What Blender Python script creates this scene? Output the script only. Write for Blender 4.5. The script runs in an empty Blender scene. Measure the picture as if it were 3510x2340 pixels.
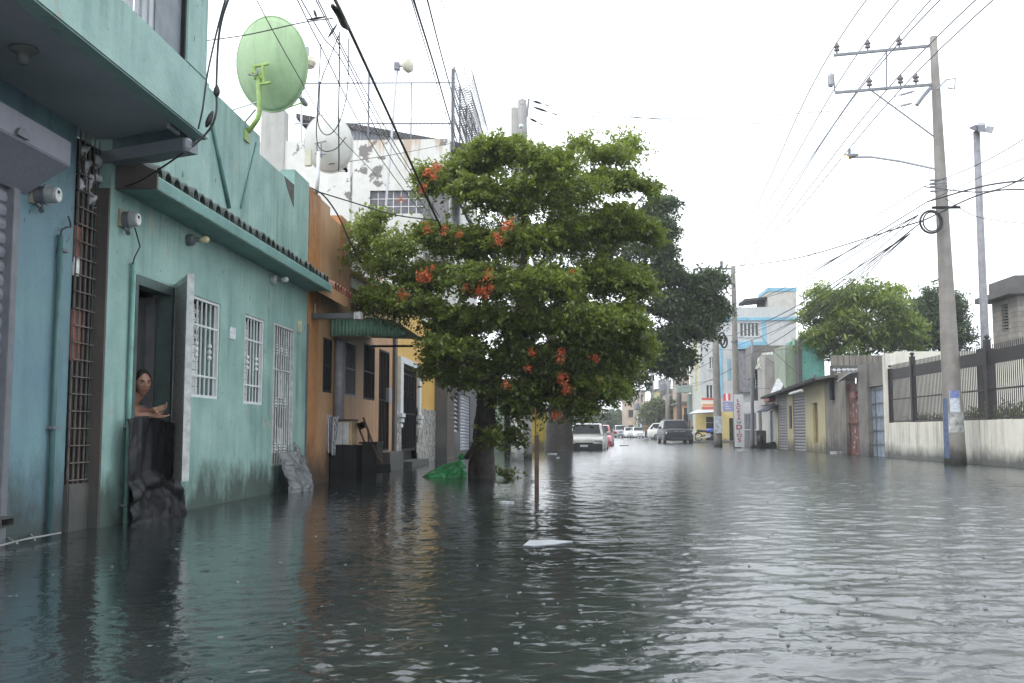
import bpy, bmesh, math, random
import numpy as np
from mathutils import Vector, Matrix

# ------------------------------------------------------------------ camera
W0, H0, F0 = 3510.0, 2340.0, 3500.0      # photograph size and focal length in its pixels
CAMH = 0.75                              # camera height above the flood water (z = 0)
VPX, VPY = 1950.0, 1482.0                # where the street runs to
TH = math.atan((VPY - H0 / 2) / F0)
PS = math.atan((VPX - W0 / 2) / (F0 / math.cos(TH)))
scene = bpy.context.scene
COL = scene.collection
cd = bpy.data.cameras.new('camera')
cam = bpy.data.objects.new('camera', cd)
COL.objects.link(cam)
cam.location = (0, 0, CAMH)
cam.rotation_euler = (math.pi / 2 + TH, 0, PS)
cd.sensor_width = 36.0
cd.lens = 36.0 * F0 / W0
cd.clip_start = 0.05
cd.clip_end = 4000
scene.camera = cam

# ------------------------------------------------------------------ world, sun, exposure
wd = bpy.data.worlds.new('World')
scene.world = wd
wd.use_nodes = True
nt = wd.node_tree
nt.nodes.clear()
SUN_EL, SUN_AZ = math.radians(52), math.radians(-128)
sky = nt.nodes.new('ShaderNodeTexSky')
sky.sky_type = 'NISHITA'
sky.sun_disc = False
sky.sun_elevation = SUN_EL
sky.sun_rotation = SUN_AZ
sky.air_density = 2.0
sky.dust_density = 6.0
mul = nt.nodes.new('ShaderNodeVectorMath'); mul.operation = 'SCALE'
mul.inputs[3].default_value = 0.12
nt.links.new(sky.outputs[0], mul.inputs[0])
mix = nt.nodes.new('ShaderNodeMixRGB')
mix.inputs[0].default_value = 0.93       # closed cloud cover over the blue
mix.inputs[2].default_value = (1.58, 1.66, 1.76, 1)
nt.links.new(mul.outputs[0], mix.inputs[1])
bg = nt.nodes.new('ShaderNodeBackground')
bg.inputs[1].default_value = 1.0
nt.links.new(mix.outputs[0], bg.inputs[0])
wo = nt.nodes.new('ShaderNodeOutputWorld')
nt.links.new(bg.outputs[0], wo.inputs[0])
sl = bpy.data.lights.new('sun', 'SUN')
sl.energy = 1.4
sl.angle = math.radians(35)
sl.color = (1.0, 0.98, 0.95)
so = bpy.data.objects.new('sun', sl)
COL.objects.link(so)
sd = Vector((math.sin(SUN_AZ) * math.cos(SUN_EL), math.cos(SUN_AZ) * math.cos(SUN_EL), math.sin(SUN_EL)))
so.rotation_euler = sd.to_track_quat('Z', 'Y').to_euler()
so.location = (0, 0, 30)
vs = scene.view_settings
vs.view_transform = 'Standard'
vs.look = 'None'
vs.exposure = 0.47
vs.gamma = 1.0
vs.use_curve_mapping = False
scene.cycles.use_denoising = True
scene.cycles.max_bounces = 5
scene.cycles.diffuse_bounces = 3
scene.cycles.glossy_bounces = 3
scene.cycles.transmission_bounces = 3
scene.cycles.transparent_max_bounces = 12
scene.cycles.volume_bounces = 0
scene.cycles.volume_step_rate = 4.0
scene.cycles.sample_clamp_indirect = 6.0

# ------------------------------------------------------------------ pixel -> place
def ray(px, py):
    u = (px - W0 / 2) / F0; v = (H0 / 2 - py) / F0
    c, s, ct, st = math.cos(PS), math.sin(PS), math.cos(TH), math.sin(TH)
    return Vector((-s * ct + u * c + v * s * st, c * ct + u * s - v * c * st, st + v * ct))
O = Vector((0, 0, CAMH))
def PX(px, py, X): d = ray(px, py); return O + d * (X / d.x)
def PY(px, py, Y): d = ray(px, py); return O + d * (Y / d.y)
def PZ(px, py, Z=0.0): d = ray(px, py); return O + d * ((Z - CAMH) / d.z)
def RX(pl, pr, pt, pb, X):
    """pixel rectangle seen on a plane x = X -> (y0, y1, z0, z1)"""
    pm = (pt + pb) / 2
    a, b = PX(pl, pm, X).y, PX(pr, pm, X).y
    pc = (pl + pr) / 2
    return min(a, b), max(a, b), PX(pc, pb, X).z, PX(pc, pt, X).z
def RY(pl, pr, pt, pb, Y):
    pm = (pt + pb) / 2; pc = (pl + pr) / 2
    return PY(pl, pm, Y).x, PY(pr, pm, Y).x, PY(pc, pb, Y).z, PY(pc, pt, Y).z

# ------------------------------------------------------------------ materials
MATS = {}
def nodes_of(name):
    m = bpy.data.materials.new(name); m.use_nodes = True
    n = m.node_tree; b = n.nodes['Principled BSDF']
    return m, n, b
def N(n, typ, **kw):
    x = n.nodes.new(typ)
    for k, v in kw.items(): setattr(x, k, v)
    return x
def ramp(n, a, b, src):
    r = n.nodes.new('ShaderNodeMapRange'); r.inputs[1].default_value = a; r.inputs[2].default_value = b
    n.links.new(src, r.inputs[0]); return r.outputs[0]
def mixc(n, fac, c1, c2, mode='MIX'):
    x = N(n, 'ShaderNodeMixRGB', blend_type=mode)
    for i, c in ((1, c1), (2, c2)):
        if isinstance(c, tuple): x.inputs[i].default_value = (*c, 1)
        else: n.links.new(c, x.inputs[i])
    if isinstance(fac, (int, float)): x.inputs[0].default_value = fac
    else: n.links.new(fac, x.inputs[0])
    return x.outputs[0]
def math_(n, op, a, b=None):
    x = N(n, 'ShaderNodeMath', operation=op)
    for i, c in ((0, a), (1, b)):
        if c is None: continue
        if isinstance(c, (int, float)): x.inputs[i].default_value = c
        else: n.links.new(c, x.inputs[i])
    return x.outputs[0]
def noise(n, scale, detail=4, stretch=(1, 1, 1), off=0.0, rough=.55):
    g = N(n, 'ShaderNodeNewGeometry')
    mp = N(n, 'ShaderNodeMapping')
    mp.inputs['Scale'].default_value = stretch
    mp.inputs['Location'].default_value = (off, off * .7, off * .3)
    n.links.new(g.outputs['Position'], mp.inputs[0])
    t = N(n, 'ShaderNodeTexNoise')
    t.inputs['Scale'].default_value = scale; t.inputs['Detail'].default_value = detail
    t.inputs['Roughness'].default_value = rough
    n.links.new(mp.outputs[0], t.inputs[0])
    return t.outputs[0]
def plain(name, c, rough=.6, metal=0.0, var=.25, scale=8., bump=.0, spec=.5, coat=0.0):
    """a plain colour with uneven tone"""
    if name in MATS: return MATS[name]
    m, n, b = nodes_of(name)
    d = tuple(x * (1 - var) for x in c); e = tuple(min(1, x * (1 + var * .6)) for x in c)
    t = noise(n, scale, 5)
    n.links.new(mixc(n, ramp(n, .3, .7, t), d, e), b.inputs['Base Color'])
    b.inputs['Roughness'].default_value = rough; b.inputs['Metallic'].default_value = metal
    b.inputs['Specular IOR Level'].default_value = spec
    b.inputs['Coat Weight'].default_value = coat
    if bump:
        bp = N(n, 'ShaderNodeBump'); bp.inputs['Strength'].default_value = bump; bp.inputs['Distance'].default_value = .01
        n.links.new(noise(n, scale * 6, 6), bp.inputs['Height']); n.links.new(bp.outputs[0], b.inputs['Normal'])
    MATS[name] = m; return m
def stucco(name, c, c2=None, dirt=(.045, .05, .045), damp=.45, dampn=.35, streak=.35, patch=0.0, patchc=(.25, .24, .22),
           rough=.62, bump=.35, scale=2.0, off=0.0, streakc=None, speck=.0, rust=None):
    """painted render: uneven paint, run-off streaks, mould rising from the water, peeled patches"""
    if name in MATS: return MATS[name]
    m, n, b = nodes_of(name)
    c2 = c2 or tuple(x * .72 for x in c)
    col = mixc(n, ramp(n, .35, .68, noise(n, scale, 6, off=off)), c, c2)
    col = mixc(n, math_(n, 'MULTIPLY', ramp(n, .45, .75, noise(n, scale * 9, 4, off=off + 3)), .22), col, tuple(x * .6 for x in c))
    if streak:
        s = ramp(n, .46, .72, noise(n, 7, 5, stretch=(1, 1, .07), off=off + 7))
        s2 = ramp(n, .35, .65, noise(n, .9, 3, off=off + 11))
        col = mixc(n, math_(n, 'MULTIPLY', math_(n, 'MULTIPLY', s, s2), streak), col, streakc or tuple(x * .45 for x in c2))
    if rust:   # (z of the top, length, colour)
        z = N(n, 'ShaderNodeSeparateXYZ'); g = N(n, 'ShaderNodeNewGeometry'); n.links.new(g.outputs['Position'], z.inputs[0])
        d = math_(n, 'SUBTRACT', rust[0], z.outputs[2])
        st = noise(n, 5, 5, stretch=(1, 1, .05), off=off + 17)
        ln = math_(n, 'SUBTRACT', math_(n, 'MULTIPLY', st, 3.4), 1.55)
        mk = ramp(n, 0, .5, math_(n, 'SUBTRACT', math_(n, 'MULTIPLY', ln, rust[1]), d))
        col = mixc(n, math_(n, 'MULTIPLY', mk, .6), col, rust[2])
    if patch:
        p = ramp(n, 1 - patch, 1 - patch + .015, noise(n, scale * 1.1, 7, off=off + 23, rough=.62))
        col = mixc(n, p, col, patchc)
    if speck:
        p = ramp(n, .70 - speck * .1, .74 - speck * .1, noise(n, 14, 3, stretch=(1, 1, .6), off=off + 29))
        col = mixc(n, math_(n, 'MULTIPLY', p, .75), col, dirt)
    if damp:
        g = N(n, 'ShaderNodeNewGeometry'); z = N(n, 'ShaderNodeSeparateXYZ'); n.links.new(g.outputs['Position'], z.inputs[0])
        nz = noise(n, 2.2, 7, stretch=(1, 1, .6), off=off + 31, rough=.65)
        h = math_(n, 'ADD', z.outputs[2], math_(n, 'MULTIPLY', math_(n, 'SUBTRACT', .5, nz), dampn * 4))
        k = N(n, 'ShaderNodeMapRange'); k.inputs[1].default_value = damp; k.inputs[2].default_value = damp * .2
        n.links.new(h, k.inputs[0])
        col = mixc(n, math_(n, 'MULTIPLY', k.outputs[0], .88), col, dirt)
    n.links.new(col, b.inputs['Base Color'])
    b.inputs['Roughness'].default_value = rough
    bp = N(n, 'ShaderNodeBump'); bp.inputs['Strength'].default_value = bump; bp.inputs['Distance'].default_value = .012
    hh = math_(n, 'ADD', noise(n, 30, 6, off=off), math_(n, 'MULTIPLY', noise(n, 4, 4, off=off), 1.5))
    n.links.new(hh, bp.inputs['Height']); n.links.new(bp.outputs[0], b.inputs['Normal'])
    MATS[name] = m; return m
def leafmat(name, dark, light, trans=.35):
    if name in MATS: return MATS[name]
    m, n, b = nodes_of(name)
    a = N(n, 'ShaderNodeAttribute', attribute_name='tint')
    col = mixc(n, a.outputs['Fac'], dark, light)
    n.links.new(col, b.inputs['Base Color'])
    b.inputs['Roughness'].default_value = .42
    tr = N(n, 'ShaderNodeBsdfTranslucent'); n.links.new(mixc(n, .5, col, (light[0] * 1.3, light[1] * 1.3, light[2] * .6)), tr.inputs[0])
    ms = N(n, 'ShaderNodeMixShader'); ms.inputs[0].default_value = trans
    n.links.new(b.outputs[0], ms.inputs[1]); n.links.new(tr.outputs[0], ms.inputs[2])
    n.links.new(ms.outputs[0], n.nodes['Material Output'].inputs[0])
    MATS[name] = m; return m
def glass(name='window_glass', c=(.02, .025, .03)):
    if name in MATS: return MATS[name]
    m, n, b = nodes_of(name)
    n.links.new(mixc(n, ramp(n, .3, .7, noise(n, 3, 3)), c, tuple(x * 2 for x in c)), b.inputs['Base Color'])
    b.inputs['Roughness'].default_value = .08; b.inputs['Specular IOR Level'].default_value = .6
    MATS[name] = m; return m

# ------------------------------------------------------------------ mesh builder
class MB:
    def __init__(s): s.v = []; s.f = []
    def quad(s, a, b, c, d):
        i = len(s.v); s.v += [tuple(a), tuple(b), tuple(c), tuple(d)]; s.f.append((i, i + 1, i + 2, i + 3)); return s
    def box(s, x0, x1, y0, y1, z0, z1):
        i = len(s.v)
        s.v += [(x, y, z) for z in (z0, z1) for y in (y0, y1) for x in (x0, x1)]
        s.f += [tuple(i + k for k in q) for q in ((0, 2, 3, 1), (4, 5, 7, 6), (0, 1, 5, 4), (2, 6, 7, 3), (0, 4, 6, 2), (1, 3, 7, 5))]
        return s
    def hexa(s, lo, hi):
        """two rings of four corners -> closed block"""
        i = len(s.v); s.v += [tuple(p) for p in lo] + [tuple(p) for p in hi]
        s.f += [(i + 3, i + 2, i + 1, i), (i + 4, i + 5, i + 6, i + 7)] + [(i + k, i + (k + 1) % 4, i + 4 + (k + 1) % 4, i + 4 + k) for k in range(4)]
        return s
    def prism(s, pts, dirv):
        """closed polygon pushed along a vector"""
        i = len(s.v); n = len(pts); dv = Vector(dirv)
        s.v += [tuple(p) for p in pts] + [tuple(Vector(p) + dv) for p in pts]
        s.f += [tuple(range(i + n - 1, i - 1, -1)), tuple(range(i + n, i + 2 * n))]
        s.f += [(i + k, i + (k + 1) % n, i + n + (k + 1) % n, i + n + k) for k in range(n)]
        return s
    def bar(s, p, q, r, n=4, r2=None, up=None):
        return s.tube([p, q], [r, r if r2 is None else r2], n)
    def tube(s, path, rad, n=8, cap=True, sq=1.0):
        path = [Vector(p) for p in path]
        if not isinstance(rad, (list, tuple)): rad = [rad] * len(path)
        i0 = len(s.v); prev = None
        for k, p in enumerate(path):
            t = (path[min(k + 1, len(path) - 1)] - path[max(k - 1, 0)])
            t = t.normalized() if t.length > 1e-9 else Vector((0, 0, 1))
            if prev is None:
                a = Vector((0, 0, 1)) if abs(t.z) < .9 else Vector((1, 0, 0))
                u = t.cross(a).normalized()
            else:
                u = (prev - t * prev.dot(t)); u = u.normalized() if u.length > 1e-6 else t.orthogonal().normalized()
            prev = u; w = t.cross(u)
            for j in range(n):
                an = 2 * math.pi * (j + .5) / n
                s.v.append(tuple(p + (u * math.cos(an) + w * math.sin(an) * sq) * rad[k]))
        for k in range(len(path) - 1):
            a = i0 + k * n; b = a + n
            for j in range(n):
                s.f.append((a + j, a + (j + 1) % n, b + (j + 1) % n, b + j))
        if cap:
            s.f.append(tuple(i0 + j for j in range(n - 1, -1, -1)))
            e = i0 + (len(path) - 1) * n
            s.f.append(tuple(e + j for j in range(n)))
        return s
    def lathe(s, prof, origin, axis=(0, 0, 1), n=16, cap=True):
        """prof: (distance along axis, radius)"""
        ax = Vector(axis).normalized(); o = Vector(origin)
        u = ax.orthogonal().normalized(); w = ax.cross(u); i0 = len(s.v)
        for d, r in prof:
            for j in range(n):
                an = 2 * math.pi * j / n
                s.v.append(tuple(o + ax * d + (u * math.cos(an) + w * math.sin(an)) * max(r, 1e-4)))
        for k in range(len(prof) - 1):
            a = i0 + k * n; b = a + n
            for j in range(n): s.f.append((a + j, a + (j + 1) % n, b + (j + 1) % n, b + j))
        if cap:
            s.f.append(tuple(i0 + j for j in range(n - 1, -1, -1)))
            e = i0 + (len(prof) - 1) * n; s.f.append(tuple(e + j for j in range(n)))
        return s
    def ball(s, c, r, n=10, m=6, sc=(1, 1, 1)):
        c = Vector(c); i0 = len(s.v)
        for k in range(m + 1):
            a = math.pi * k / m
            for j in range(n):
                b = 2 * math.pi * j / n
                s.v.append((c.x + r * sc[0] * math.sin(a) * math.cos(b), c.y + r * sc[1] * math.sin(a) * math.sin(b), c.z + r * sc[2] * math.cos(a)))
        for k in range(m):
            for j in range(n):
                a = i0 + k * n + j; b = i0 + k * n + (j + 1) % n
                s.f.append((a, a + n, b + n, b))
        return s
    def wall(s, us, zs, solid, fmap, t):
        """cells of a wall; solid(i, j) tells whether a cell is there; fmap(u, z, depth) -> point"""
        nu, nz = len(us) - 1, len(zs) - 1
        ok = lambda i, j: 0 <= i < nu and 0 <= j < nz and solid(i, j)
        for i in range(nu):
            for j in range(nz):
                if not ok(i, j): continue
                u0, u1, z0, z1 = us[i], us[i + 1], zs[j], zs[j + 1]
                s.quad(fmap(u0, z0, 0), fmap(u1, z0, 0), fmap(u1, z1, 0), fmap(u0, z1, 0))
                s.quad(fmap(u0, z0, t), fmap(u0, z1, t), fmap(u1, z1, t), fmap(u1, z0, t))
                if not ok(i - 1, j): s.quad(fmap(u0, z0, 0), fmap(u0, z1, 0), fmap(u0, z1, t), fmap(u0, z0, t))
                if not ok(i + 1, j): s.quad(fmap(u1, z0, 0), fmap(u1, z0, t), fmap(u1, z1, t), fmap(u1, z1, 0))
                if not ok(i, j - 1): s.quad(fmap(u0, z0, 0), fmap(u0, z0, t), fmap(u1, z0, t), fmap(u1, z0, 0))
                if not ok(i, j + 1): s.quad(fmap(u0, z1, 0), fmap(u1, z1, 0), fmap(u1, z1, t), fmap(u0, z1, t))
        return s
    def build(s, name, mat=None, parent=None, smooth=False, bevel=0.0):
        me = bpy.data.meshes.new(name)
        me.from_pydata(s.v, [], s.f); me.validate(); me.update()
        bm = bmesh.new(); bm.from_mesh(me)
        bmesh.ops.remove_doubles(bm, verts=bm.verts, dist=1e-5)
        bmesh.ops.recalc_face_normals(bm, faces=bm.faces)
        if bevel: bmesh.ops.bevel(bm, geom=[e for e in bm.edges if len(e.link_faces) == 2 and e.calc_face_angle(0) > .5], offset=bevel, segments=2, affect='EDGES', clamp_overlap=True)
        bm.to_mesh(me); bm.free()
        if smooth: me.shade_smooth()
        if mat: me.materials.append(mat)
        o = bpy.data.objects.new(name, me); COL.objects.link(o)
        if parent is not None: setp(o, parent)
        return o
def setp(o, parent):
    o.parent = parent
    o.matrix_parent_inverse = mat_world(parent).inverted()
def mat_world(o):
    m = Matrix.LocRotScale(o.location, o.rotation_euler, o.scale)
    if o.parent: m = mat_world(o.parent) @ o.matrix_parent_inverse @ m
    return m
def tag(o, label, cat, group=None):
    o['label'] = label; o['category'] = cat
    if group: o['group'] = group
    return o
def thing(name, label, cat, loc=(0, 0, 0), rz=0.0, group=None):
    o = bpy.data.objects.new(name, None); COL.objects.link(o)
    o.location = loc; o.rotation_euler = (0, 0, rz); o.empty_display_size = .1
    return tag(o, label, cat, group)
def structure(o): o['kind'] = 'structure'; return o
def share(name, src, parent, loc=None, rot=None):
    """another object on the same mesh"""
    o = bpy.data.objects.new(name, src.data); COL.objects.link(o)
    if loc is not None: o.location = loc
    if rot is not None: o.rotation_euler = rot
    if parent is not None: setp(o, parent)
    return o
def dup(root, loc, rz, label, group=None):
    r = root.copy(); COL.objects.link(r); r.location = loc; r.rotation_euler = (0, 0, rz); r['label'] = label
    if group: r['group'] = group
    for ch in [o for o in bpy.data.objects if o.parent == root]:
        c = ch.copy(); COL.objects.link(c); c.parent = r
        for g in [o for o in bpy.data.objects if o.parent == ch]:
            d = g.copy(); COL.objects.link(d); d.parent = c
    return r
def fast_mesh(name, v, nq, mat, tint=None, parent=None):
    """v: (nq*4, 3) array of leaf quads"""
    me = bpy.data.meshes.new(name)
    me.vertices.add(nq * 4); me.vertices.foreach_set('co', v.astype(np.float32).ravel())
    me.loops.add(nq * 4); me.loops.foreach_set('vertex_index', np.arange(nq * 4, dtype=np.int32))
    me.polygons.add(nq); me.polygons.foreach_set('loop_start', np.arange(0, nq * 4, 4, dtype=np.int32))
    me.update(calc_edges=True)
    if tint is not None:
        a = me.attributes.new('tint', 'FLOAT', 'POINT'); a.data.foreach_set('value', np.repeat(tint, 4).astype(np.float32))
    me.materials.append(mat)
    o = bpy.data.objects.new(name, me); COL.objects.link(o)
    if parent is not None: setp(o, parent)
    return o
def rect_wall(X, y0, y1, z0, z1, holes, t=.18, side=1):
    """a wall on the plane x = X; side = 1 when the houses stand on the left of the street (wall body to -x)"""
    us = sorted({y0, y1, *[h[0] for h in holes], *[h[1] for h in holes]})
    zs = sorted({z0, z1, *[h[2] for h in holes], *[h[3] for h in holes]})
    def solid(i, j):
        u, z = (us[i] + us[i + 1]) / 2, (zs[j] + zs[j + 1]) / 2
        return not any(h[0] < u < h[1] and h[2] < z < h[3] for h in holes)
    return MB().wall(us, zs, solid, lambda u, z, d: (X - side * d, u, z), t)
def rect_wall_y(Y, x0, x1, z0, z1, holes, t=.18):
    us = sorted({x0, x1, *[h[0] for h in holes], *[h[1] for h in holes]})
    zs = sorted({z0, z1, *[h[2] for h in holes], *[h[3] for h in holes]})
    def solid(i, j):
        u, z = (us[i] + us[i + 1]) / 2, (zs[j] + zs[j + 1]) / 2
        return not any(h[0] < u < h[1] and h[2] < z < h[3] for h in holes)
    return MB().wall(us, zs, solid, lambda u, z, d: (u, Y + d, z), t)
def text_mesh(name, body, mat, parent, M, size, align='CENTER', ext=.002):
    cu = bpy.data.curves.new(name, 'FONT'); cu.body = body; cu.size = size; cu.align_x = align; cu.align_y = 'CENTER'; cu.extrude = ext
    cu.offset = size * .022
    o = bpy.data.objects.new(name, cu); COL.objects.link(o)
    me = bpy.data.meshes.new_from_object(o)
    bpy.data.objects.remove(o); bpy.data.curves.remove(cu)
    me.transform(M); me.materials.clear(); me.materials.append(mat)
    p = bpy.data.objects.new(name, me); COL.objects.link(p)
    if parent is not None: setp(p, parent)
    return p
rnd = random.Random(7)
rng = np.random.default_rng(7)
# ------------------------------------------------------------------ common materials
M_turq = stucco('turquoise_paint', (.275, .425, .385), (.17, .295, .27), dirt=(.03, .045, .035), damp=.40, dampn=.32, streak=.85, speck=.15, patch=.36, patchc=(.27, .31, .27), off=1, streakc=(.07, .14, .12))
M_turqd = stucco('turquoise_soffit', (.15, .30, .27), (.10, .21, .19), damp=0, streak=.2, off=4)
M_blue = stucco('blue_paint', (.14, .255, .275), (.115, .205, .255), dirt=(.028, .036, .034), damp=.62, dampn=.40, streak=.8, speck=.15, off=9, streakc=(.05, .1, .11))
M_brown = stucco('brown_paint', (.085, .07, .062), (.06, .052, .048), damp=.5, streak=.4, off=13)
M_orange = stucco('orange_stucco', (.42, .20, .072), (.32, .14, .05), dirt=(.03, .026, .022), damp=.62, dampn=.4, streak=.6, bump=.9, scale=6, off=17, streakc=(.14, .06, .03))
M_peach = stucco('peach_paint', (.46, .275, .145), (.38, .21, .105), dirt=(.035, .03, .025), damp=.62, dampn=.35, streak=.75, off=21, streakc=(.20, .10, .045))
M_yellow = stucco('yellow_paint', (.58, .36, .085), (.50, .30, .07), damp=.3, streak=.25, off=25)
M_conc = stucco('bare_concrete', (.20, .19, .175), (.13, .125, .115), damp=.5, streak=.6, off=29, bump=.6)
M_concd = stucco('dark_concrete', (.095, .09, .085), (.06, .058, .056), damp=.5, streak=.5, off=33, bump=.6)
M_ivory = stucco('ivory_wall', (.72, .70, .62), (.64, .62, .55), dirt=(.045, .055, .055), damp=.42, dampn=.14, streak=.9, off=37, streakc=(.2, .2, .18))
M_white = plain('white_gloss_paint', (.60, .62, .62), .4, var=.12)
M_whited = plain('soiled_white_paint', (.46, .48, .47), .5, var=.3, scale=14)
M_iron = plain('black_iron', (.012, .012, .014), .6, .0, var=.3, spec=.2)
M_grey = plain('grey_metal', (.17, .18, .20), .45, .3, var=.2)
M_greyl = plain('pale_grey_metal', (.28, .29, .31), .45, .2, var=.15)
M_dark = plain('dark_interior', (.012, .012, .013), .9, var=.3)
M_rust = plain('rusty_metal', (.15, .06, .035), .7, .2, var=.5, scale=10)
M_cable = plain('black_cable', (.012, .012, .013), .5, var=.2)
M_tile = plain('dark_wet_tile', (.055, .072, .066), .45, var=.45, scale=6, bump=.4)
M_tiler = plain('terracotta_tile', (.28, .11, .07), .5, var=.5, scale=7, bump=.4)
M_glass = glass()
M_alu = plain('dull_aluminium', (.42, .43, .44), .35, .7, var=.15)
M_wood = plain('weathered_wood', (.055, .030, .020), .7, var=.4, scale=12)
M_plastic_k = plain('black_plastic_sheet', (.013, .014, .016), .5, var=.3, scale=5, spec=.25, bump=.3)

# ------------------------------------------------------------------ ground, water, haze
g = MB()
ys = [-12, 0, 20, 40, 55, 72, 100, 140, 200, 400, 1500]
zf = lambda y: -.38 if y <= 40 else (-.38 + .35 * (y - 40) / 32 if y <= 72 else min(.03, -.03 + .06 * (y - 72) / 28))
xs = [-500, -60, -20, 0, 12, 30, 80, 500]
for i in range(len(xs) - 1):
    for j in range(len(ys) - 1):
        g.quad((xs[i], ys[j], zf(ys[j])), (xs[i + 1], ys[j], zf(ys[j])), (xs[i + 1], ys[j + 1], zf(ys[j + 1])), (xs[i], ys[j + 1], zf(ys[j + 1])))
M_asph = plain('wet_asphalt', (.055, .057, .06), .16, var=.35, scale=1.5, bump=.15)
structure(g.build('road', M_asph))
def water_material():
    m, n, b = nodes_of('flood_water')
    b.inputs['Roughness'].default_value = .045
    b.inputs['IOR'].default_value = 1.333
    b.inputs['Specular IOR Level'].default_value = .5
    n.links.new(mixc(n, ramp(n, .35, .65, noise(n, .35, 3)), (.014, .020, .020), (.026, .032, .032)), b.inputs['Base Color'])
    geo = N(n, 'ShaderNodeNewGeometry'); sx = N(n, 'ShaderNodeSeparateXYZ'); n.links.new(geo.outputs['Position'], sx.inputs[0])
    rg_ = N(n, 'ShaderNodeMapRange'); rg_.inputs[1].default_value = -1.6; rg_.inputs[2].default_value = 2.2; rg_.inputs[3].default_value = .06; rg_.inputs[4].default_value = .19   # rain-beaten out in the street, sheltered along the houses
    n.links.new(math_(n, 'ADD', sx.outputs[0], math_(n, 'MULTIPLY', noise(n, .6, 3, off=2), .8)), rg_.inputs[0]); n.links.new(rg_.outputs[0], b.inputs['Roughness'])
    w = math_(n, 'ADD', math_(n, 'MULTIPLY', noise(n, 34, 3, off=9), .0010), math_(n, 'MULTIPLY', noise(n, 12, 2, off=5), .0022))
    for k, (sc, hgt, keep) in enumerate(((2.3, .0030, .55), (4.1, .0022, .45), (8.5, .0015, .35))):
        v = N(n, 'ShaderNodeTexVoronoi'); v.inputs['Scale'].default_value = sc; v.inputs['Randomness'].default_value = 1
        mp = N(n, 'ShaderNodeMapping'); mp.inputs['Location'].default_value = (k * 3.7, k * 1.9, 0)
        n.links.new(geo.outputs['Position'], mp.inputs[0]); n.links.new(mp.outputs[0], v.inputs[0])
        sc3 = N(n, 'ShaderNodeSeparateColor'); n.links.new(v.outputs['Color'], sc3.inputs[0])
        rad = math_(n, 'MULTIPLY', sc3.outputs[0], .36)                        # each drop is at another moment
        dd = math_(n, 'SUBTRACT', v.outputs['Distance'], rad)
        wv = math_(n, 'COSINE', math_(n, 'MULTIPLY', dd, 42.0))
        env = math_(n, 'POWER', 2.718, math_(n, 'MULTIPLY', math_(n, 'MULTIPLY', dd, dd), -170.0))
        fade = math_(n, 'SUBTRACT', 1.05, sc3.outputs[0])
        on = math_(n, 'GREATER_THAN', sc3.outputs[1], keep)
        w = math_(n, 'ADD', w, math_(n, 'MULTIPLY', math_(n, 'MULTIPLY', math_(n, 'MULTIPLY', wv, env), math_(n, 'MULTIPLY', fade, on)), hgt))
    bp = N(n, 'ShaderNodeBump'); bp.inputs['Strength'].default_value = 1.0; bp.inputs['Distance'].default_value = 1.0
    n.links.new(w, bp.inputs['Height']); n.links.new(bp.outputs[0], b.inputs['Normal'])
    return m
M_water = water_material()
WX0, WX1, WY0, WY1 = -3.9, 11.0, 2.2, 62.0
w = MB()
wx = [-60, WX0, WX1, 60]; wy = [-10, WY0, WY1, 96]
for i in range(3):
    for j in range(3):
        if i == 1 and j == 1: continue
        w.quad((wx[i], wy[j], 0), (wx[i + 1], wy[j], 0), (wx[i + 1], wy[j + 1], 0), (wx[i], wy[j + 1], 0))
# the open middle is a real swell: short crossing waves, livelier out in the street, with rings where drops fall
gx = np.linspace(WX0, WX1, 680)
gy = [WY0]
while gy[-1] < WY1: gy.append(gy[-1] + .012 + .0026 * gy[-1])
gy[-1] = WY1; gy = np.array(gy)
GX, GY = np.meshgrid(gx, gy, indexing='ij')
wr = np.random.default_rng(11)
Zw = np.zeros_like(GX)
for k in range(46):
    lam = math.exp(wr.uniform(math.log(.13), math.log(1.2))); an = math.pi / 2 + wr.normal(0, .75)
    sl = .066 * math.sqrt(2 / 46) * (1.5 if lam < .4 else .5)
    ph_ = wr.uniform(0, 6.28); kx, ky = 2 * math.pi / lam * math.cos(an), 2 * math.pi / lam * math.sin(an)
    fade = np.clip((lam / np.maximum(.022, .012 + .0026 * GY) - 2.2) / 2.5, 0, 1)
    grp = .6 + .55 * np.sin(GX * wr.uniform(.3, 1.2) + wr.uniform(0, 6)) * np.sin(GY * wr.uniform(.2, .8) + wr.uniform(0, 6))
    Zw += sl * lam / (2 * math.pi) * np.sin(kx * GX + ky * GY + ph_) * fade * grp
sm = np.clip((GX + 2.4) / 3.6, 0, 1); Zw *= .22 + .78 * sm * sm * (3 - 2 * sm)
for k in range(4200):
    yd = 2.6 + 13 * wr.random() ** 1.4; xd = wr.uniform(-3.6, min(9, .55 * yd + .3))
    if xd < -.62 * yd or (xd < -.25 * yd and wr.random() < .6): continue
    R_ = wr.uniform(.012, .10); h_ = .0042 * (1 - R_ / .13) * wr.uniform(.4, 1.2); wl_ = .052 + .12 * R_
    i0, i1 = np.searchsorted(gx, [xd - R_ - .10, xd + R_ + .10]); j0, j1 = np.searchsorted(gy, [yd - R_ - .10, yd + R_ + .10])
    if i1 - i0 < 2 or j1 - j0 < 2: continue
    dd = np.hypot(GX[i0:i1, j0:j1] - xd, GY[i0:i1, j0:j1] - yd) - R_
    Zw[i0:i1, j0:j1] += h_ * np.cos(2 * math.pi * dd / wl_) * np.exp(-(dd / (wl_ * .7)) ** 2)
ed = np.minimum.reduce([(GX - WX0) / .5, (WX1 - GX) / .8, (GY - WY0) / .4, (WY1 - GY) / 4]); Zw *= np.clip(ed, 0, 1)
nx_w, ny_w = len(gx), len(gy); i0 = len(w.v)
me = bpy.data.meshes.new('flood_water')
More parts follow.
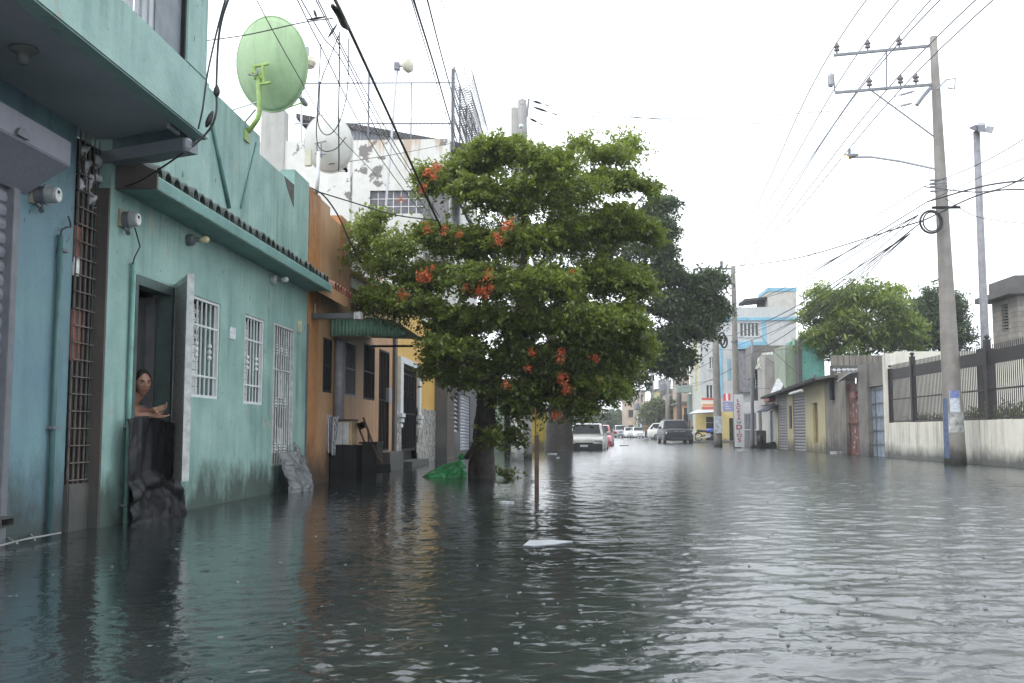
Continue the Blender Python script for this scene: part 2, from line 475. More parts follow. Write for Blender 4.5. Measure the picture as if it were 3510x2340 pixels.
V = np.stack([GX, GY, Zw], -1).reshape(-1, 3)
idx = np.arange(nx_w * ny_w).reshape(nx_w, ny_w)
Fq = np.stack([idx[:-1, :-1], idx[1:, :-1], idx[1:, 1:], idx[:-1, 1:]], -1).reshape(-1, 4)
V0 = np.array(w.v); F0_ = np.array(w.f)
V = np.concatenate([V0, V]); Fq = np.concatenate([F0_, Fq + len(V0)])
me.vertices.add(len(V)); me.vertices.foreach_set('co', V.astype(np.float32).ravel())
me.loops.add(Fq.size); me.loops.foreach_set('vertex_index', Fq.astype(np.int32).ravel())
me.polygons.add(len(Fq)); me.polygons.foreach_set('loop_start', np.arange(0, Fq.size, 4, dtype=np.int32))
me.update(calc_edges=True); me.shade_smooth(); me.materials.append(M_water)
wo_ = bpy.data.objects.new('flood_water', me); COL.objects.link(wo_); structure(wo_)
hz = MB().box(-300, 300, -30, 900, -1.6, 26).build('haze')
hz['kind'] = 'stuff'
hm = bpy.data.materials.new('rain_haze'); hm.use_nodes = True; hn = hm.node_tree; hn.nodes.clear()
pv = hn.nodes.new('ShaderNodeVolumePrincipled'); pv.inputs['Color'].default_value = (.93, .95, .97, 1); pv.inputs['Density'].default_value = .0010
pv.inputs['Anisotropy'].default_value = .3
ho = hn.nodes.new('ShaderNodeOutputMaterial'); hn.links.new(pv.outputs[0], ho.inputs['Volume'])
hz.data.materials.append(hm)

# ------------------------------------------------------------------ grilles
def grille(parent, X, y0, y1, z0, z1, nv, hz_, mat, r=.008, frame=.014, orn=(), depth=.02, name='bar'):
    """iron grille on a plane x = X: frame, one bar each, ornaments"""
    f = MB()
    f.box(X - depth, X + depth, y0, y0 + frame * 2, z0, z1).box(X - depth, X + depth, y1 - frame * 2, y1, z0, z1)
    f.box(X - depth + .001, X + depth - .001, y0, y1, z0, z0 + frame * 2).box(X - depth + .001, X + depth - .001, y0, y1, z1 - frame * 2, z1)
    f.build('grille_frame', mat, parent)
    proto = None
    for k in range(nv):
        y = y0 + (y1 - y0) * (k + 1) / (nv + 1)
        if proto is None:
            proto = MB().tube([(0, 0, z0), (0, 0, z1)], r, 6).build(name, mat); proto.location = (X, y, 0); setp(proto, parent)
        else: share(name, proto, parent, (X, y, 0))
    for z in hz_:
        MB().box(X - r * 1.2, X + r * 1.2, y0, y1, z - r, z + r).build('cross_bar', mat, parent)
    op = None
    for (k, z) in orn:
        y = y0 + (y1 - y0) * (k + 1) / (nv + 1)
        if op is None:
            op = MB().lathe([(-.07, r), (-.055, r * 2.4), (-.04, r * 1.2), (-.02, r * 2.8), (0, r * 1.6), (.02, r * 2.8), (.04, r * 1.2), (.055, r * 2.4), (.07, r)], (0, 0, 0), n=8).build('ornament', mat)
            op.location = (X, y, z); setp(op, parent)
        else: share('ornament', op, parent, (X, y, z))
def shutter(parent, X, y0, y1, z0, z1, mat, pitch=.085, side=1, name='slat'):
    """roller shutter of single slats"""
    n = max(1, int((z1 - z0) / pitch)); h = (z1 - z0) / n
    p = None
    for k in range(n):
        if p is None:
            p = MB().prism([(0, y0, h * .04), (.018 * side, y0, h * .16), (.026 * side, y0, h * .5), (.018 * side, y0, h * .84), (0, y0, h * .97), (-.012 * side, y0, h * .97), (-.012 * side, y0, h * .04)], (0, y1 - y0, 0)).build(name, mat)
            p.location = (X, 0, z0); setp(p, parent)
        else: share(name, p, parent, (X, 0, z0 + k * h))

# ------------------------------------------------------------------ blue shop with the overhanging balcony
XB = -3.82
shop = thing('corner_shop', 'blue painted shop with roller shutter under an overhanging turquoise balcony', 'building', (XB, 5.5, 0))
yB = PX(240, 1100, XB).y
ySh = PX(38, 1000, XB).y
rect_wall(XB, 2.0, yB, -.4, 3.6, [(2.4, ySh, -.4, 2.75)], t=.16).build('wall', M_blue, shop)
shutter(shop, XB - .05, 2.4, ySh - .05, -.3, 2.7, plain('shutter_grey', (.26, .27, .31), .4, .2, var=.2), .095)
MB().box(XB - .1, XB + .02, ySh - .05, ySh + .035, -.38, 2.76).build('shutter_guide', M_grey, shop, bevel=.004)
c1, c2, c3 = PX(245, 487, -3.5), PX(245, 572, -3.5), PX(182, 625, XB)
ye = c1.y
MB().prism([(-3.5, ye, c1.z), (-3.5, ye, c2.z), (XB + .002, ye, c2.z - .2), (XB + .002, ye, c1.z)], (0, -4.2, 0)).build('shutter_box', stucco('grey_box_paint', (.25, .26, .30), (.22, .23, .27), damp=0, streak=.2, off=41), shop, bevel=.006)
XO = -2.82
M_sof = stucco('grey_soffit', (.42, .45, .48), (.36, .39, .42), damp=0, streak=.0, off=43)
slab = [(XO + .0, 2.0), (XO, 7.72), (-3.95, 8.16), (-3.95, 2.0)]
MB().prism([(XO - .13, 2.0, 3.13), (XO - .13, 7.62, 3.13), (-3.95, 8.06, 3.13), (-3.95, 2.0, 3.13)], (0, 0, .15)).build('balcony_slab', M_sof, shop)
MB().box(XO - .13, XO, 2.0, 7.72, 3.04, 3.5).build('balcony_parapet', M_turq, shop, bevel=.01)
a, b_ = Vector((XO - .135, 7.62, 0)), Vector((-3.95, 8.06, 0))
dv = (b_ - a).normalized(); nv_ = Vector((-dv.y, dv.x, 0)) if dv.x > 0 else Vector((dv.y, -dv.x, 0))
if nv_.y > 0: nv_ = -nv_
MB().hexa([a + Vector((0, 0, 3.0)), b_ + Vector((0, 0, 3.0)), b_ - nv_ * .1 + Vector((0, 0, 3.0)), a - nv_ * .1 + Vector((0, 0, 3.0))],
          [a + Vector((0, 0, 3.13)), b_ + Vector((0, 0, 3.13)), b_ - nv_ * .1 + Vector((0, 0, 3.13)), a - nv_ * .1 + Vector((0, 0, 3.13))]).build('shade_panel', plain('teal_shade_fill', (.045, .09, .10), .6), shop)  # dark sheet filling the gap; shade of the wall beyond is in its colour
def zz(p, z): return Vector((p.x, p.y, z))
MB().hexa([zz(a + nv_ * .04, 2.93), zz(b_ + nv_ * .04, 2.93), zz(b_ - nv_ * .12, 2.93), zz(a - nv_ * .12, 2.93)],
          [zz(a + nv_ * .04, 3.03), zz(b_ + nv_ * .04, 3.03), zz(b_ - nv_ * .12, 3.03), zz(a - nv_ * .12, 3.03)]).build('end_beam', stucco('grey_beam', (.22, .25, .28), damp=0, streak=.2, off=44), shop)
MB().box(-2.99, XO - .145, 7.3, 7.5, 3.02, 3.128).build('bracket', M_greyl, shop)
# upper storey: column, door frame, railing
yc0, yc1 = PX(620, 120, XO - .06).y, PX(682, 120, XO - .06).y
MB().box(XO - .20, XO - .01, yc0, yc1 + .06, 3.502, 6.6).build('column', M_turq, shop, bevel=.01)
MB().box(XO - .17, XO - .05, PX(556, 60, XO).y, yc0 - .03, 3.502, 6.6).build('grey_door_post', plain('slate_grey_paint', (.13, .16, .18), .5), shop)
MB().box(XO - .13, XO - .02, yc0 - .028, yc0 - .002, 3.502, 6.6).build('door_edge', M_iron, shop)
rp = None
for px in (300, 342, 385, 430, 447, 468, 495, 520, 545):
    p = PX(px, 40, XO - .07)
    if rp is None:
        rp = MB().box(-.012, .012, -.012, .012, 3.5, 5.4).build('railing_bar', M_greyl); rp.location = (XO - .07, p.y, 0); setp(rp, shop)
    else: share('railing_bar', rp, shop, (XO - .07, p.y, 0))
# ceiling lamp holder below the slab
p = PZ(82, 165, 3.13)
l = MB().lathe([(0, .085), (-.012, .09), (-.025, .07), (-.03, .04), (-.07, .036), (-.10, .03)], p, n=18).build('lamp_holder', plain('aged_porcelain', (.20, .21, .20), .5), shop, smooth=True)
# small half-round opening hood on the shutter box
p = PX(70, 460, -3.5)
MB().prism([(-3.495, p.y + .07 * math.cos(t), p.z - .02 + .06 * math.sin(t)) for t in [math.pi * k / 10 for k in range(11)]], (.02, 0, 0)).build('round_vent', M_grey, shop)
# conduit with a curl of wire
py0 = PX(203, 805, XB + .02); py1 = PX(158, 1790, XB + .02)
MB().tube([(XB + .03, py0.y, -.3), (XB + .03, py0.y, py0.z)], .021, 10).build('conduit', plain('teal_conduit', (.06, .14, .14), .5), shop, smooth=True)
MB().tube([(XB + .03, py0.y, py0.z), (XB + .035, py0.y + .005, py0.z + .04), (XB + .05, py0.y + .05, py0.z + .07), (XB + .06, py0.y + .09, py0.z + .08), (XB + .05, py0.y + .10, py0.z + .12), (XB + .04, py0.y + .085, py0.z + .16)], .007, 6).build('wire_end', M_cable, shop)
for pp in ((203, 858), (170, 1465)):
    q = PX(*pp, XB); MB().box(XB + .001, XB + .055, q.y - .05, q.y + .05, q.z - .012, q.z + .012).build('pipe_clip', M_grey, shop)
q = PX(25, 1790, XB + .1)
ob = MB(); y0, y1, z0, z1 = RX(2, 50, 1772, 1808, XB + .12)
ob.box(XB, XB + .12, y0, y1, z0, z0 + .012).box(XB, XB + .12, y0, y1, z1 - .012, z1).box(XB, XB + .12, y0, y0 + .012, z0 + .012, z1 - .012).box(XB, XB + .12, y1 - .012, y1, z0 + .012, z1 - .012).build('drain_box', M_concd, shop)

def meter(px_wall, px_front, py, Xw, rad_px, label):
    y = PX(px_wall, py, Xw).y; z = PX(px_wall, py, Xw).z
    xf = PY(px_front, py, y).x; r = rad_px * y / F0
    t = thing('electric_meter', label, 'meter', (Xw, y, z - r))
    dpt = xf - Xw
    MB().box(Xw + .001, Xw + .02, y - r * 1.25, y + r * 1.25, z - r * 1.1, z + r * 1.2).build('back_board', plain('pale_wood', (.30, .27, .2), .7), t)
    MB().lathe([(.02, r * 1.05), (dpt * .5, r * 1.05), (dpt * .5, r * 1.22), (dpt * .58, r * 1.22), (dpt * .58, r * 1.0)], (Xw, y, z), (1, 0, 0), 24).build('case', M_grey, t, smooth=False)
    MB().lathe([(dpt * .58, r * .98), (dpt * .95, r * .95), (dpt, r * .88), (dpt, .001)], (Xw, y, z), (1, 0, 0), 24).build('glass_cover', plain('meter_glass', (.33, .36, .36), .12, var=.2), t, smooth=False)
    MB().lathe([(0, r * .78), (.004, r * .78), (.004, .001)], (xf + .001, y, z), (1, 0, 0), 20).build('dial', plain('dial_white', (.62, .64, .62), .5, var=.3, scale=30), t)
    MB().box(xf + .006, xf + .009, y - r * .35, y + r * .1, z + r * .1, z + r * .45).build('register', M_iron, t)
    MB().tube([(Xw + .03, y, z - r), (Xw + .05, y + .01, z - r * 1.5), (Xw + .06, y - .01, z - r * 1.9)], r * .32, 8).build('cable_gland', M_grey, t)
meter(118, 200, 668, XB, 31, 'round grey electric meter on the blue wall beside the shutter')

# ------------------------------------------------------------------ passage gate between the two houses
XG = -3.80; XT = -3.70
yT = 7.95
gate = thing('passage_gate', 'narrow dark iron grid gate between blue shop and turquoise house', 'gate', (XG, (yB + yT) / 2, 0))
z_s = PX(285, 1655, XG).z
ztop = PX(290, 690, XG).z
MB().box(XG - .3, XG + .02, yB + .002, yT - .002, -.4, z_s).build('sill', M_concd, gate, bevel=.01)
bp_ = None
for k in range(5):
    y = yB + .015 + k * (yT - yB - .03) / 4
    if bp_ is None:
        bp_ = MB().box(-.005, .005, -.004, .004, z_s, ztop + .55).build('upright', plain('dull_bar', (.13, .11, .095), .6, var=.4)); bp_.location = (XG, y, 0); setp(bp_, gate)
    else: share('upright', bp_, gate, (XG, y, 0))
hb = None
k = 0
while z_s + .03 + k * .132 < ztop + .5:
    z = z_s + .03 + k * .132
    if hb is None:
        hb = MB().box(-.006, .006, yB + .006, yT - .006, -.004, .004).build('cross_bar', plain('dull_bar', (.13, .11, .095), .6, var=.4)); hb.location = (XG + .012, 0, z); setp(hb, gate)
    else: share('cross_bar', hb, gate, (XG + .012, 0, z))
    k += 1
MB().box(XG - .32, XG - .03, yB + .003, yT - .003, z_s, 3.05).build('backing', plain('dark_brown_board', (.022, .018, .017), .7, var=.5, spec=.2), gate)
pn_ = None; nr_ = k
M_pan = plain('dark_pane_tile', (.026, .024, .023), .35, var=.7, scale=4, spec=.3)
for r_ in range(nr_ - 1):
    for c_ in range(4):
        ya_ = yB + .015 + c_ * (yT - yB - .03) / 4; w_ = (yT - yB - .03) / 4
        if pn_ is None:
            pn_ = MB().box(-.006, .006, .008, w_ - .008, .008, .124).build('pane', M_pan); pn_.location = (XG - .022, ya_, z_s + .03); setp(pn_, gate)
        else: share('pane', pn_, gate, (XG - .022, ya_, z_s + .03 + r_ * .132))
for nm, (pl, pr, pt, pb), c in (('red_board', (243, 275, 772, 900), (.16, .06, .045)), ('paper', (242, 271, 882, 945), (.62, .64, .62)), ('red_board', (240, 274, 1062, 1238), (.17, .065, .055))):
    y0, y1, z0, z1 = RX(pl, pr, pt, pb, XG - .02)
    MB().box(XG - .03, XG - (.013 if nm == 'red_board' else .008), max(y0, yB + .004), y1, z0, z1).build(nm, plain(nm, c, .7, var=.4), gate)

# ------------------------------------------------------------------ turquoise house
th_ = thing('turquoise_house', 'single storey turquoise house with tiled eave, barred windows and open door', 'house', (XT, 11, 0))
yE = PX(1048, 1300, XT).y
D0 = RX(460, 590, 940, 1750, XT); W1 = RX(655, 752, 1010, 1372, XT); W2 = RX(836, 905, 1080, 1385, XT); BD = RX(932, 1008, 1118, 1570, XT)
W1 = (9.80, 10.62, 1.10, 2.11); W2 = (11.45, 12.2, 1.08, 2.11); BD = (12.6, 13.54, .33, 2.13); D0 = (8.47, 9.32, -.15, 2.10)
def tw():
    ys_ = sorted({yT, yE, 9.83, 11.86, 12.92, 13.42, *W1[:2], *W2[:2], *BD[:2], *D0[:2]})
    zs_ = sorted({-.4, 2.72, 4.09, 4.31, *W1[2:], *W2[2:], *BD[2:], *D0[2:]})
    def solid(i, j):
        u, z = (ys_[i] + ys_[i + 1]) / 2, (zs_[j] + zs_[j + 1]) / 2
        for h in (W1, W2, BD, D0):
            if h[0] < u < h[1] and h[2] < z < h[3]: return False
        if z > 4.09 and 11.86 < u < 13.42: return False
        return True
    return MB().wall(ys_, zs_, solid, lambda u, z, d: (XT - d, u, z), .2)
tw().build('wall', M_turq, th_)
# broken notch in the parapet: raw blockwork showing
MB().prism([(XT + .004, 12.92, 4.09), (XT + .004, 13.40, 4.09), (XT + .004, 13.40, 3.78), (XT + .004, 13.1, 3.95)], (-.03, 0, 0)).build('bare_patch', plain('raw_block', (.09, .08, .075), .9, var=.4), th_)
MB().box(XT - .10, XT - .002, yT - .03, yT - .001, -.4, 2.72).build('end_wall', M_brown, th_)
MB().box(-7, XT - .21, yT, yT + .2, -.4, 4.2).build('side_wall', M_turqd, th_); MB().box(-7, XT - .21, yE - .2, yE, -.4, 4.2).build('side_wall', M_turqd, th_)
MB().box(-7, XT - .21, yT + .2, yE - .2, 2.75, 2.9).build('roof_slab', M_concd, th_)
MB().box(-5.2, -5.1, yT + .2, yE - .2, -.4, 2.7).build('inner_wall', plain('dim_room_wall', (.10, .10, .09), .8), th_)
MB().box(-5.05, XT - .22, yT + .2, yE - .2, -.36, -.2).build('inner_floor', M_concd, th_)
# eave
XE = -3.40
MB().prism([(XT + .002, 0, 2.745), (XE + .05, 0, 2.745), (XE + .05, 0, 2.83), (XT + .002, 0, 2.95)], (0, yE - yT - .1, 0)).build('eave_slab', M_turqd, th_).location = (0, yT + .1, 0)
MB().box(XE, XE + .048, yT + .08, yE + .03, 2.735, 2.845).build('fascia', M_turq, th_, bevel=.004)
MB().prism([(XE + .05, yT + .07, 2.735), (XE + .05, yT + .07, 2.86), (XT + .02, yT + .07, 3.08), (XT - .38, yT + .07, 3.10), (XT - .38, yT + .07, 2.62), (XT - .1, yT + .07, 2.66), (XT + .001, yT + .07, 2.735)], (0, .03, 0)).build('eave_end', M_brown, th_)
tp = None
nt_ = 30
for k in range(nt_):
    y = yT + .16 + k * (yE - yT - .12) / nt_
    jit = rnd.uniform(-.012, .012)
    if tp is None:
        m = MB(); pts = []
        nseg = 7; L = .44; R0, R1 = .088, .072
        for s_, (xx, zz_, rr) in enumerate(((0, 0, R0), (-L, .17, R1))):
            for q in range(nseg + 1):
                an = math.pi * q / nseg
                pts.append((xx, rr * math.cos(an), zz_ + rr * 1.15 * math.sin(an)))
            for q in range(nseg + 1):
                an = math.pi * (nseg - q) / nseg
                pts.append((xx, (rr - .015) * math.cos(an), zz_ + (rr - .015) * 1.15 * math.sin(an)))
        nn = 2 * (nseg + 1); m.v = pts
        for q in range(nn): m.f.append((q, (q + 1) % nn, nn + (q + 1) % nn, nn + q))
        for q in range(nseg): m.f.append((q, nn - 1 - q, nn - 2 - q, q + 1)); m.f.append((nn + q, nn + q + 1, 2 * nn - 2 - q, 2 * nn - 1 - q))
        tp = m.build('roof_tile', M_tile); tp.location = (XE + .035 + jit, y, 2.848); setp(tp, th_)
    else:
        share('roof_tile', tp, th_, (XE + .035 + jit, y, 2.848 + rnd.uniform(-.006, .006)), (rnd.uniform(-.05, .05), rnd.uniform(-.03, .03), rnd.uniform(-.05, .05)))
# diagonal drain pipes on the parapet
p, q = PX(728, 420, XT + .02), PX(786, 712, XT + .02)
MB().tube([p, q], .022, 8).build('drain_pipe', plain('turquoise_pipe', (.12, .26, .24), .5), th_, smooth=True)
p, q = PX(880, 490, XT + .012), PX(826, 712, XT + .012)
MB().tube([p, q], .013, 6).build('drain_pipe', MATS['turquoise_pipe'], th_, smooth=True)
p = PX(626, 596, XT); MB().ball(p, .028, 10, 6, (.5, .6, 1.2)).build('pipe_stub', M_turqd, th_)
# conduit at the corner of the door
p0 = PX(455, 900, XT + .02)
MB().tube([(XT + .03, p0.y, -.3), (XT + .03, p0.y, p0.z)], .021, 10).build('conduit', plain('green_conduit', (.16, .32, .28), .5), th_, smooth=True)
for pp in (1462, 1730): 
    q = PX(425, pp, XT); MB().box(XT + .001, XT + .055, p0.y - .035, p0.y + .035, q.z - .01, q.z + .01).build('pipe_clip', M_grey, th_)
pts = [(455, 905), (462, 880), (480, 845), (468, 800), (462, 780)]
MB().tube([PX(x, y, XT + .045) for x, y in pts], .006, 6).build('wire_end', M_cable, th_)
# door frame, inner leaf, lattice security leaf
f = MB()
f.box(XT - .12, XT + .012, D0[0] - .005, D0[0] + .05, -.15, 2.10).box(XT - .12, XT + .012, D0[1] - .06, D0[1] + .005, -.15, 2.10).box(XT - .12, XT + .011, D0[0] + .05, D0[1] - .06, 2.02, 2.105)
f.build('door_frame', plain('grey_green_paint', (.085, .125, .118), .5), th_)
dl = MB().box(-4.35, XT - .13, D0[1] - .10, D0[1] - .06, -.1, 2.0).build('inner_door', plain('grey_door_paint', (.17, .175, .185), .45), th_)
for xx in (-4.2, -4.05, -3.92):
    MB().box(xx - .012, xx + .012, D0[1] - .115, D0[1] - .10, -.08, 1.95).build('rib', M_grey, dl)
MB().box(-3.99, -3.95, D0[1] - .16, D0[1] - .115, .98, 1.1).build('latch', M_alu, dl)
hx, fx = Vector((XT + .02, D0[1] + .02, 0)), Vector((-3.31, 8.72, 0))
ld = (fx - hx); L = ld.length; ld.normalize(); ln = Vector((-ld.y, ld.x, 0))
if ln.x < 0: ln = -ln
leaf = MB()
def lp(s, z, o=0.0): return hx + ld * s + ln * o + Vector((0, 0, z))
def lbox(mb, s0, s1, z0, z1, o0, o1):
    mb.hexa([lp(s0, z0, o0), lp(s1, z0, o0), lp(s1, z0, o1), lp(s0, z0, o1)], [lp(s0, z1, o0), lp(s1, z1, o0), lp(s1, z1, o1), lp(s0, z1, o1)])
LZ0, LZ1 = .33, 2.14
lbox(leaf, 0, .05, LZ0, LZ1, -.02, .02); lbox(leaf, L - .075, L, LZ0, LZ1, -.03, .03); lbox(leaf, .05, L - .075, LZ1 - .06, LZ1, -.02, .02); lbox(leaf, .05, L - .075, LZ0, LZ0 + .05, -.02, .02)
sec = leaf.build('security_door', M_whited, th_)
lat = MB()
nz_ = 34
for k in range(1, nz_):
    z = LZ0 + (LZ1 - LZ0) * k / nz_; lbox(lat, .05, L - .075, z - .006, z + .006, -.006, .006)
for k in range(1, 13):
    s = .05 + (L - .125) * k / 13; lbox(lat, s - .006, s + .006, LZ0 + .05, LZ1 - .06, -.0055, .0065)
lat.build('lattice', M_white, sec)
orn = MB()
lbox(orn, .28, .5, 1.38, 1.66, -.012, .012)
orn.build('lattice_plate', plain('dark_plate', (.05, .055, .055), .6), sec)
bk = MB(); lbox(bk, .05, L - .075, LZ0 + .05, LZ1 - .06, -.016, -.010); bk.build('screen', plain('screen_mesh', (.48, .48, .46), .7, var=.5, scale=40), sec)
# windows
def white_window(R, name_, ncol, hole_row):  # last argument: first row of panels that carries dark squares
    y0, y1, z0, z1 = R
    win = MB(); t = .03
    win.box(XT - .05, XT - .012, y0, y0 + t, z0, z1).box(XT - .05, XT - .012, y1 - t, y1, z0, z1).box(XT - .05, XT - .013, y0 + t, y1 - t, z0, z0 + t).box(XT - .05, XT - .013, y0 + t, y1 - t, z1 - t, z1)
    win = win.build('window', M_white, th_)
    MB().box(XT - .195, XT - .185, y0 + .001, y1 - .001, z0 + .001, z1 - .001).build('backing', plain('grey_green_blind', (.10, .12, .115), .6), win)
    ly = y0 + (y1 - y0) * .70
    rows = 11; pn = None; hn_ = None
    for r in range(rows):
        for c in range(ncol):
            ya = y0 + .05 + (ly - y0 - .06) * c / ncol; w_ = (ly - y0 - .06) / ncol; za = z0 + .04 + (z1 - z0 - .07) * r / rows; h_ = (z1 - z0 - .07) / rows
            if pn is None:
                pn = MB().box(-.006, .006, 0, w_ - .006, 0, h_ - .008).build('panel', M_white); pn.location = (XT - .14, ya, za); setp(pn, win)
            else: share('panel', pn, win, (XT - .14, ya, za))
            if hole_row <= r < rows and c > 0:
                if hn_ is None:
                    hn_ = MB().box(-.003, .003, w_ * .26, w_ * .80, h_ * .25, h_ * .75).build('dark_hole_block', M_dark); hn_.location = (XT - .132, ya, za); setp(hn_, win)  # dark block set on the panel in place of a shaded hole
                else: share('dark_hole_block', hn_, win, (XT - .132, ya, za))
    nb = 6; bp2 = None
    for k in range(nb):
        y = y0 + .03 + (y1 - y0 - .06) * (k + .5) / nb
        if bp2 is None:
            bp2 = MB().box(-.006, .006, -.007, .007, z0 + .02, z1 - .02).build('bar', M_white); bp2.location = (XT - .03, y, 0); setp(bp2, win)
        else: share('bar', bp2, win, (XT - .03, y, 0))
    for z in (z0 + .22, z1 - .28):
        MB().box(XT - .04, XT - .021, y0 + .03, y1 - .03, z - .01, z + .01).build('cross_bar', M_white, win)
    op = None
    for k in (1, 4):
        y = y0 + .03 + (y1 - y0 - .06) * (k + .5) / nb
        for z in (z0 + .42, z0 + .48, z0 + .54):
            if op is None:
                op = MB().lathe([(-.025, .008), (-.015, .02), (0, .024), (.015, .02), (.025, .008)], (0, 0, 0), n=8).build('ornament', M_white); op.location = (XT - .03, y, z); setp(op, win)
            else: share('ornament', op, win, (XT - .03, y, z))
white_window(W1, 'a', 3, 6)
white_window(W2, 'b', 3, 99)
# barred back door
bd = MB().box(XT - .19, XT - .13, BD[0] + .002, BD[1] - .002, BD[2], BD[3]).build('side_door', plain('dingy_door', (.13, .12, .105), .6, var=.6, scale=5), th_)
grille(bd, XT - .02, BD[0], BD[1], BD[2], BD[3], 8, (BD[2] + 1.22,), M_whited, r=.009, frame=.012, orn=[(k, z) for k in (1, 3, 5) for z in (BD[3] - .32, BD[2] + .8, BD[2] + .22)])
MB().box(XT - .125, XT - .11, BD[1] - .28, BD[1] - .05, BD[2] + .86, BD[2] + 1.22).build('white_panel', M_white, bd)
MB().box(XT - .125, XT - .11, BD[1] - .30, BD[1] - .06, BD[2] + .50, BD[2] + .80).build('burnt_panel', M_dark, bd)
MB().box(XT - .125, XT - .11, BD[1] - .26, BD[1] - .06, BD[2] + .22, BD[2] + .48).build('white_panel', M_white, bd)
# paper notice, bell box
y0, y1, z0, z1 = RX(786, 806, 1122, 1162, XT)
tag(MB().box(XT + .001, XT + .008, y0, y1, z0, z1).build('paper_notice', plain('notice_paper', (.55, .57, .60), .7, var=.3, scale=30)), 'small white paper notice between the two barred windows', 'notice')
tag(MB().box(XT + .001, XT + .05, PX(1021, 1120, XT).y - .03, PX(1021, 1120, XT).y + .03, PX(1021, 1140, XT).z, PX(1021, 1100, XT).z).build('bell_box', plain('cream_plastic', (.55, .52, .36), .5), bevel=.006), 'small cream bell box above the barred side door', 'bell box')
# wall lamps
def wall_lamp(px, py, lab, blub):
    p = PX(px, py, XT)
    t = thing('wall_lamp', lab, 'lamp', p)
    MB().lathe([(.001, .055), (.05, .06), (.07, .05), (.075, .03)], p, (1, 0, 0), 14).build('lamp_base', plain('porcelain_' + blub, (.10, .12, .12) if blub == 'a' else (.45, .5, .48), .5), t)
    MB().lathe([(.075, .026), (.12, .024)], p, (1, 0, 0), 10).build('socket', M_grey, t)
    MB().lathe([(.12, .016), (.15, .03), (.18, .037), (.205, .03), (.218, .01)], p, (1, 0, 0), 12).build('bulb', plain('bulb_' + blub, (.62, .56, .33) if blub == 'a' else (.62, .66, .64), .2), t, smooth=True)
wall_lamp(642, 822, 'bare bulb in a dark socket above the open turquoise door', 'a')
wall_lamp(930, 958, 'bare bulb in a white socket above the side door', 'b')
meter(418, 474, 752, XT, 27, 'round grey electric meter on turquoise wall beside the open door')
# ------------------------------------------------------------------ cloth helper
def sheet(name, mat, fn, nu, nv, thick=.004, parent=None, smooth=True):
    m = MB()
    pts = [[Vector(fn(i / nu, j / nv)) for j in range(nv + 1)] for i in range(nu + 1)]
    for i in range(nu + 1):
        for j in range(nv + 1): m.v.append(tuple(pts[i][j]))
    for i in range(nu):
        for j in range(nv):
            a = i * (nv + 1) + j; m.f.append((a, a + nv + 1, a + nv + 2, a + 1))
    o = m.build(name, mat, parent, smooth=smooth)
    md = o.modifiers.new('thickness', 'SOLIDIFY'); md.thickness = thick
    return o
from mathutils import noise as mnoise
def crumple(p, s, amp):
    p = Vector(p); n_ = Vector((mnoise.noise(p * s), mnoise.noise(p * s + Vector((7, 3, 1))), mnoise.noise(p * s + Vector((1, 9, 5)))))
    q = Vector((abs(mnoise.noise(p * s * 2.3)), abs(mnoise.noise(p * s * 2.3 + Vector((3, 1, 8)))), 0))
    return n_ * amp + q * amp * .8
def wob(x, y, s=1.0): return math.sin(x * 7.3 * s + y * 3.1) * .5 + math.sin(x * 15.1 * s - y * 5.7 + 1.3) * .3 + math.sin(x * 31 * s + y * 9.3) * .2

# ------------------------------------------------------------------ black plastic flood barrier across the doorway
def bar_fn(u, v):
    # u along the doorway, v from the top edge down to the water
    y = 8.16 + 1.20 * u + (.10 * (v ** 3) * u)
    z = .86 + .03 * math.sin(u * 5) - 1.02 * v
    out = .10 + .03 * wob(u * 1.3, v, 1) * (.3 + v) + .16 * max(0, v - .55) * (.5 + .7 * abs(math.sin(u * 9 + 1)))
    e_ = .56 + .05 * math.sin(u * 7 + 1)
    if e_ - .08 < v < e_ + .08: out += .05 * math.cos((v - e_) / .08 * math.pi / 2) * (1 + .7 * math.sin(u * 17))
    c_ = crumple((u * 1.2, v * 1.2, 0), 3.0, .016 + .032 * v)
    return (XT + max(.03, out + c_.x + .012 * math.sin(u * 26 + 3 * math.sin(v * 4)) + .006 * math.sin(u * 61 + 5 * v)), y + c_.y * .6, z + c_.z * .4)
tag(sheet('plastic_sheet', M_plastic_k, bar_fn, 80, 80, .004), 'black plastic sheet tied as a flood barrier across the open doorway', 'plastic sheet')
def sack_fn(u, v):
    y = 12.6 + .85 * u + .25 * v * u; z = .50 + .25 * (u - .3) ** 2 - .62 * v
    c_ = crumple((u * 1.2, v, 2), 3.5, .05)
    return (XT + max(.02, .04 + .20 * math.sin(v * 1.5) + c_.x + .10 * math.sin(u * 3.1) + .02 * math.sin(u * 26 + 4 * v)), y + c_.y * .7, z + c_.z * .7)
tag(sheet('plastic_wrap', plain('milky_plastic', (.12, .13, .135), .35, var=.6, scale=9), sack_fn, 70, 60, .006), 'crumpled milky plastic wrap over a sandbag before the barred side door', 'plastic wrap')
def bag_fn(u, v):
    return (XG - .05 + .10 * wob(u * 1.5, v * 2), yB + .03 + .36 * u, 2.62 + .42 * v - .1 * u + .03 * wob(v, u, 1.5))
tag(sheet('plastic_bag', plain('grey_white_plastic', (.42, .44, .46), .3, var=.5, scale=16), bag_fn, 16, 16, .004), 'crumpled whitish plastic stuffed above the dark passage gate', 'plastic bag')

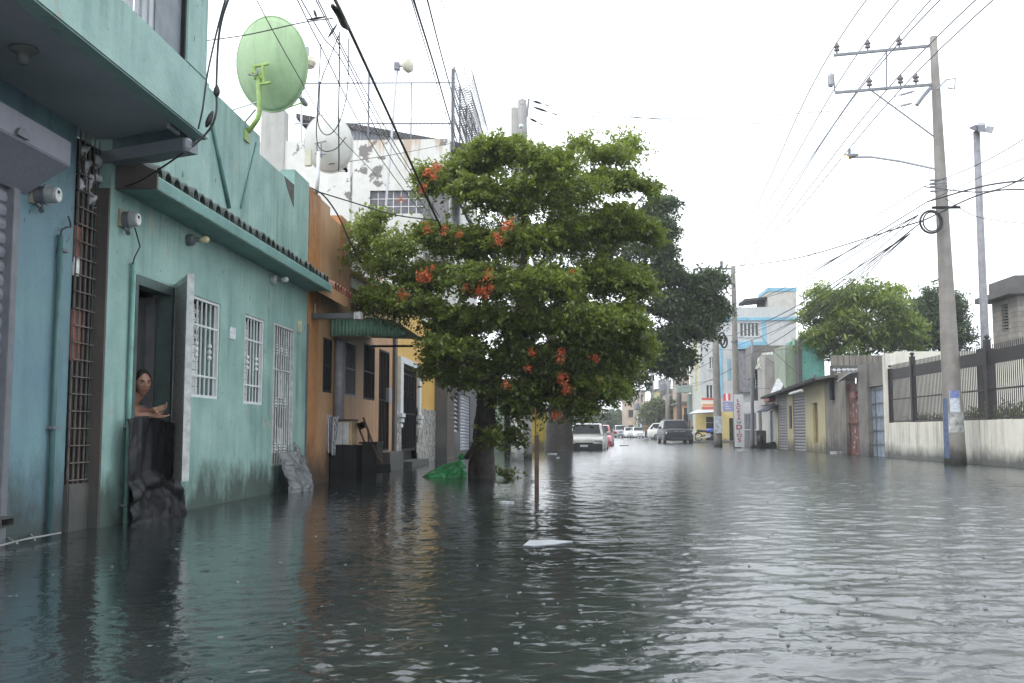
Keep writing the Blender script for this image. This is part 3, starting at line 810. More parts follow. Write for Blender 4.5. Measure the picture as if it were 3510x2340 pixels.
# ------------------------------------------------------------------ the person in the doorway
def capsule(m, pts, rad, n=12):
    """tube with rounded ends"""
    pts = [Vector(p) for p in pts]; rad = list(rad)
    d0 = (pts[0] - pts[1]).normalized(); d1 = (pts[-1] - pts[-2]).normalized()
    P = [pts[0] + d0 * rad[0] * .9, pts[0] + d0 * rad[0] * .6] + pts + [pts[-1] + d1 * rad[-1] * .6, pts[-1] + d1 * rad[-1] * .9]
    R = [rad[0] * .4, rad[0] * .8] + rad + [rad[-1] * .8, rad[-1] * .4]
    m.tube(P, R, n)
M_skin = plain('brown_skin', (.38, .215, .15), .45, var=.12, scale=18)
M_hair = plain('black_hair', (.012, .011, .011), .55, var=.3, scale=60, bump=.5)
HC = PX(488, 1313, -3.76)                        # centre of the head
person = thing('person', 'person in patterned tank top leaning out of turquoise doorway, hands held out', 'person', (-4.0, 8.95, -.2))
fw = Vector((.66, -.74, -.06)).normalized(); rt = fw.cross(Vector((0, 0, 1))).normalized(); upv = rt.cross(fw)
tf = Vector((.93, -.37, 0)); tr_ = Vector((tf.y, -tf.x, 0))   # torso facing / to its right
TC = Vector((HC.x - .13, HC.y + .05, 0))
def T(f_, r_, z): return Vector((TC.x, TC.y, 0)) + tf * f_ + tr_ * r_ + Vector((0, 0, z))
zs_sh = HC.z - .215
body = MB()
def ring_loft(m, rings, n=18):
    i0 = len(m.v)
    for c, a, b in rings:
        for j in range(n):
            an = 2 * math.pi * j / n; m.v.append(tuple(c + tf * math.sin(an) * b + tr_ * math.cos(an) * a))
    for k in range(len(rings) - 1):
        for j in range(n): m.f.append((i0 + k * n + j, i0 + k * n + (j + 1) % n, i0 + (k + 1) * n + (j + 1) % n, i0 + (k + 1) * n + j))
    m.f.append(tuple(i0 + j for j in range(n - 1, -1, -1))); m.f.append(tuple(i0 + (len(rings) - 1) * n + j for j in range(n)))
trings = [(T(-.03, 0, .50), .155, .105), (T(-.03, 0, .62), .165, .11), (T(-.02, 0, .72), .145, .10), (T(-.01, 0, .82), .135, .098), (T(.0, 0, .90), .145, .105), (T(.01, 0, zs_sh - .06), .165, .105), (T(.0, 0, zs_sh), .155, .08), (T(.0, 0, zs_sh + .035), .09, .06)]
ring_loft(body, trings)
capsule(body, [T(0, 0, zs_sh), T(.05, 0, zs_sh + .07), HC - fw * .02 - upv * .07], [.058, .05, .05])
# head: a displaced sphere
hm_ = []
nu_, nv_h = 40, 30
i0 = len(body.v)
def gs(x, s): return math.exp(-(x / s) ** 2)
for j in range(nv_h + 1):
    ph = math.pi * j / nv_h; cz = math.cos(ph)
    for i in range(nu_):
        a = 2 * math.pi * i / nu_ - math.pi
        x, y = math.sin(ph) * math.sin(a), math.sin(ph) * math.cos(a)     # x: right, y: forward
        sxr, syr, szr = .074, .094, .118
        X_, Y_, Z_ = x * sxr, y * syr, cz * szr
        if Z_ < 0:                                           # jaw narrows
            k = -Z_ / szr; X_ *= 1 - .34 * k; Y_ *= 1 - .10 * k
        if y > 0:
            fy = max(0, y)
            Y_ -= .006 * fy                                   # flatter face
            Y_ += .022 * gs(X_, .011) * gs(Z_ + .022, .020) * fy          # nose tip
            Y_ += .010 * gs(X_, .009) * gs(Z_ - .004, .020) * fy          # bridge
            Y_ += .005 * gs(abs(X_) - .016, .008) * gs(Z_ + .030, .008) * fy
            Y_ -= .011 * gs(abs(X_) - .030, .015) * gs(Z_ - .006, .012) * fy   # eye sockets
            Y_ += .006 * gs(Z_ - .026, .010) * fy             # brow
            Y_ += .006 * gs(abs(X_) - .042, .016) * gs(Z_ + .018, .018) * fy   # cheek
            Y_ += .007 * gs(X_, .022) * gs(Z_ + .056, .009) * fy              # lips
            Y_ -= .004 * gs(X_, .024) * gs(Z_ + .0565, .0035) * fy
            Y_ += .008 * gs(X_, .020) * gs(Z_ + .094, .014) * fy              # chin
        body.v.append(tuple(HC + rt * X_ + fw * Y_ + upv * Z_))
for j in range(nv_h):
    for i in range(nu_):
        body.f.append((i0 + j * nu_ + i, i0 + j * nu_ + (i + 1) % nu_, i0 + (j + 1) * nu_ + (i + 1) % nu_, i0 + (j + 1) * nu_ + i))
for s in (-1, 1):   # ears
    body.ball(HC + rt * s * .074 - fw * .008 - upv * .008, .026, 10, 8, (.45, .45, 1.1))
# arms and hands
def hand(m, wrist, d, palm_n, thumb_side, curl, flare=.0):
    """palm plus five separate fingers; d: along the hand, palm_n: palm normal, thumb_side: sign"""
    d = d.normalized(); pn = (palm_n - d * palm_n.dot(d)).normalized(); sd_ = d.cross(pn) * thumb_side
    for k in range(4):
        o = (k - 1.5) * .017
        capsule(m, [wrist + d * .01 + sd_ * -o * .6, wrist + d * .075 + sd_ * -o], [.014, .0125], 8)
    for k, ln in enumerate((.064, .074, .070, .054)):
        o = (1.5 - k) * .0185
        base = wrist + d * .082 + sd_ * o
        p = base; dir_ = (d + sd_ * (1.5 - k) * flare).normalized(); pts = [p]
        for q in range(3):
            ang = curl * (q + .6) * .5
            dd = (dir_ * math.cos(ang) + pn * math.sin(ang)).normalized(); p = p + dd * ln * (.42, .32, .26)[q]; pts.append(p)
        capsule(m, pts, [.0088, .0084, .0078, .0066], 8)
    tb = wrist + d * .022 + sd_ * .026
    capsule(m, [tb, tb + (d * .6 + sd_ * .75 + pn * .25).normalized() * .036, tb + (d * .6 + sd_ * .75 + pn * .25).normalized() * .036 + (d * .9 + sd_ * .3 + pn * .35).normalized() * .03], [.0125, .010, .0085], 8)
RW = PX(520, 1424, -3.60); LW = PX(531, 1404, -3.56)
RS, LS = T(0, .165, zs_sh - .02), T(0, -.165, zs_sh - .02)
RE = Vector((RW.x - .21, RW.y - .02, RW.z - .005)); LE = Vector((LW.x - .17, LW.y + .16, LW.z - .05))
capsule(body, [RS, RS.lerp(RE, .5) + Vector((0, -.02, 0)), RE], [.047, .043, .038]); capsule(body, [RE, RE.lerp(RW, .35), RW], [.038, .037, .025])
capsule(body, [LS, LS.lerp(LE, .5), LE], [.047, .043, .038]); capsule(body, [LE, LE.lerp(LW, .35), LW], [.038, .037, .025])
hand(body, RW, Vector((.96, -.02, -.10)), Vector((0, -.25, 1)), -1, .35)
hand(body, LW, Vector((.86, -.25, .12)), Vector((-.1, -.75, .6)), 1, .75, .12)
for s in (-1, 1):   # legs, behind the barrier
    h_ = T(-.03, .09 * s, .56)
    capsule(body, [h_, h_ + Vector((0, 0, -.36)), h_ + Vector((-.02, 0, -.68))], [.085, .058, .04])
    capsule(body, [h_ + Vector((-.03, 0, -.72)), h_ + tf * .14 + Vector((0, 0, -.735))], [.035, .03])
me = bpy.data.meshes.new('body'); me.from_pydata(body.v, [], body.f); me.update()
bo = bpy.data.objects.new('body', me); COL.objects.link(bo)
bm = bmesh.new(); bm.from_mesh(me); bmesh.ops.recalc_face_normals(bm, faces=bm.faces); bm.to_mesh(me); bm.free()
md = bo.modifiers.new('remesh', 'REMESH'); md.mode = 'VOXEL'; md.voxel_size = .0052
md = bo.modifiers.new('smooth', 'SMOOTH'); md.factor = .5; md.iterations = 3
dg = bpy.context.evaluated_depsgraph_get(); me2 = bpy.data.meshes.new_from_object(bo.evaluated_get(dg))
bpy.data.objects.remove(bo); me2.materials.clear(); me2.materials.append(M_skin); me2.shade_smooth()
bo = bpy.data.objects.new('body', me2); COL.objects.link(bo); setp(bo, person)
# hair pulled back
hr = MB(); i0 = 0
for j in range(17):
    ph = math.pi * .60 * j / 16
    for i in range(36):
        a = 2 * math.pi * i / 36 - math.pi
        k = 1.07 + .012 * math.sin(i * 5.1 + j)
        front = max(0, math.cos(a))
        php = ph * (1 - .60 * front ** 1.3)
        x, y, z_ = math.sin(php) * math.sin(a) * .074 * k, math.sin(php) * math.cos(a) * .094 * k - .003, math.cos(php) * .118 * k
        hr.v.append(tuple(HC + rt * x + fw * y + upv * z_))
for j in range(16):
    for i in range(36): hr.f.append((j * 36 + i, j * 36 + (i + 1) % 36, (j + 1) * 36 + (i + 1) % 36, (j + 1) * 36 + i))
hr.ball(HC - fw * .11 + upv * .03, .045, 12, 8)
hr.build('hair', M_hair, person, smooth=True)
for s in (-1, 1):
    e = HC + rt * s * .030 + fw * .074 + upv * .005
    ey = MB().ball(e - fw * .003, .0100, 10, 8).build('eye', plain('eye_white', (.22, .20, .19), .3), person, smooth=True)
    MB().ball(e + fw * .0045 + rt * .001, .0050, 8, 6).build('iris', M_dark, ey, smooth=True)
    MB().tube([HC + rt * s * x + fw * y + upv * z_ for x, y, z_ in ((.014, .093, .022), (.030, .090, .028), (.046, .076, .023))], [.0035, .0045, .0025], 6).build('eyebrow', M_hair, person)
MB().tube([HC + rt * x + fw * y + upv * -.0565 for x, y in ((-.022, .074), (-.01, .0835), (0, .0855), (.01, .0835), (.022, .074))], [.002, .0042, .0046, .0042, .002], 6).build('lips', plain('lip', (.20, .085, .07), .4), person, smooth=True)
# tank top
tt = MB(); R_ = [(c, a * 1.06 + .004, b * 1.06 + .005) for c, a, b in trings[1:6]]
ring_loft(tt, R_ + [(T(.015, 0, zs_sh - .045), .165, .108)])
m, n, b = nodes_of('patterned_cloth')
c_ = mixc(n, ramp(n, .45, .55, noise(n, 34, 3)), (.06, .06, .075), (.28, .29, .32)); n.links.new(mixc(n, ramp(n, .58, .62, noise(n, 22, 2, off=4)), c_, (.60, .60, .62)), b.inputs['Base Color'])
b.inputs['Roughness'].default_value = .8
tt.build('tank_top', m, person, smooth=True)
for s in (-1, 1):
    MB().tube([T(.098, .085 * s, zs_sh - .06), T(.085, .095 * s, zs_sh - .005), T(.02, .10 * s, zs_sh + .022), T(-.06, .09 * s, zs_sh - .01), T(-.10, .08 * s, zs_sh - .06)], .012, 6).build('strap', m, person)

# ------------------------------------------------------------------ satellite dishes
def dish(name, label, centre, az, el, rad, depth, mat, asp=1.06):
    t = thing(name, label, 'satellite dish', centre)
    nrm = Vector((math.sin(az) * math.cos(el), math.cos(az) * math.cos(el), math.sin(el)))
    u = nrm.cross(Vector((0, 0, 1))).normalized(); v = u.cross(nrm)
    m = MB(); nr, na = 10, 48
    for face, off in ((0, 0), (1, .012)):
        for i in range(nr + 1):
            r = rad * i / nr
            for j in range(na):
                a = 2 * math.pi * j / na
                m.v.append(tuple(centre + (u * math.cos(a) + v * math.sin(a) * asp) * max(r, .001) + nrm * (depth * (i / nr) ** 2 + off)))
    N1 = (nr + 1) * na
    for f_ in (0, 1):
        for i in range(nr):
            for j in range(na):
                m.f.append((f_ * N1 + i * na + j, f_ * N1 + i * na + (j + 1) % na, f_ * N1 + (i + 1) * na + (j + 1) % na, f_ * N1 + (i + 1) * na + j))
    for j in range(na): m.f.append((nr * na + j, nr * na + (j + 1) % na, N1 + nr * na + (j + 1) % na, N1 + nr * na + j))
    m.build('reflector', mat, t, smooth=True)
    rim = MB(); rim.tube([centre + (u * math.cos(a) + v * math.sin(a) * asp) * rad + nrm * (depth + .006) for a in [2 * math.pi * j / 48 for j in range(49)]], .011, 6, cap=False)
    rim.build('rim', mat, t, smooth=True)
    return t, nrm, u, v
M_gd = stucco('green_dish_paint', (.31, .45, .26), (.25, .37, .20), damp=0, streak=.55, scale=3, bump=.05, off=51, rough=.5)
GC = PX(906, 222, XT - .0)
Yg = PX(850, 440, XT).y
GC = PY(903, 218, Yg)
gd, gn, gu, gv = dish('satellite_dish', 'large green satellite dish on a bent pipe above turquoise parapet', GC, math.radians(27), math.radians(14), .545, .13, M_gd, 1.0)
def gp(px, py, dy=0.0): return PY(px, py, Yg - .10 + dy)
M_ga = plain('lime_green_paint', (.25, .38, .11), .5, var=.3)
MB().tube([gp(836, 463, .12), gp(860, 440, .05), gp(884, 405), gp(890, 375), gp(888, 330), gp(885, 250)], .030, 12).build('mast_arm', M_ga, gd, smooth=True)
MB().box(XT - .06, XT + .02, Yg - .16, Yg + .02, PX(832, 475, XT).z, PX(832, 438, XT).z).build('base_plate', M_ga, gd)
bk = MB()
for (x0, y0), (x1, y1), w_ in (((868, 228), (922, 218), .02), ((880, 290), (927, 282), .02), ((868, 228), (878, 270), .03), ((900, 222), (903, 285), .022), ((868, 245), (900, 268), .03)):
    bk = MB().tube([gp(x0, y0, -.01), gp(x1, y1, .0)], w_, 6).build('mount_bracket', M_ga, gd)
for k in range(4):
    MB().tube([gp(862 + k * 2 + 18 * math.cos(a) , 240 + 18 * math.sin(a), -.05 - k * .008) for a in [.3 * q for q in range(9)]], .006, 5).build('cable_coil', plain('grey_cable', (.22, .23, .22), .5), gd)
MB().tube([gp(880, 350, .02), gp(792, 378, .1)], .010, 6).build('brace', M_alu, gd)
MB().tube([gp(876, 375, .0), gp(838, 420, .1)], .010, 6).build('brace', M_grey, gd)
lnb = GC + gn * .62 - gv * .42
MB().tube([GC - gv * .54 + gn * .12, lnb], .010, 6).build('feed_arm', M_ga, gd)
MB().tube([GC + gu * .52 + gn * .12, lnb], .006, 6).build('feed_strut', M_ga, gd)
MB().lathe([(-.06, .02), (-.03, .035), (.03, .035), (.05, .025), (.09, .02)], lnb, gv - gn, 10).build('feed_horn', M_greyl, gd)
Yw = 14.75
WC = PY(1112, 494, Yw)
wdd, wn, wu, wv = dish('satellite_dish', 'off-white satellite dish on a post above the orange parapet', WC, math.radians(22), math.radians(17), .43, .10, plain('chalk_white_dish', (.60, .60, .57), .5, var=.12, scale=4), 1.0)
def wp(px, py, dy=0.0): return PY(px, py, Yw - .12 + dy)
MB().tube([wp(1085, 662, .0), wp(1090, 600), wp(1092, 520)], .028, 12).build('mast', M_white, wdd, smooth=True)
for (x0, y0), (x1, y1) in (((1078, 492), (1118, 482)), ((1080, 525), (1118, 528)), ((1085, 490), (1088, 530)), ((1100, 486), (1102, 540))):
    MB().tube([wp(x0, y0), wp(x1, y1, .04)], .014, 6).build('mount_bracket', M_greyl, wdd)
y0, x0 = Yw - .15, wp(1060, 545)
MB().box(x0.x - .05, x0.x + .05, Yw - .2, Yw - .14, wp(1060, 572).z, wp(1060, 516).z).build('receiver_box', plain('cream_box', (.5, .48, .38), .5), wdd, bevel=.008)
MB().tube([WC - wv * .42 + wn * .1, WC + wn * .45 - wv * .42], .012, 6).build('feed_arm', M_white, wdd)
MB().lathe([(-.05, .02), (-.02, .032), (.04, .03), (.06, .02)], WC + wn * .45 - wv * .40, wv - wn, 10).build('feed_horn', M_iron, wdd)

# ------------------------------------------------------------------ orange house
oh = thing('orange_house', 'orange and peach house with dark barred openings beside the turquoise house', 'house', (XT, 17.5, 0))
XOr = -3.72
yo0 = PX(1054, 1000, XOr).y; yo1 = PX(1092, 1000, XOr).y; yo2 = PX(1131, 800, XOr).y; yo3 = PX(1167, 800, XOr).y; yo4 = PX(1200, 830, XOr).y
zA = PX(1075, 652, XOr).z; zB = PX(1131, 738, XOr).z; zC = PX(1184, 752, XOr).z; yoE = PX(1345, 1300, XOr).y
zF = PX(1200, 1010, XOr + .35).z
MB().box(XOr - .3, XOr + .012, yo0, yo1, -.4, zA).build('corner_pier', M_orange, oh, bevel=.008)
MB().box(XOr - .25, XOr, yo1, yo2, zF, zA - .02).build('parapet_wall', M_peach, oh)
MB().box(XOr - .25, XOr - .002, yo2, yo3, zF, zB).build('parapet_wall', M_peach, oh)
MB().box(XOr - .28, XOr + .02, yo3, yo4, zF, zC).build('parapet_post', M_orange, oh, bevel=.008)
MB().box(XOr - .27, XOr - .004, yo4, yoE, zF, PX(1215, 880, XOr).z).build('upper_wall', M_peach, oh)
for (pt, pb) in ((885, 925), (945, 985)):
    y0, y1, z0, z1 = RX(1202, 1330, pt, pb, XOr)
    MB().box(XOr - .02, XOr + .03, yo4 + .05, min(y1, yoE - .1), PX(1202, pb, XOr).z, PX(1202, pt, XOr).z).build('white_band', plain('band_white', (.60, .62, .64), .6, var=.15), oh)
MB().box(XOr - .05, XOr + .16, yo4 + .02, yoE - .05, PX(1202, 940, XOr).z - .03, PX(1202, 940, XOr).z + .03).build('ledge', M_peach, oh)
# tiled eave
XE2 = XOr + .36
ye0, ye1 = PX(1140, 975, XE2).y, PX(1240, 1020, XE2).y
zE = PX(1190, 1005, XE2).z
MB().prism([(XOr, ye0, zE - .02), (XE2, ye0, zE - .22), (XE2, ye0, zE - .05), (XOr, ye0, zE + .12)], (0, ye1 - ye0, 0)).build('eave', M_peach, oh)
tp2 = None
for k in range(11):
    y = ye0 + .12 + k * (ye1 - ye0 - .1) / 11
    tp2 = share('roof_tile', tp, oh, (XE2 + .02, y, zE - .05), (rnd.uniform(-.05, .05), 0, rnd.uniform(-.05, .05)))
tile_red = tp.data.copy(); tile_red.materials.clear(); tile_red.materials.append(M_tiler)
for o in [o for o in bpy.data.objects if o.parent == oh and o.name.startswith('roof_tile')]: o.data = tile_red
# ground floor wall with openings
OW = [RX(1107, 1136, 1160, 1345, XOr), RX(1182, 1219, 1170, 1358, XOr), RX(1246, 1284, 1180, 1370, XOr), RX(1298, 1333, 1200, 1545, XOr), RX(1157, 1180, 1170, 1420, XOr)]
rect_wall(XOr, yo1 + .001, yoE, -.4, zF, OW, t=.2).build('wall', M_peach, oh)
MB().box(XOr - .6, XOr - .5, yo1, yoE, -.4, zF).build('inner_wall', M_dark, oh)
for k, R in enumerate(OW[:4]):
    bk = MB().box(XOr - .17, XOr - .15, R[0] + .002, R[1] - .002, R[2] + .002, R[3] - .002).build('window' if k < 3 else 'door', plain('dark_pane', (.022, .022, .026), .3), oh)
    grille(bk, XOr - .015, *R, (5, 6, 7, 6)[k], ((R[2] + R[3]) / 2,), M_iron if k != 1 else plain('grey_bars', (.16, .17, .18), .5), r=.012, frame=.018)
q = OW[3]; MB().box(XOr - .002, XOr + .07, q[1] - .38, q[1] - .04, PX(1328, 1378, XOr).z, PX(1328, 1330, XOr).z).build('lock_box', M_greyl, oh, bevel=.008)
y0, y1, z0, z1 = RX(1137, 1154, 1160, 1440, XOr)
MB().tube([(XOr + .08, (y0 + y1) / 2, z0 - .3), (XOr + .08, (y0 + y1) / 2, z1)], .085, 12).build('downpipe', plain('grey_pvc', (.20, .20, .22), .5), oh, smooth=True)
MB().box(XOr - .1, XOr + .03, yo0 - .09, yo0 - .004, -.4, PX(1048, 1110, XOr).z).build('gap_filler', plain('gap_grey', (.10, .10, .11), .8), oh)  # grey strip closing the gap between the turquoise and orange houses
MB().box(XOr - .3, XOr + .25, PX(1298, 1400, XOr).y - .1, yoE, -.4, PX(1315, 1548, XOr).z).build('door_step', M_concd, oh, bevel=.01)
# rain gutter across the pavement and green metal awning
yG = yo0 + .25
gx1 = PY(1215, 1082, yG).x
gt = thing('rain_gutter', 'long dark box gutter projecting over the pavement beside the green awning', 'gutter', (XOr + .2, yG, 2.4))
gz0, gz1 = PY(1120, 1093, yG).z, PY(1120, 1074, yG).z
MB().box(XOr + .013, gx1, yG - .05, yG + .05, gz0, gz1).build('channel', plain('gutter_grey', (.075, .08, .085), .4), gt, bevel=.006)
MB().box(gx1 + .002, PY(1241, 1082, yG).x, yG - .07, yG + .07, gz0 - .01, gz1 + .015).build('end_box', plain('rusty_white', (.42, .40, .38), .6, var=.6, scale=25), gt, bevel=.006)
MB().tube([(XOr + .05, yG, gz1), PY(1080, 1040, yG)], .012, 6).build('hanger', M_alu, gt)
yA0 = yo1 + .75
ax0, ax1 = XOr + .01, PY(1392, 1120, yA0).x
aw = thing('metal_awning', 'green corrugated metal awning with scalloped edge over orange house windows', 'awning', (XOr, yA0 + 1.5, 2.2))
az1, az0 = PY(1240, 1092, yA0).z, PY(1240, 1150, yA0).z
M_awn = plain('green_sheet_metal', (.17, .33, .24), .4, .1, var=.22, scale=6)
def awn_top(x):   # outline of the side panel, curving down at the outer edge
    s = (x - ax0) / (ax1 - ax0)
    return az1 + .02 - .06 * s - .20 * max(0, (s - .55) / .45) ** 2.2
nn = 150
m = MB()
for i in range(nn + 1):
    x = ax0 + (ax1 - ax0) * i / nn; ph = 2 * math.pi * i / 7.0
    yy = yA0 + .012 * math.cos(ph); zb = az0 - .012 * (1 - abs(math.sin(math.pi * i / 7.0))) * -1.8 - .01
    m.v += [(x, yy, min(zb, awn_top(x) - .02)), (x, yy, awn_top(x))]
for i in range(nn): m.f.append((2 * i, 2 * i + 2, 2 * i + 3, 2 * i + 1))
o = m.build('side_panel', M_awn, aw, smooth=True); md = o.modifiers.new('t', 'SOLIDIFY'); md.thickness = .003
m = MB(); yA1 = yA0 + 3.4; nx_ = 24
for i in range(nx_ + 1):
    s = i / nx_; x = ax0 + (ax1 + .22 - ax0) * s
    z = az1 + .025 - .05 * s - .30 * max(0, (s - .5) / .5) ** 2
    for j in range(61):
        m.v.append((x, yA0 - .02 + (yA1 - yA0 + .04) * j / 60, z + .01 * math.cos(j * math.pi)))
for i in range(nx_):
    for j in range(60):
        a_ = i * 61 + j; m.f.append((a_, a_ + 61, a_ + 62, a_ + 1))
o = m.build('roof_sheet', M_awn, aw, smooth=True); md = o.modifiers.new('t', 'SOLIDIFY'); md.thickness = .003
MB().box(ax0, ax1 - .4, yA0 + .03, yA0 + .07, az0 + .05, az0 + .09).build('frame_rail', M_iron, aw)
MB().box(ax0, ax1 - .4, yA1 - .07, yA1 - .03, az0 + .1, az0 + .14).build('frame_rail', M_iron, aw)

# ------------------------------------------------------------------ furniture stacked against the orange wall
pb_ = PZ(1180, 1648, 0)
cb = thing('wooden_cabinet', 'dark wooden cabinet standing half under water by the orange wall', 'cabinet', (-3.4, 15.6, 0))
M_cab = plain('black_wet_wood', (.010, .010, .012), .6, var=.4, spec=.2)
x0, x1 = PY(1128, 1600, 15.75).x, PY(1222, 1600, 15.75).x; zt_ = PY(1180, 1525, 15.75).z
MB().box(x0, x1, 15.75, 16.2, -.36, zt_).build('carcass', M_cab, cb, bevel=.008)
MB().box(x0 + .02, (x0 + x1) / 2 - .004, 15.735, 15.748, -.2, zt_ - .03).build('door', M_cab, cb); MB().box((x0 + x1) / 2 + .004, x1 - .02, 15.735, 15.748, -.2, zt_ - .03).build('door', M_cab, cb)
cb = thing('wooden_crate', 'dark box standing in the water under the upturned chair', 'box', (-3.1, 16.3, 0))
x0, x1 = PY(1240, 1600, 15.95).x, PY(1290, 1600, 15.95).x; zt2 = PY(1260, 1521, 15.95).z
MB().box(x0, x1, 15.95, 16.5, -.36, zt2).build('carcass', plain('dark_green_box', (.012, .014, .014), .6, var=.4, spec=.2), cb, bevel=.008)
MB().box(x0 - .05, x1 + .01, 15.93, 16.52, zt2 + .001, zt2 + .03).build('lid', M_cab, cb)
wc = thing('white_cupboard', 'white two-door cupboard set on the dark cabinet', 'cupboard', (-3.4, 15.9, zt_))
x0, x1 = PY(1145, 1500, 15.78).x, PY(1204, 1500, 15.78).x; zc1 = PY(1180, 1442, 15.78).z
MB().box(x0, x1, 15.80, 16.2, zt_ + .002, zc1).build('carcass', plain('yellowed_wood', (.35, .24, .12), .6), wc)
MB().box(x0 + .005, (x0 + x1) / 2 - .004, 15.782, 15.798, zt_ + .01, zc1 - .02).build('door', plain('cupboard_white', (.40, .41, .41), .5), wc); MB().box((x0 + x1) / 2 + .004, x1 - .04, 15.782, 15.798, zt_ + .01, zc1 - .02).build('door', MATS['cupboard_white'], wc)
MB().box(x0 - .02, x1 + .02, 15.77, 16.22, zc1 + .001, zc1 + .025).build('top', M_wood, wc)
m, n, b = nodes_of('striped_cloth')
g_ = N(n, 'ShaderNodeNewGeometry'); wv_ = N(n, 'ShaderNodeTexWave'); wv_.inputs['Scale'].default_value = 15; wv_.inputs['Distortion'].default_value = 3; wv_.inputs['Detail'].default_value = 1
n.links.new(g_.outputs['Position'], wv_.inputs[0]); n.links.new(mixc(n, ramp(n, .35, .6, wv_.outputs['Fac']), (.05, .055, .07), (.42, .43, .45)), b.inputs['Base Color']); b.inputs['Roughness'].default_value = .8
cx0, cx1 = PY(1116, 1500, 15.70).x, PY(1152, 1500, 15.70).x
czt, czb = PY(1130, 1424, 15.7).z, PY(1130, 1556, 15.7).z
def cl_fn(u, v):
    w_ = 1.35 - .55 * v
    return (cx0 + (cx1 - cx0) * (.5 + (u - .5) * w_) + .02 * v, 15.66 + .05 * math.sin(u * 14 + v * 2) * (1 - .4 * v) - .03 * math.sin(v * 3), czt - (czt - czb) * v + .02 * math.sin(u * 6))
tag(sheet('striped_cloth', m, cl_fn, 26, 24, .008), 'wet striped cloth hanging over the end of the cupboard', 'cloth')
ch = thing('wooden_chair', 'dark chair tipped over on the box by the orange wall', 'chair', PZ(1300, 1600, 0))
def cp(px, py, dy=0): return PY(px, py, 16.0 + dy)
for nm, pts in (('back_post', [cp(1245, 1430, -.05), cp(1310, 1610, -.05)]), ('back_post', [cp(1220, 1442, .3), cp(1268, 1560, .3)]), ('leg', [cp(1262, 1470), cp(1264, 1520)]), ('leg', [cp(1300, 1570, -.1), cp(1325, 1625, -.1)])):
    MB().tube(pts, .017, 6).build(nm, M_wood, ch)
MB().hexa([cp(1226, 1452, .28), cp(1252, 1444, -.03), cp(1258, 1462, -.03), cp(1234, 1474, .28)], [q + Vector((.01, -.02, .01)) for q in (cp(1226, 1452, .28), cp(1252, 1444, -.03), cp(1258, 1462, -.03), cp(1234, 1474, .28))]).build('back_rail', M_cab, ch)
MB().hexa([cp(1290, 1592, -.15), cp(1338, 1590, -.15), cp(1338, 1590, .25), cp(1290, 1592, .25)], [cp(1290, 1622, -.15), cp(1340, 1618, -.15), cp(1340, 1618, .25), cp(1290, 1622, .25)]).build('seat', M_cab, ch)

# ------------------------------------------------------------------ yellow house with pebble mosaic
XY = -3.70
yh = thing('yellow_house', 'yellow house with white framed iron door and grey mosaic base', 'house', (XY, 24.5, 0))
yy0, yy1 = yoE + .01, PX(1490, 1350, XY).y
R = RX(1372, 1428, 1252, 1590, XY); zwf = PX(1400, 1418, XY).z
rect_wall(XY, yy0 + .28, yy1, PX(1460, 1402, XY).z, 3.6, [(R[0], R[1], -.4, PX(1400, 1255, XY).z)], t=.2).build('wall', M_yellow, yh)
m, n, b = nodes_of('pebble_mosaic')
v_ = N(n, 'ShaderNodeTexVoronoi'); v_.inputs['Scale'].default_value = 15; g_ = N(n, 'ShaderNodeNewGeometry'); n.links.new(g_.outputs['Position'], v_.inputs[0])
sc_ = N(n, 'ShaderNodeSeparateColor'); n.links.new(v_.outputs['Color'], sc_.inputs[0])
n.links.new(mixc(n, ramp(n, .45, .55, sc_.outputs[0]), (.46, .45, .42), (.085, .085, .085)), b.inputs['Base Color']); b.inputs['Roughness'].default_value = .35
for ma, mb_ in ((yy0 + .28, R[0]), (R[1], yy1 - .002)):
    MB().box(XY - .19, XY + .03, ma, mb_, -.4, PX(1460, 1402, XY).z - .004).build('mosaic_base', m, yh)
MB().box(XY - .2, XY + .04, yy0, yy0 + .27, -.4, 3.4).build('corner_pier', M_concd, yh)
fr = MB(); zt3 = PX(1400, 1235, XY).z; zb3 = PX(1365, 1415, XY).z
ya, yb = PX(1363, 1330, XY).y, PX(1435, 1330, XY).y
fr.box(XY + .002, XY + .07, ya, R[0], zb3, zt3).box(XY + .002, XY + .07, R[1], yb, zb3, zt3).box(XY + .002, XY + .068, R[0], R[1], PX(1400, 1255, XY).z, zt3)
fr.build('white_surround', M_white, yh)
for a_, b__ in ((ya - .1, R[0] - .01), (R[1] + .01, yb + .1)):
    for k in range(3): MB().box(XY + .031, XY + .12 - .02 * k, a_ + .04 * k, b__ - .04 * k, zb3 - .09 - .11 * k, zb3 - .01 - .11 * k).build('moulding', M_white, yh)
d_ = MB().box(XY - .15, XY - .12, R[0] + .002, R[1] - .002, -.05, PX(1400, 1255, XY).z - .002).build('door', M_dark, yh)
grille(d_, XY - .03, R[0], R[1], PX(1400, 1545, XY).z, PX(1400, 1256, XY).z, 9, (zwf, zwf + .9), M_iron, r=.02, frame=.03, orn=[(k, z) for k in (1, 3, 5, 7) for z in (zwf + .45, zwf + 1.2)])
MB().box(XY - .1, XY + .3, R[0] - .2, R[1] + .1, -.38, .12).build('door_step', M_concd, yh, bevel=.01)

# ------------------------------------------------------------------ grey house behind the street tree
XH = -3.45
gh = thing('grey_house', 'dark grey house with tiled pier and roller shutter behind the flowering tree', 'house', (XH, 33, 0))
M_gh = stucco('slate_paint', (.13, .13, .14), (.10, .10, .11), damp=.6, streak=.4, off=61)
hy0, hy1 = yy1 + .01, 39.0
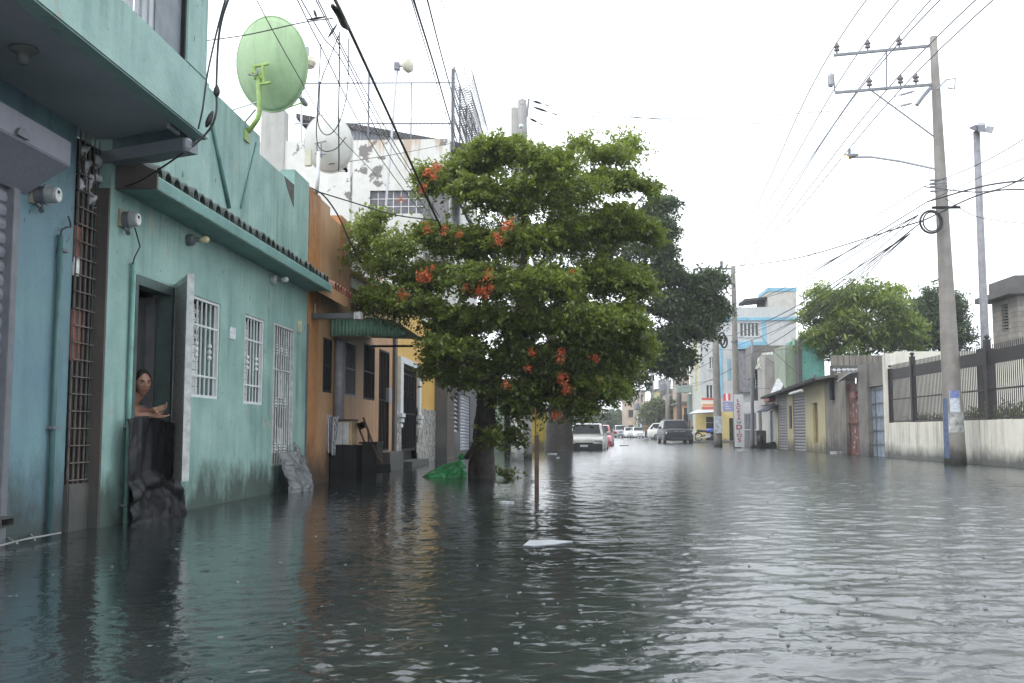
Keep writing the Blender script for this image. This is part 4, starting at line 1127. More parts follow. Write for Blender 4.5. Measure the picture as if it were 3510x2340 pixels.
# brick-tiled pier
pt_ = None
pz = -.38
while pz < 4.2:
    if pt_ is None:
        pt_ = MB().box(0, .03, 0, 1.75, 0, .115).build('tile_course', plain('brown_tile', (.085, .07, .065), .5, var=.5)); pt_.location = (XH + .07, hy0 + .02, pz); setp(pt_, gh)
    else: share('tile_course', pt_, gh, (XH + .07, hy0 + .02, pz))
    pz += .125
MB().box(XH - .3, XH + .08, hy0, hy0 + 1.8, -.4, 4.4).build('pier', M_concd, gh)
GW = [RX(1528, 1540, 1350, 1480, XH), RX(1548, 1572, 1345, 1480, XH), RX(1578, 1612, 1355, 1545, XH)]
rect_wall(XH, hy0 + 1.8, hy1, -.4, 4.2, GW, t=.2).build('wall', M_gh, gh)
for k, Rr in enumerate(GW[:2]):
    wn_ = MB().box(XH - .17, XH - .14, Rr[0] + .002, Rr[1] - .002, Rr[2] + .002, Rr[3] - .002).build('window', M_dark, gh)
    if k == 1:
        nl = 9
        for q in range(nl):
            z = Rr[2] + (Rr[3] - Rr[2]) * (q + .5) / nl
            MB().hexa([(XH - .1, Rr[0] + .1, z + .03), (XH - .1, Rr[1] - .1, z + .03), (XH - .085, Rr[1] - .1, z + .03), (XH - .085, Rr[0] + .1, z + .03)], [(XH - .03, Rr[0] + .1, z - .06), (XH - .03, Rr[1] - .1, z - .06), (XH - .015, Rr[1] - .1, z - .06), (XH - .015, Rr[0] + .1, z - .06)]).build('louvre', M_greyl, wn_)
shutter(gh, XH - .06, GW[2][0], GW[2][1], GW[2][2], GW[2][3], plain('blue_grey_shutter', (.28, .31, .36), .4, .2), .1)
MB().prism([(XH, 30.6, 3.15), (XH + .9, 30.6, 2.75), (XH + .9, 30.6, 2.7), (XH, 30.6, 3.1)], (0, 3.2, 0)).build('blue_awning', plain('blue_canvas', (.04, .07, .20), .7), gh)
# low walls further along
yw_ = thing('yellow_garden_wall', 'low mustard yellow wall beside the dark trunk', 'wall', (-2, 50, 0))
x0, x1 = PY(1700, 1480, 46).x, PY(1880, 1480, 46).x
MB().box(x0, x1, 46, 46.3, -.38, PY(1840, 1415, 46).z).build('face', stucco('mustard_paint', (.42, .33, .05), damp=.4, streak=.5, off=67), yw_)
MB().box(x0 - .05, x1 + .05, 45.95, 46.35, PY(1840, 1415, 46).z + .002, PY(1840, 1415, 46).z + .1).build('coping', M_conc, yw_)
gw = thing('green_garden_wall', 'pale green wall with a dark doorway behind the tree', 'wall', (-3, 40, 0))
x0, x1 = PY(1600, 1480, 41).x, PY(1752, 1480, 41).x
dx0, dx1 = PY(1728, 1480, 41).x, PY(1748, 1480, 41).x
rect_wall_y(41, x0, x1, -.38, 2.9, [(dx0, dx1, -.38, 1.9)], t=.2).build('face', stucco('pale_green_paint', (.26, .33, .24), damp=.5, streak=.5, off=69), gw)
MB().box(dx0, dx1, 41.12, 41.16, -.38, 1.9).build('door', M_dark, gw)
# ------------------------------------------------------------------ foliage
def leaf_quads(c, nrm, size, asp):
    """leaf-shaped quads (rhombs) at centres c with normals nrm"""
    n = len(c)
    a = rng.normal(size=(n, 3)); a -= (a * nrm).sum(1)[:, None] * nrm; a /= np.linalg.norm(a, axis=1)[:, None] + 1e-9
    b = np.cross(nrm, a)
    L = size[:, None]
    droop = np.array([0, 0, -.25]) * L
    v = np.empty((n, 4, 3))
    v[:, 0] = c - a * L * .5; v[:, 1] = c + b * L * asp * .5 + nrm * L * .08; v[:, 2] = c + a * L * .5 + droop; v[:, 3] = c - b * L * asp * .5 + nrm * L * .08
    return v.reshape(-1, 3)
def foliage(name, pads, mat, parent, twigs, per, lsize, asp=.55, twig_r=.15, flat=.45, up=.55, surf=.5, gap=0.0, tbias=0.0):
    """pads: list of (centre, (rx, ry, rz), density)"""
    C, T_ = [], []
    for (c, r, dens) in pads:
        nt_ = max(2, int(twigs * dens))
        d = rng.normal(size=(nt_, 3)); d /= np.linalg.norm(d, axis=1)[:, None]
        rad = rng.random(nt_) ** (1 / 3); rad = surf + (1 - surf) * rad if surf > 0 else rad
        rad *= rng.uniform(.75, 1.12, nt_)
        p = np.array(c) + d * rad[:, None] * np.array(r)
        tt_ = np.clip(.40 + .30 * d[:, 2] + rng.normal(0, .20, nt_) + rng.normal(0, .12) + tbias, 0, 1)  # higher twigs get a paler tint: light from above put into the colour
        for k in range(nt_):
            m_ = per if gap == 0 else int(per * rng.uniform(1 - gap, 1 + gap * .3))
            off = rng.normal(size=(m_, 3)) * np.array([twig_r, twig_r, twig_r * flat])
            C.append(p[k] + off); T_.append(np.clip(tt_[k] + rng.normal(0, .12, m_), 0, 1))
    C = np.concatenate(C); T_ = np.concatenate(T_)
    nr = rng.normal(size=C.shape) * (1 - up); nr[:, 2] += up * np.sign(rng.random(len(C)) + .2)
    nr /= np.linalg.norm(nr, axis=1)[:, None]
    v = leaf_quads(C, nr, rng.uniform(.7, 1.25, len(C)) * lsize, asp)
    return fast_mesh(name, v, len(C), mat, T_, parent)
def sprays(name, pads, mat, parent, nspray, nleaf, length, lsize, asp, axis, jit=.035, droop=.35, up=.6, surf=.35, tilt=.12, tbase=.22, ttip=.40):
    """twigs growing outwards from the tree's axis, leaves strung along each"""
    C, T_ = [], []
    ax = np.array(axis)
    for (c, r, dens) in pads:
        n_ = max(2, int(nspray * dens)); c = np.array(c)
        d = rng.normal(size=(n_, 3)); d /= np.linalg.norm(d, axis=1)[:, None]
        rad = surf + (1 - surf) * rng.random(n_) ** .6
        p = c + d * rad[:, None] * np.array(r)
        o = np.zeros((n_, 3)); o[:, :2] = p[:, :2] - ax
        o /= np.linalg.norm(o, axis=1)[:, None] + 1e-6
        o = o * .7 + d * .35 + rng.normal(size=(n_, 3)) * .38; o[:, 2] = o[:, 2] * .5 + tilt + rng.normal(0, .14, n_)
        o /= np.linalg.norm(o, axis=1)[:, None]
        L = length * rng.uniform(.5, 1.35, n_)
        t = rng.random((n_, nleaf)) ** .8
        q = p[:, None, :] + o[:, None, :] * (L[:, None] * t)[:, :, None]
        q[:, :, 2] -= droop * L[:, None] * t ** 2
        q += rng.normal(size=q.shape) * jit * np.array([1, 1, .7])
        tn = tbase + .16 * d[:, 2] + rng.normal(0, .10, n_) + rng.normal(0, .07)  # pad tops painted paler, as if lit from above
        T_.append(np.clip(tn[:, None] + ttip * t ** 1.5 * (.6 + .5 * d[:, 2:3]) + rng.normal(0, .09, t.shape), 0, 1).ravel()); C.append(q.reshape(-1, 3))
    C = np.concatenate(C); T_ = np.concatenate(T_)
    nr = rng.normal(size=C.shape) * (1 - up); nr[:, 2] += up
    nr /= np.linalg.norm(nr, axis=1)[:, None]
    v = leaf_quads(C, nr, rng.uniform(.55, 1.35, len(C)) * lsize, asp)
    return fast_mesh(name, v, len(C), mat, T_, parent)
def limb(m, pts, r0, r1, n=8, wig=.0):
    pts = [Vector(p) for p in pts]; P = []; R = []
    k_ = 4
    for i in range(len(pts) - 1):
        for q in range(k_):
            t = q / k_; P.append(pts[i].lerp(pts[i + 1], t) + Vector((rnd.uniform(-wig, wig), rnd.uniform(-wig, wig), 0)))
    P.append(pts[-1])
    for i in range(len(P)): R.append(r0 + (r1 - r0) * i / (len(P) - 1) * (1 + rnd.uniform(-.08, .08)))
    m.tube(P, R, n)
M_bark = plain('dark_wet_bark', (.035, .028, .024), .6, var=.6, scale=9, bump=1.0)
M_leafA = leafmat('fresh_green_leaf', (.034, .055, .014), (.235, .30, .065), .40)
M_leafB = leafmat('dark_green_leaf', (.022, .042, .016), (.065, .105, .032), .25)
M_leafC = leafmat('mango_leaf', (.026, .055, .013), (.25, .33, .05), .3)
M_leafD = leafmat('dull_green_leaf', (.06, .085, .03), (.13, .16, .06), .3)

# --- flowering street tree
YT0 = 16.76
base = PZ(1650, 1640, 0)
ft = thing('flowering_tree', 'spreading street tree with orange red blossoms standing in the flood', 'tree', (base.x, base.y, -.3))
def tp_(px, py, dy=0.0): return PY(px, py, YT0 + dy)
tr = MB()
limb(tr, [tp_(1655, 1690), tp_(1660, 1600), tp_(1662, 1500), tp_(1668, 1400), tp_(1672, 1330)], .19, .15, 12, .02)
limb(tr, [tp_(1618, 1690, .1), tp_(1622, 1610, .1), tp_(1640, 1520, .08), tp_(1650, 1420), tp_(1650, 1340)], .09, .08, 9, .02)
limb(tr, [tp_(1600, 1570, -.1), tp_(1625, 1520, -.15), tp_(1632, 1440, -.12), tp_(1650, 1350)], .045, .03, 7, .015)
limb(tr, [tp_(1672, 1340), tp_(1705, 1270), tp_(1735, 1200), tp_(1770, 1080), tp_(1800, 900), tp_(1790, 700), tp_(1760, 540)], .13, .02, 9, .03)
limb(tr, [tp_(1660, 1350), tp_(1625, 1270, -.1), tp_(1560, 1150, -.3), tp_(1470, 1020, -.4), tp_(1380, 900, -.5), tp_(1310, 800, -.4)], .11, .015, 8, .03)
limb(tr, [tp_(1735, 1200), tp_(1840, 1100, -.4), tp_(1980, 980, -.7), tp_(2120, 820, -.5), tp_(2210, 760, -.3)], .09, .012, 8, .03)
limb(tr, [tp_(1720, 1230), tp_(1880, 1230, .5), tp_(2050, 1180, .6), tp_(2200, 1060, .4)], .08, .012, 8, .03)
limb(tr, [tp_(1790, 900), tp_(1900, 720, .3), tp_(2020, 600, .4), tp_(2150, 515, .3)], .05, .008, 7, .03)
limb(tr, [tp_(1780, 1000), tp_(1650, 820, .5), tp_(1560, 680, .6), tp_(1480, 600, .4)], .05, .008, 7, .03)
limb(tr, [tp_(1700, 1280), tp_(1760, 1180, 1.0), tp_(1850, 950, 1.5), tp_(1880, 780, 1.5)], .08, .015, 7, .03)
limb(tr, [tp_(1660, 1330), tp_(1640, 1180, 1.0), tp_(1560, 960, 1.4)], .07, .015, 7, .03)
limb(tr, [tp_(2120, 820, -.5), tp_(2180, 700, -.3), tp_(2225, 645, -.2)], .02, .005, 6, .02)
tr.build('trunk', M_bark, ft, smooth=True)
PADS = [(1720, 512, 135, 42, 1), (1640, 560, 95, 48, .8), (1870, 560, 130, 55, 1), (2050, 532, 95, 24, .6), (2125, 500, 55, 12, .3), (1960, 500, 60, 20, .25),
        (1900, 650, 200, 75, 1.2), (2080, 618, 120, 30, .7), (2190, 642, 40, 12, .2), (1720, 680, 140, 80, 1), (1610, 640, 70, 40, .5),
        (1290, 800, 75, 60, .55), (1320, 745, 50, 25, .22), (1385, 850, 85, 55, .6), (1500, 810, 95, 55, .8), (1340, 905, 85, 45, .6), (1255, 870, 40, 40, .2),
        (1620, 830, 125, 75, 1), (1780, 820, 140, 60, 1), (1960, 800, 175, 85, 1.2), (2120, 760, 115, 75, 1), (2220, 790, 48, 45, .5),
        (1480, 950, 130, 65, 1), (1320, 1010, 85, 45, .6), (1650, 960, 140, 75, 1), (1850, 970, 175, 75, 1.2), (2050, 950, 150, 80, 1.1), (2185, 975, 85, 50, .7),
        (1420, 1040, 140, 40, .9), (1290, 1040, 55, 25, .35), (1600, 1090, 170, 65, 1.1), (1800, 1100, 180, 75, 1.2), (2000, 1100, 165, 85, 1.2), (2155, 1110, 95, 85, .9),
        (1540, 1160, 90, 40, .5), (1560, 1200, 130, 55, .8), (1750, 1220, 150, 75, 1), (1950, 1230, 160, 85, 1.2), (2120, 1235, 100, 75, .9), (2200, 1180, 45, 50, .4),
        (1590, 1290, 80, 45, .45), (1510, 1260, 50, 30, .25), (1850, 1320, 140, 70, 1), (2020, 1325, 115, 60, .9), (2110, 1320, 50, 45, .4), (1780, 1390, 90, 45, .45), (1950, 1390, 90, 40, .45), (1730, 1340, 80, 40, .4),
        (1500, 640, 60, 20, .3), (1560, 585, 55, 18, .25), (1480, 600, 40, 18, .2), (1690, 1490, 25, 50, .12), (1745, 1490, 35, 40, .12), (1720, 1615, 20, 25, .05)]
pads = []; thin = []
for (cx, cy, rx, ry, dn) in PADS:
    if cx > 2100 and cy > 700: cx -= 28
    dx = (cx - 1745) / 560; dz = (cy - 930) / 520
    dep = 2.0 * math.sqrt(max(.05, 1 - dx * dx - dz * dz * .6))
    for dy, wgt in ((-dep * rnd.uniform(.55, 1.0), .75), (dep * rnd.uniform(-.25, .8), .75)):
        Y_ = YT0 + dy; c = PY(cx, cy, Y_)
        s = Y_ / F0
        rx_, ry_ = max(.4 * rx, rx - 34), max(.45 * ry, ry * .95 - 14)
        (thin if cx < 1430 and cy < 930 or cy < 545 and cx > 1930 else pads).append((tuple(c), (rx_ * s, min(rx_ * s, .7), ry_ * s), dn * wgt))
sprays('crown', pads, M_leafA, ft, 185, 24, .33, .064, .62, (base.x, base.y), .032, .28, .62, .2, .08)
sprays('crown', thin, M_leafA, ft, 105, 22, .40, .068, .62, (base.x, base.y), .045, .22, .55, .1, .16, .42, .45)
FL = [(1470, 590), (1450, 640), (1500, 572), (1488, 605), (1445, 655), (1455, 940), (1482, 915), (1440, 955), (1470, 950), (1730, 782), (1700, 805), (1745, 768), (1712, 825), (1670, 945), (1655, 992), (1682, 985), (1640, 1002), (1668, 1015), (1830, 1212), (1822, 1205), (1925, 1205), (1920, 1230), (1925, 1288), (1930, 1300), (1935, 1342), (1945, 1330), (2040, 1225), (2030, 1345), (2055, 1300), (1812, 1262), (1908, 1422), (1375, 683), (1465, 782), (1595, 985), (1520, 800), (1525, 780), (1735, 1318), (1575, 805), (1380, 1010), (1960, 930)]
fp = None
for (fx_, fy_) in FL:
    dx = (fx_ - 1745) / 560; dz = (fy_ - 930) / 520
    dep = 2.0 * math.sqrt(max(.05, 1 - dx * dx - dz * dz * .6)) + .35
    c = PY(fx_, fy_, YT0 - dep)
    if fp is None:
        k = 60; cc = rng.normal(size=(k, 3)) * .05; nn_ = rng.normal(size=(k, 3)); nn_ /= np.linalg.norm(nn_, axis=1)[:, None]
        fp = fast_mesh('blossom', leaf_quads(cc, nn_, rng.uniform(.03, .055, k), .8), k, leafmat('orange_red_petal', (.42, .055, .03), (.62, .17, .06), .3), rng.random(k))
        fp.location = c; setp(fp, ft)
    else:
        o = share('blossom', fp, ft, c, (rnd.uniform(0, 6), rnd.uniform(0, 6), rnd.uniform(0, 6)))
        sc_f = rnd.uniform(.4, .85); o.scale = (sc_f, sc_f, sc_f * rnd.uniform(.8, 1.4))
# --- big dark tree further along
Y2 = 42.1
b2 = PZ(1915, 1545, 0)
dt = thing('shade_tree', 'huge dark green shade tree with thick trunk behind the flowering tree', 'tree', (b2.x, b2.y, -.3))
t2 = MB()
def q2(px, py, dy=0): return PY(px, py, Y2 + dy)
limb(t2, [q2(1918, 1570), q2(1917, 1500), q2(1920, 1400), q2(1930, 1250)], .62, .45, 14, .03)
for pts, r in (([q2(1930, 1280), q2(2050, 1120), q2(2200, 1000), q2(2380, 950)], .3), ([q2(1930, 1260), q2(2000, 1000), q2(2150, 800), q2(2230, 700)], .3), ([q2(1925, 1270), q2(1850, 1050), q2(1750, 850)], .28), ([q2(2050, 1120), q2(2200, 1130), q2(2330, 1150)], .16), ([q2(2150, 1040), q2(2280, 1080), q2(2420, 1040)], .14), ([q2(1940, 1290), q2(2080, 1250), q2(2220, 1230)], .16)):
    limb(t2, pts, r, .04, 8, .06)
t2.build('trunk', M_bark, dt, smooth=True)
P2 = [(2190, 770, 90, 60, .9), (2243, 690, 36, 22, .35), (2222, 720, 48, 36, .45), (2275, 700, 22, 14, .12), (2262, 780, 55, 50, .5), (2255, 850, 50, 65, .7), (2270, 930, 70, 60, .8), (2340, 960, 55, 40, .5), (2425, 950, 48, 40, .6), (2400, 1000, 65, 55, .8), (2440, 1060, 35, 55, .5), (2380, 1090, 60, 50, .6), (2290, 1040, 100, 70, 1), (2330, 1130, 80, 45, .6), (2260, 1170, 80, 60, .7), (2310, 1215, 60, 45, .5), (2240, 1240, 70, 45, .5), (2285, 1270, 25, 30, .2), (2390, 1140, 30, 20, .2),
      (2130, 900, 120, 130, 1), (2100, 1120, 120, 110, 1), (2000, 800, 160, 140, .8), (1850, 950, 180, 180, .8), (1980, 1230, 160, 100, .8), (1700, 900, 150, 180, .6), (2080, 1330, 70, 40, .4), (2150, 1290, 70, 40, .4)]
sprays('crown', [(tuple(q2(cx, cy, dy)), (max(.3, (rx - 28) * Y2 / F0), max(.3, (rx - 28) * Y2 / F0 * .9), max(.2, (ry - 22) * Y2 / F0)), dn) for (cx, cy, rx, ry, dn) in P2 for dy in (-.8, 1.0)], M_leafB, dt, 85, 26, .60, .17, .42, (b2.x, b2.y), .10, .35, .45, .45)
# --- trees behind the right-hand walls
def round_tree(name, label, px, py, rx, ry, Y, mat, lsize, twigs, per, extra=(), base_z=-.3, group=None, gap=0):
    c = PY(px, py, Y); s = Y / F0
    t = thing(name, label, 'tree', (c.x, Y, base_z), group=group)
    tk = MB(); limb(tk, [(c.x, Y, base_z), (c.x + .1, Y, c.z - ry * s * .7), (c.x, Y, c.z)], .055 * rx * s + .08, .05, 8, .05)
    for a in range(5):
        an = a * 1.3; limb(tk, [(c.x, Y, c.z - ry * s * .5), (c.x + math.cos(an) * rx * s * .6, Y + math.sin(an) * rx * s * .5, c.z + (.1 + .12 * a) * ry * s)], .09, .02, 6, .05)
    tk.build('trunk', M_bark, t, smooth=True)
    pads = []
    for k in range(16):
        an = k * 2.399; h = -0.85 + 1.7 * (k + .5) / 16; rr = math.sqrt(max(0, 1 - h * h)) * .68
        rr *= rnd.uniform(.8, 1.25); hh_ = h + rnd.uniform(-.12, .12)
        pads.append(((c.x + math.cos(an) * rr * rx * s, Y + math.sin(an) * rr * rx * s, c.z + hh_ * ry * s * .82), (rx * s * rnd.uniform(.20, .36),) * 2 + (ry * s * rnd.uniform(.16, .28),), rnd.uniform(.5, 1.0)))
    for (ex, ey, erx, ery, dn) in extra:
        pads.append((tuple(PY(ex, ey, Y - .5)), (erx * s, erx * s, ery * s), dn))
    sprays('crown', pads, mat, t, twigs, per, lsize * 2.6, lsize, .30, (c.x, Y), lsize * .5, .55, .3, .6, .2, .20, .55)
    return t
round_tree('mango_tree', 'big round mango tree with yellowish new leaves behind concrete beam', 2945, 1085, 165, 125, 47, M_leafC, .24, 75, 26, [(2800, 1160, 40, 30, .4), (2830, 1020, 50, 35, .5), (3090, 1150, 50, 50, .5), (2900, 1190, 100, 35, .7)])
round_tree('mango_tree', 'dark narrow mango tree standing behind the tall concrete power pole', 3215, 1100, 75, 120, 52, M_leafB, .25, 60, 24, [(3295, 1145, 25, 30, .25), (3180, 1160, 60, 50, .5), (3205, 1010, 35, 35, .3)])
round_tree('street_tree', 'light green street tree beside the far parked cars', 2258, 1410, 52, 52, 112, M_leafD, .36, 30, 22, [(2230, 1440, 30, 35, .3)], base_z=0)
round_tree('far_tree', 'hazy tree behind the red car at the end of the street', 1995, 1430, 40, 45, 150, M_leafB, .6, 22, 18, base_z=0)
round_tree('far_tree', 'hazy tall tree far down the street beside the peach building', 2120, 1440, 32, 45, 190, M_leafB, .7, 18, 16, base_z=0)
round_tree('far_tree', 'hazy broad tree far down the street beyond the white sedan', 2050, 1445, 35, 38, 170, M_leafB, .7, 18, 16, base_z=0)

# ------------------------------------------------------------------ white warehouse behind the left houses
YW = 29.0
wh = thing('white_warehouse', 'tall off-white warehouse with rust streaks, peeled plaster and glass block window', 'building', (-8, YW, 0))
wx0, wx1 = PY(880, 600, YW).x - 4, PY(1540, 700, YW).x
zt = PY(1300, 479, YW).z
WR = RY(1268, 1452, 652, 732, YW)
M_wh = stucco('warehouse_paint', (.62, .62, .59), (.55, .55, .52), damp=0, streak=.25, off=71, scale=.9, patch=.42, patchc=(.17, .16, .15), rust=(zt, 1.5, (.34, .19, .085)), streakc=(.3, .26, .2))
zg = PY(1300, 640, YW).z
rect_wall_y(YW, wx0, wx1, -.3, zt, [(WR[0], WR[1], WR[2], WR[3]), (-4.0, wx1, -.3, 4.5)], t=.3).build('front_wall', M_wh, wh)
MB().box(wx1 - .3, wx1 - .002, YW + .3, YW + 9, 4.5, zt).build('street_wall', M_wh, wh)
MB().box(wx0, wx1, YW + .301, YW + 9, zt - .3, zt - .1).build('roof', M_concd, wh)
win = MB().box(WR[0], WR[1], YW + .25, YW + .27, WR[2], WR[3]).build('window', M_dark, wh)
bpn = None
for i in range(7):
    for j in range(3):
        w_, h_ = (WR[1] - WR[0]) / 7, (WR[3] - WR[2]) / 3
        if bpn is None:
            bpn = MB().box(.012, w_ - .012, 0, .05, .012, h_ - .012).build('pane', plain('grey_block_glass', (.12, .12, .14), .2, var=.4), None, bevel=.008); bpn.location = (WR[0], YW + .1, WR[2]); setp(bpn, win)
        else: share('pane', bpn, win, (WR[0] + i * w_, YW + .1, WR[2] + j * h_))
for i in range(1, 7):
    MB().box(WR[0] + i * w_ - .012, WR[0] + i * w_ + .012, YW + .09, YW + .16, WR[2], WR[3]).build('mullion', M_white, win)
for j in range(1, 3): MB().box(WR[0], WR[1], YW + .085, YW + .155, WR[2] + j * h_ - .012, WR[2] + j * h_ + .012).build('mullion', M_white, win)
R = RY(1455, 1537, 598, 900, YW)
MB().box(R[0], R[1], YW - .25, YW - .002, R[2], R[3]).build('weathered_pier', stucco('grey_weathered', (.17, .165, .17), (.12, .12, .125), damp=0, streak=.8, off=75), wh)
MB().box(R[0] - .15, R[1] + .15, YW - .35, YW, R[3] + .002, R[3] + .14).build('pier_cap', M_concd, wh)
a_ = PY(1538, 600, YW + .5); b_2 = PY(1600, 735, YW + .5)
MB().hexa([(a_.x, YW + .4, a_.z), (a_.x, YW + 3, a_.z), (b_2.x + .05, YW + 3, b_2.z), (b_2.x + .05, YW + .4, b_2.z)], [(a_.x, YW + .4, a_.z + .06), (a_.x, YW + 3, a_.z + .06), (b_2.x + .05, YW + 3, b_2.z + .06), (b_2.x + .05, YW + .4, b_2.z + .06)]).build('blue_canopy', plain('faded_blue_sheet', (.12, .19, .30), .5), wh)
# rooftop shed
YS = YW + .8
ra, rb = PY(1015, 405, YS), PY(1640, 522, YS)
ra2, rb2 = PY(1015, 388, YS), PY(1640, 500, YS)
MB().prism([ra, rb, rb2, ra2], (0, 3.0, 0)).build('shed_roof', plain('dark_roof_sheet', (.035, .03, .03), .6), wh)
x0, x1 = PY(1055, 450, YS).x, PY(1428, 450, YS).x
m = MB(); nn = 120
for i in range(nn + 1):
    s = i / nn; x = x0 + (x1 - x0) * s; zt2 = ra.z + (rb.z - ra.z) * ((x - ra.x) / (rb.x - ra.x)) - .01
    m.v += [(x, YS + .12 + .03 * math.cos(i * math.pi / 2), zt - .3), (x, YS + .12 + .03 * math.cos(i * math.pi / 2), zt2)]
for i in range(nn): m.f.append((2 * i, 2 * i + 2, 2 * i + 3, 2 * i + 1))
m.build('shed_wall', plain('galvanised_sheet', (.36, .37, .40), .5, .2, var=.2), wh)
MB().box(x1, PY(1560, 450, YS).x, YS + .3, YS + .36, zt - .3, PY(1500, 475, YS).z).build('shed_wall', M_dark, wh)
# grey concrete stair block on the left of it
x0, x1 = PY(893, 500, 25).x, PY(1000, 500, 25).x
sb = thing('concrete_stair_block', 'bare grey concrete block standing behind the turquoise parapet', 'wall', (x0, 25.2, 0))
MB().box(x0, PY(975, 400, 25).x, 25, 25.4, -.3, PY(930, 376, 25).z).build('column', stucco('pale_concrete', (.40, .40, .38), (.33, .33, .31), damp=0, streak=.5, off=77), sb)
MB().box(PY(975, 400, 25).x + .002, PY(1200, 500, 25).x, 25.05, 25.35, -.3, PY(1100, 480, 25).z).build('panel', M_wh, sb)
# rooftop fence: posts, rails, mesh, razor wire
rf = thing('rooftop_fence', 'chain link fence with razor wire coils on the warehouse roof', 'fence', (-6, YW, zt))
YF = YW + .35
for px, pt in ((1265, 238), (1550, 235), (1640, 430), (1095, 280), (1410, 285)):
    p = PY(px, pt, YF); MB().tube([(p.x, YF, zt - .25), p], .028 if px != 1410 else .02, 6).build('post', M_grey, rf)
for py in (285, 424):
    p, q = PY(1010, py, YF), PY(1562, py - 2, YF); MB().tube([p, q], .022, 6).build('rail', M_grey, rf)
def coil(p, q, r, turns, w=.006):
    p, q = Vector(p), Vector(q); d = (q - p); L_ = d.length; d.normalize(); u = d.orthogonal().normalized(); v = d.cross(u)
    return MB().tube([p + d * (L_ * k / (turns * 14)) + (u * math.cos(2 * math.pi * k / 14) + v * math.sin(2 * math.pi * k / 14)) * r for k in range(turns * 14 + 1)], w, 3)
coil(PY(1060, 262, YF), PY(1555, 255, YF), .20, 34, .005).build('razor_coil', M_alu, rf)
coil(PY(1060, 410, YF), PY(1640, 400, YF), .22, 30, .005).build('razor_coil', M_alu, rf)
m = MB(); p0, p1 = PY(1170, 425, YF), PY(1560, 425, YF); hh = p0.z - zt + .05
k = p0.x
while k < p1.x:
    m.tube([(k, YF + .02, p0.z), (min(k + hh, p1.x), YF + .02, p0.z - min(hh, p1.x - k))], .006, 3); m.tube([(k, YF + .03, p0.z - hh), (min(k + hh, p1.x), YF + .03, p0.z - hh + min(hh, p1.x - k))], .006, 3); k += .11
o = m.build('mesh_wire', M_grey, rf); o['kind'] = 'stuff'
p, q = PY(1585, 262, YF), PX(1632, 420, PY(1585, 262, YF).x)
for dz, r in ((0, .33), (-.62, .30), (-1.2, .28)):
    coil(Vector(p) + Vector((0, 0, dz)), Vector((p.x, 35.0, p.z + dz)), r, 26, .010).build('razor_coil', plain('rusted_wire', (.05, .05, .055), .6), rf)
for yy_ in (YF, 31, 33, 35):
    MB().tube([(p.x - .25, yy_, zt - .25), (p.x - .25, yy_, p.z + .3)], .028, 6).build('post', M_grey, rf)
for dz in (.3, -.5, -1.2): MB().tube([(p.x - .25, YF, p.z + dz), (p.x - .25, 35, p.z + dz)], .018, 5).build('rail', M_grey, rf)
# floodlight pole and antenna mast
fl = thing('roof_floodlight', 'round white floodlight on a thin pole beside the green dish', 'lamp', PY(1035, 560, 25.6))
p = PY(1036, 180, 25.6)
MB().tube([PY(1032, 560, 25.6), PY(1034, 200, 25.6), p, PY(1044, 172, 25.6), PY(1052, 185, 25.6)], .03, 6).build('pole', M_alu, fl)
c = PY(1052, 190, 25.6); MB().lathe([(0, .05), (-.06, .09), (-.08, .22), (-.2, .25), (-.30, .20), (-.30, .02)], c, n=14).build('shade', plain('cream_lamp_shade', (.55, .53, .40), .4), fl, smooth=False)
MB().box(c.x - .05, c.x + .05, 25.55, 25.65, c.z, c.z + .22).build('ballast', M_greyl, fl)
an = thing('antenna_mast', 'slender leaning mast with a small round dish antenna', 'antenna', PY(1320, 735, 27.5))
MB().tube([PY(1320, 738, 27.5), PY(1362, 230, 27.5)], .035, 8).build('mast', M_alu, an)
c = PY(1396, 224, 27.5); MB().lathe([(-.08, .05), (-.05, .17), (0, .21), (.06, .20), (.10, .14), (.12, .02)], c, (.8, -.6, 0), 18).build('drum', plain('cream_drum', (.50, .48, .38), .45), an, smooth=True)
MB().box(PY(1358, 225, 27.5).x, c.x - .1, 27.45, 27.55, c.z - .03, c.z + .03).build('arm', M_alu, an); MB().box(PY(1358, 225, 27.5).x - .05, PY(1370, 225, 27.5).x, 27.42, 27.58, c.z - .12, c.z + .08).build('bracket', M_grey, an)

# ------------------------------------------------------------------ twin concrete poles behind the flowering tree
M_pole = stucco('pole_concrete', (.27, .26, .25), (.21, .205, .20), damp=.3, streak=.3, off=81, bump=.5)
def pole_mesh(bx, by, tx, ty, zt_, r0, r1, n=16):
    return MB().tube([(bx + (tx - bx) * k / 8, by + (ty - by) * k / 8, -.38 + (zt_ + .38) * k / 8) for k in range(9)], [r0 + (r1 - r0) * k / 8 for k in range(9)], n)
bA = PZ(1774, 1577, 0); tA = PY(1764, 370, bA.y); bB = PZ(1800, 1574, 0); tB = PY(1789, 335, bB.y)
pa = thing('concrete_pole', 'shorter of two concrete poles behind the tree, whitewashed at the base', 'pole', (bA.x, bA.y, 0))
pole_mesh(bA.x, bA.y, tA.x, bA.y, tA.z, .175, .10).build('shaft', M_pole, pa, smooth=True)
pole_mesh(bA.x, bA.y, bA.x + (tA.x - bA.x) * .17, bA.y, 1.55, .178, .166).build('whitewash', stucco('white_wash', (.60, .61, .60), (.52, .53, .52), dirt=(.06, .065, .065), damp=.4, dampn=.2, streak=.3, off=65), pa, smooth=True)
pb2 = thing('concrete_pole', 'taller of two concrete poles behind the tree, with strain insulators', 'pole', (bB.x, bB.y + .25, 0))
pole_mesh(bB.x, bB.y + .25, tB.x, bB.y + .25, tB.z, .20, .13).build('shaft', M_pole, pb2, smooth=True)
yq = bB.y + .05
p, q = PY(1813, 337, yq), PY(1806, 400, yq); MB().tube([q, p], .03, 6).build('steel_angle', M_grey, pb2)
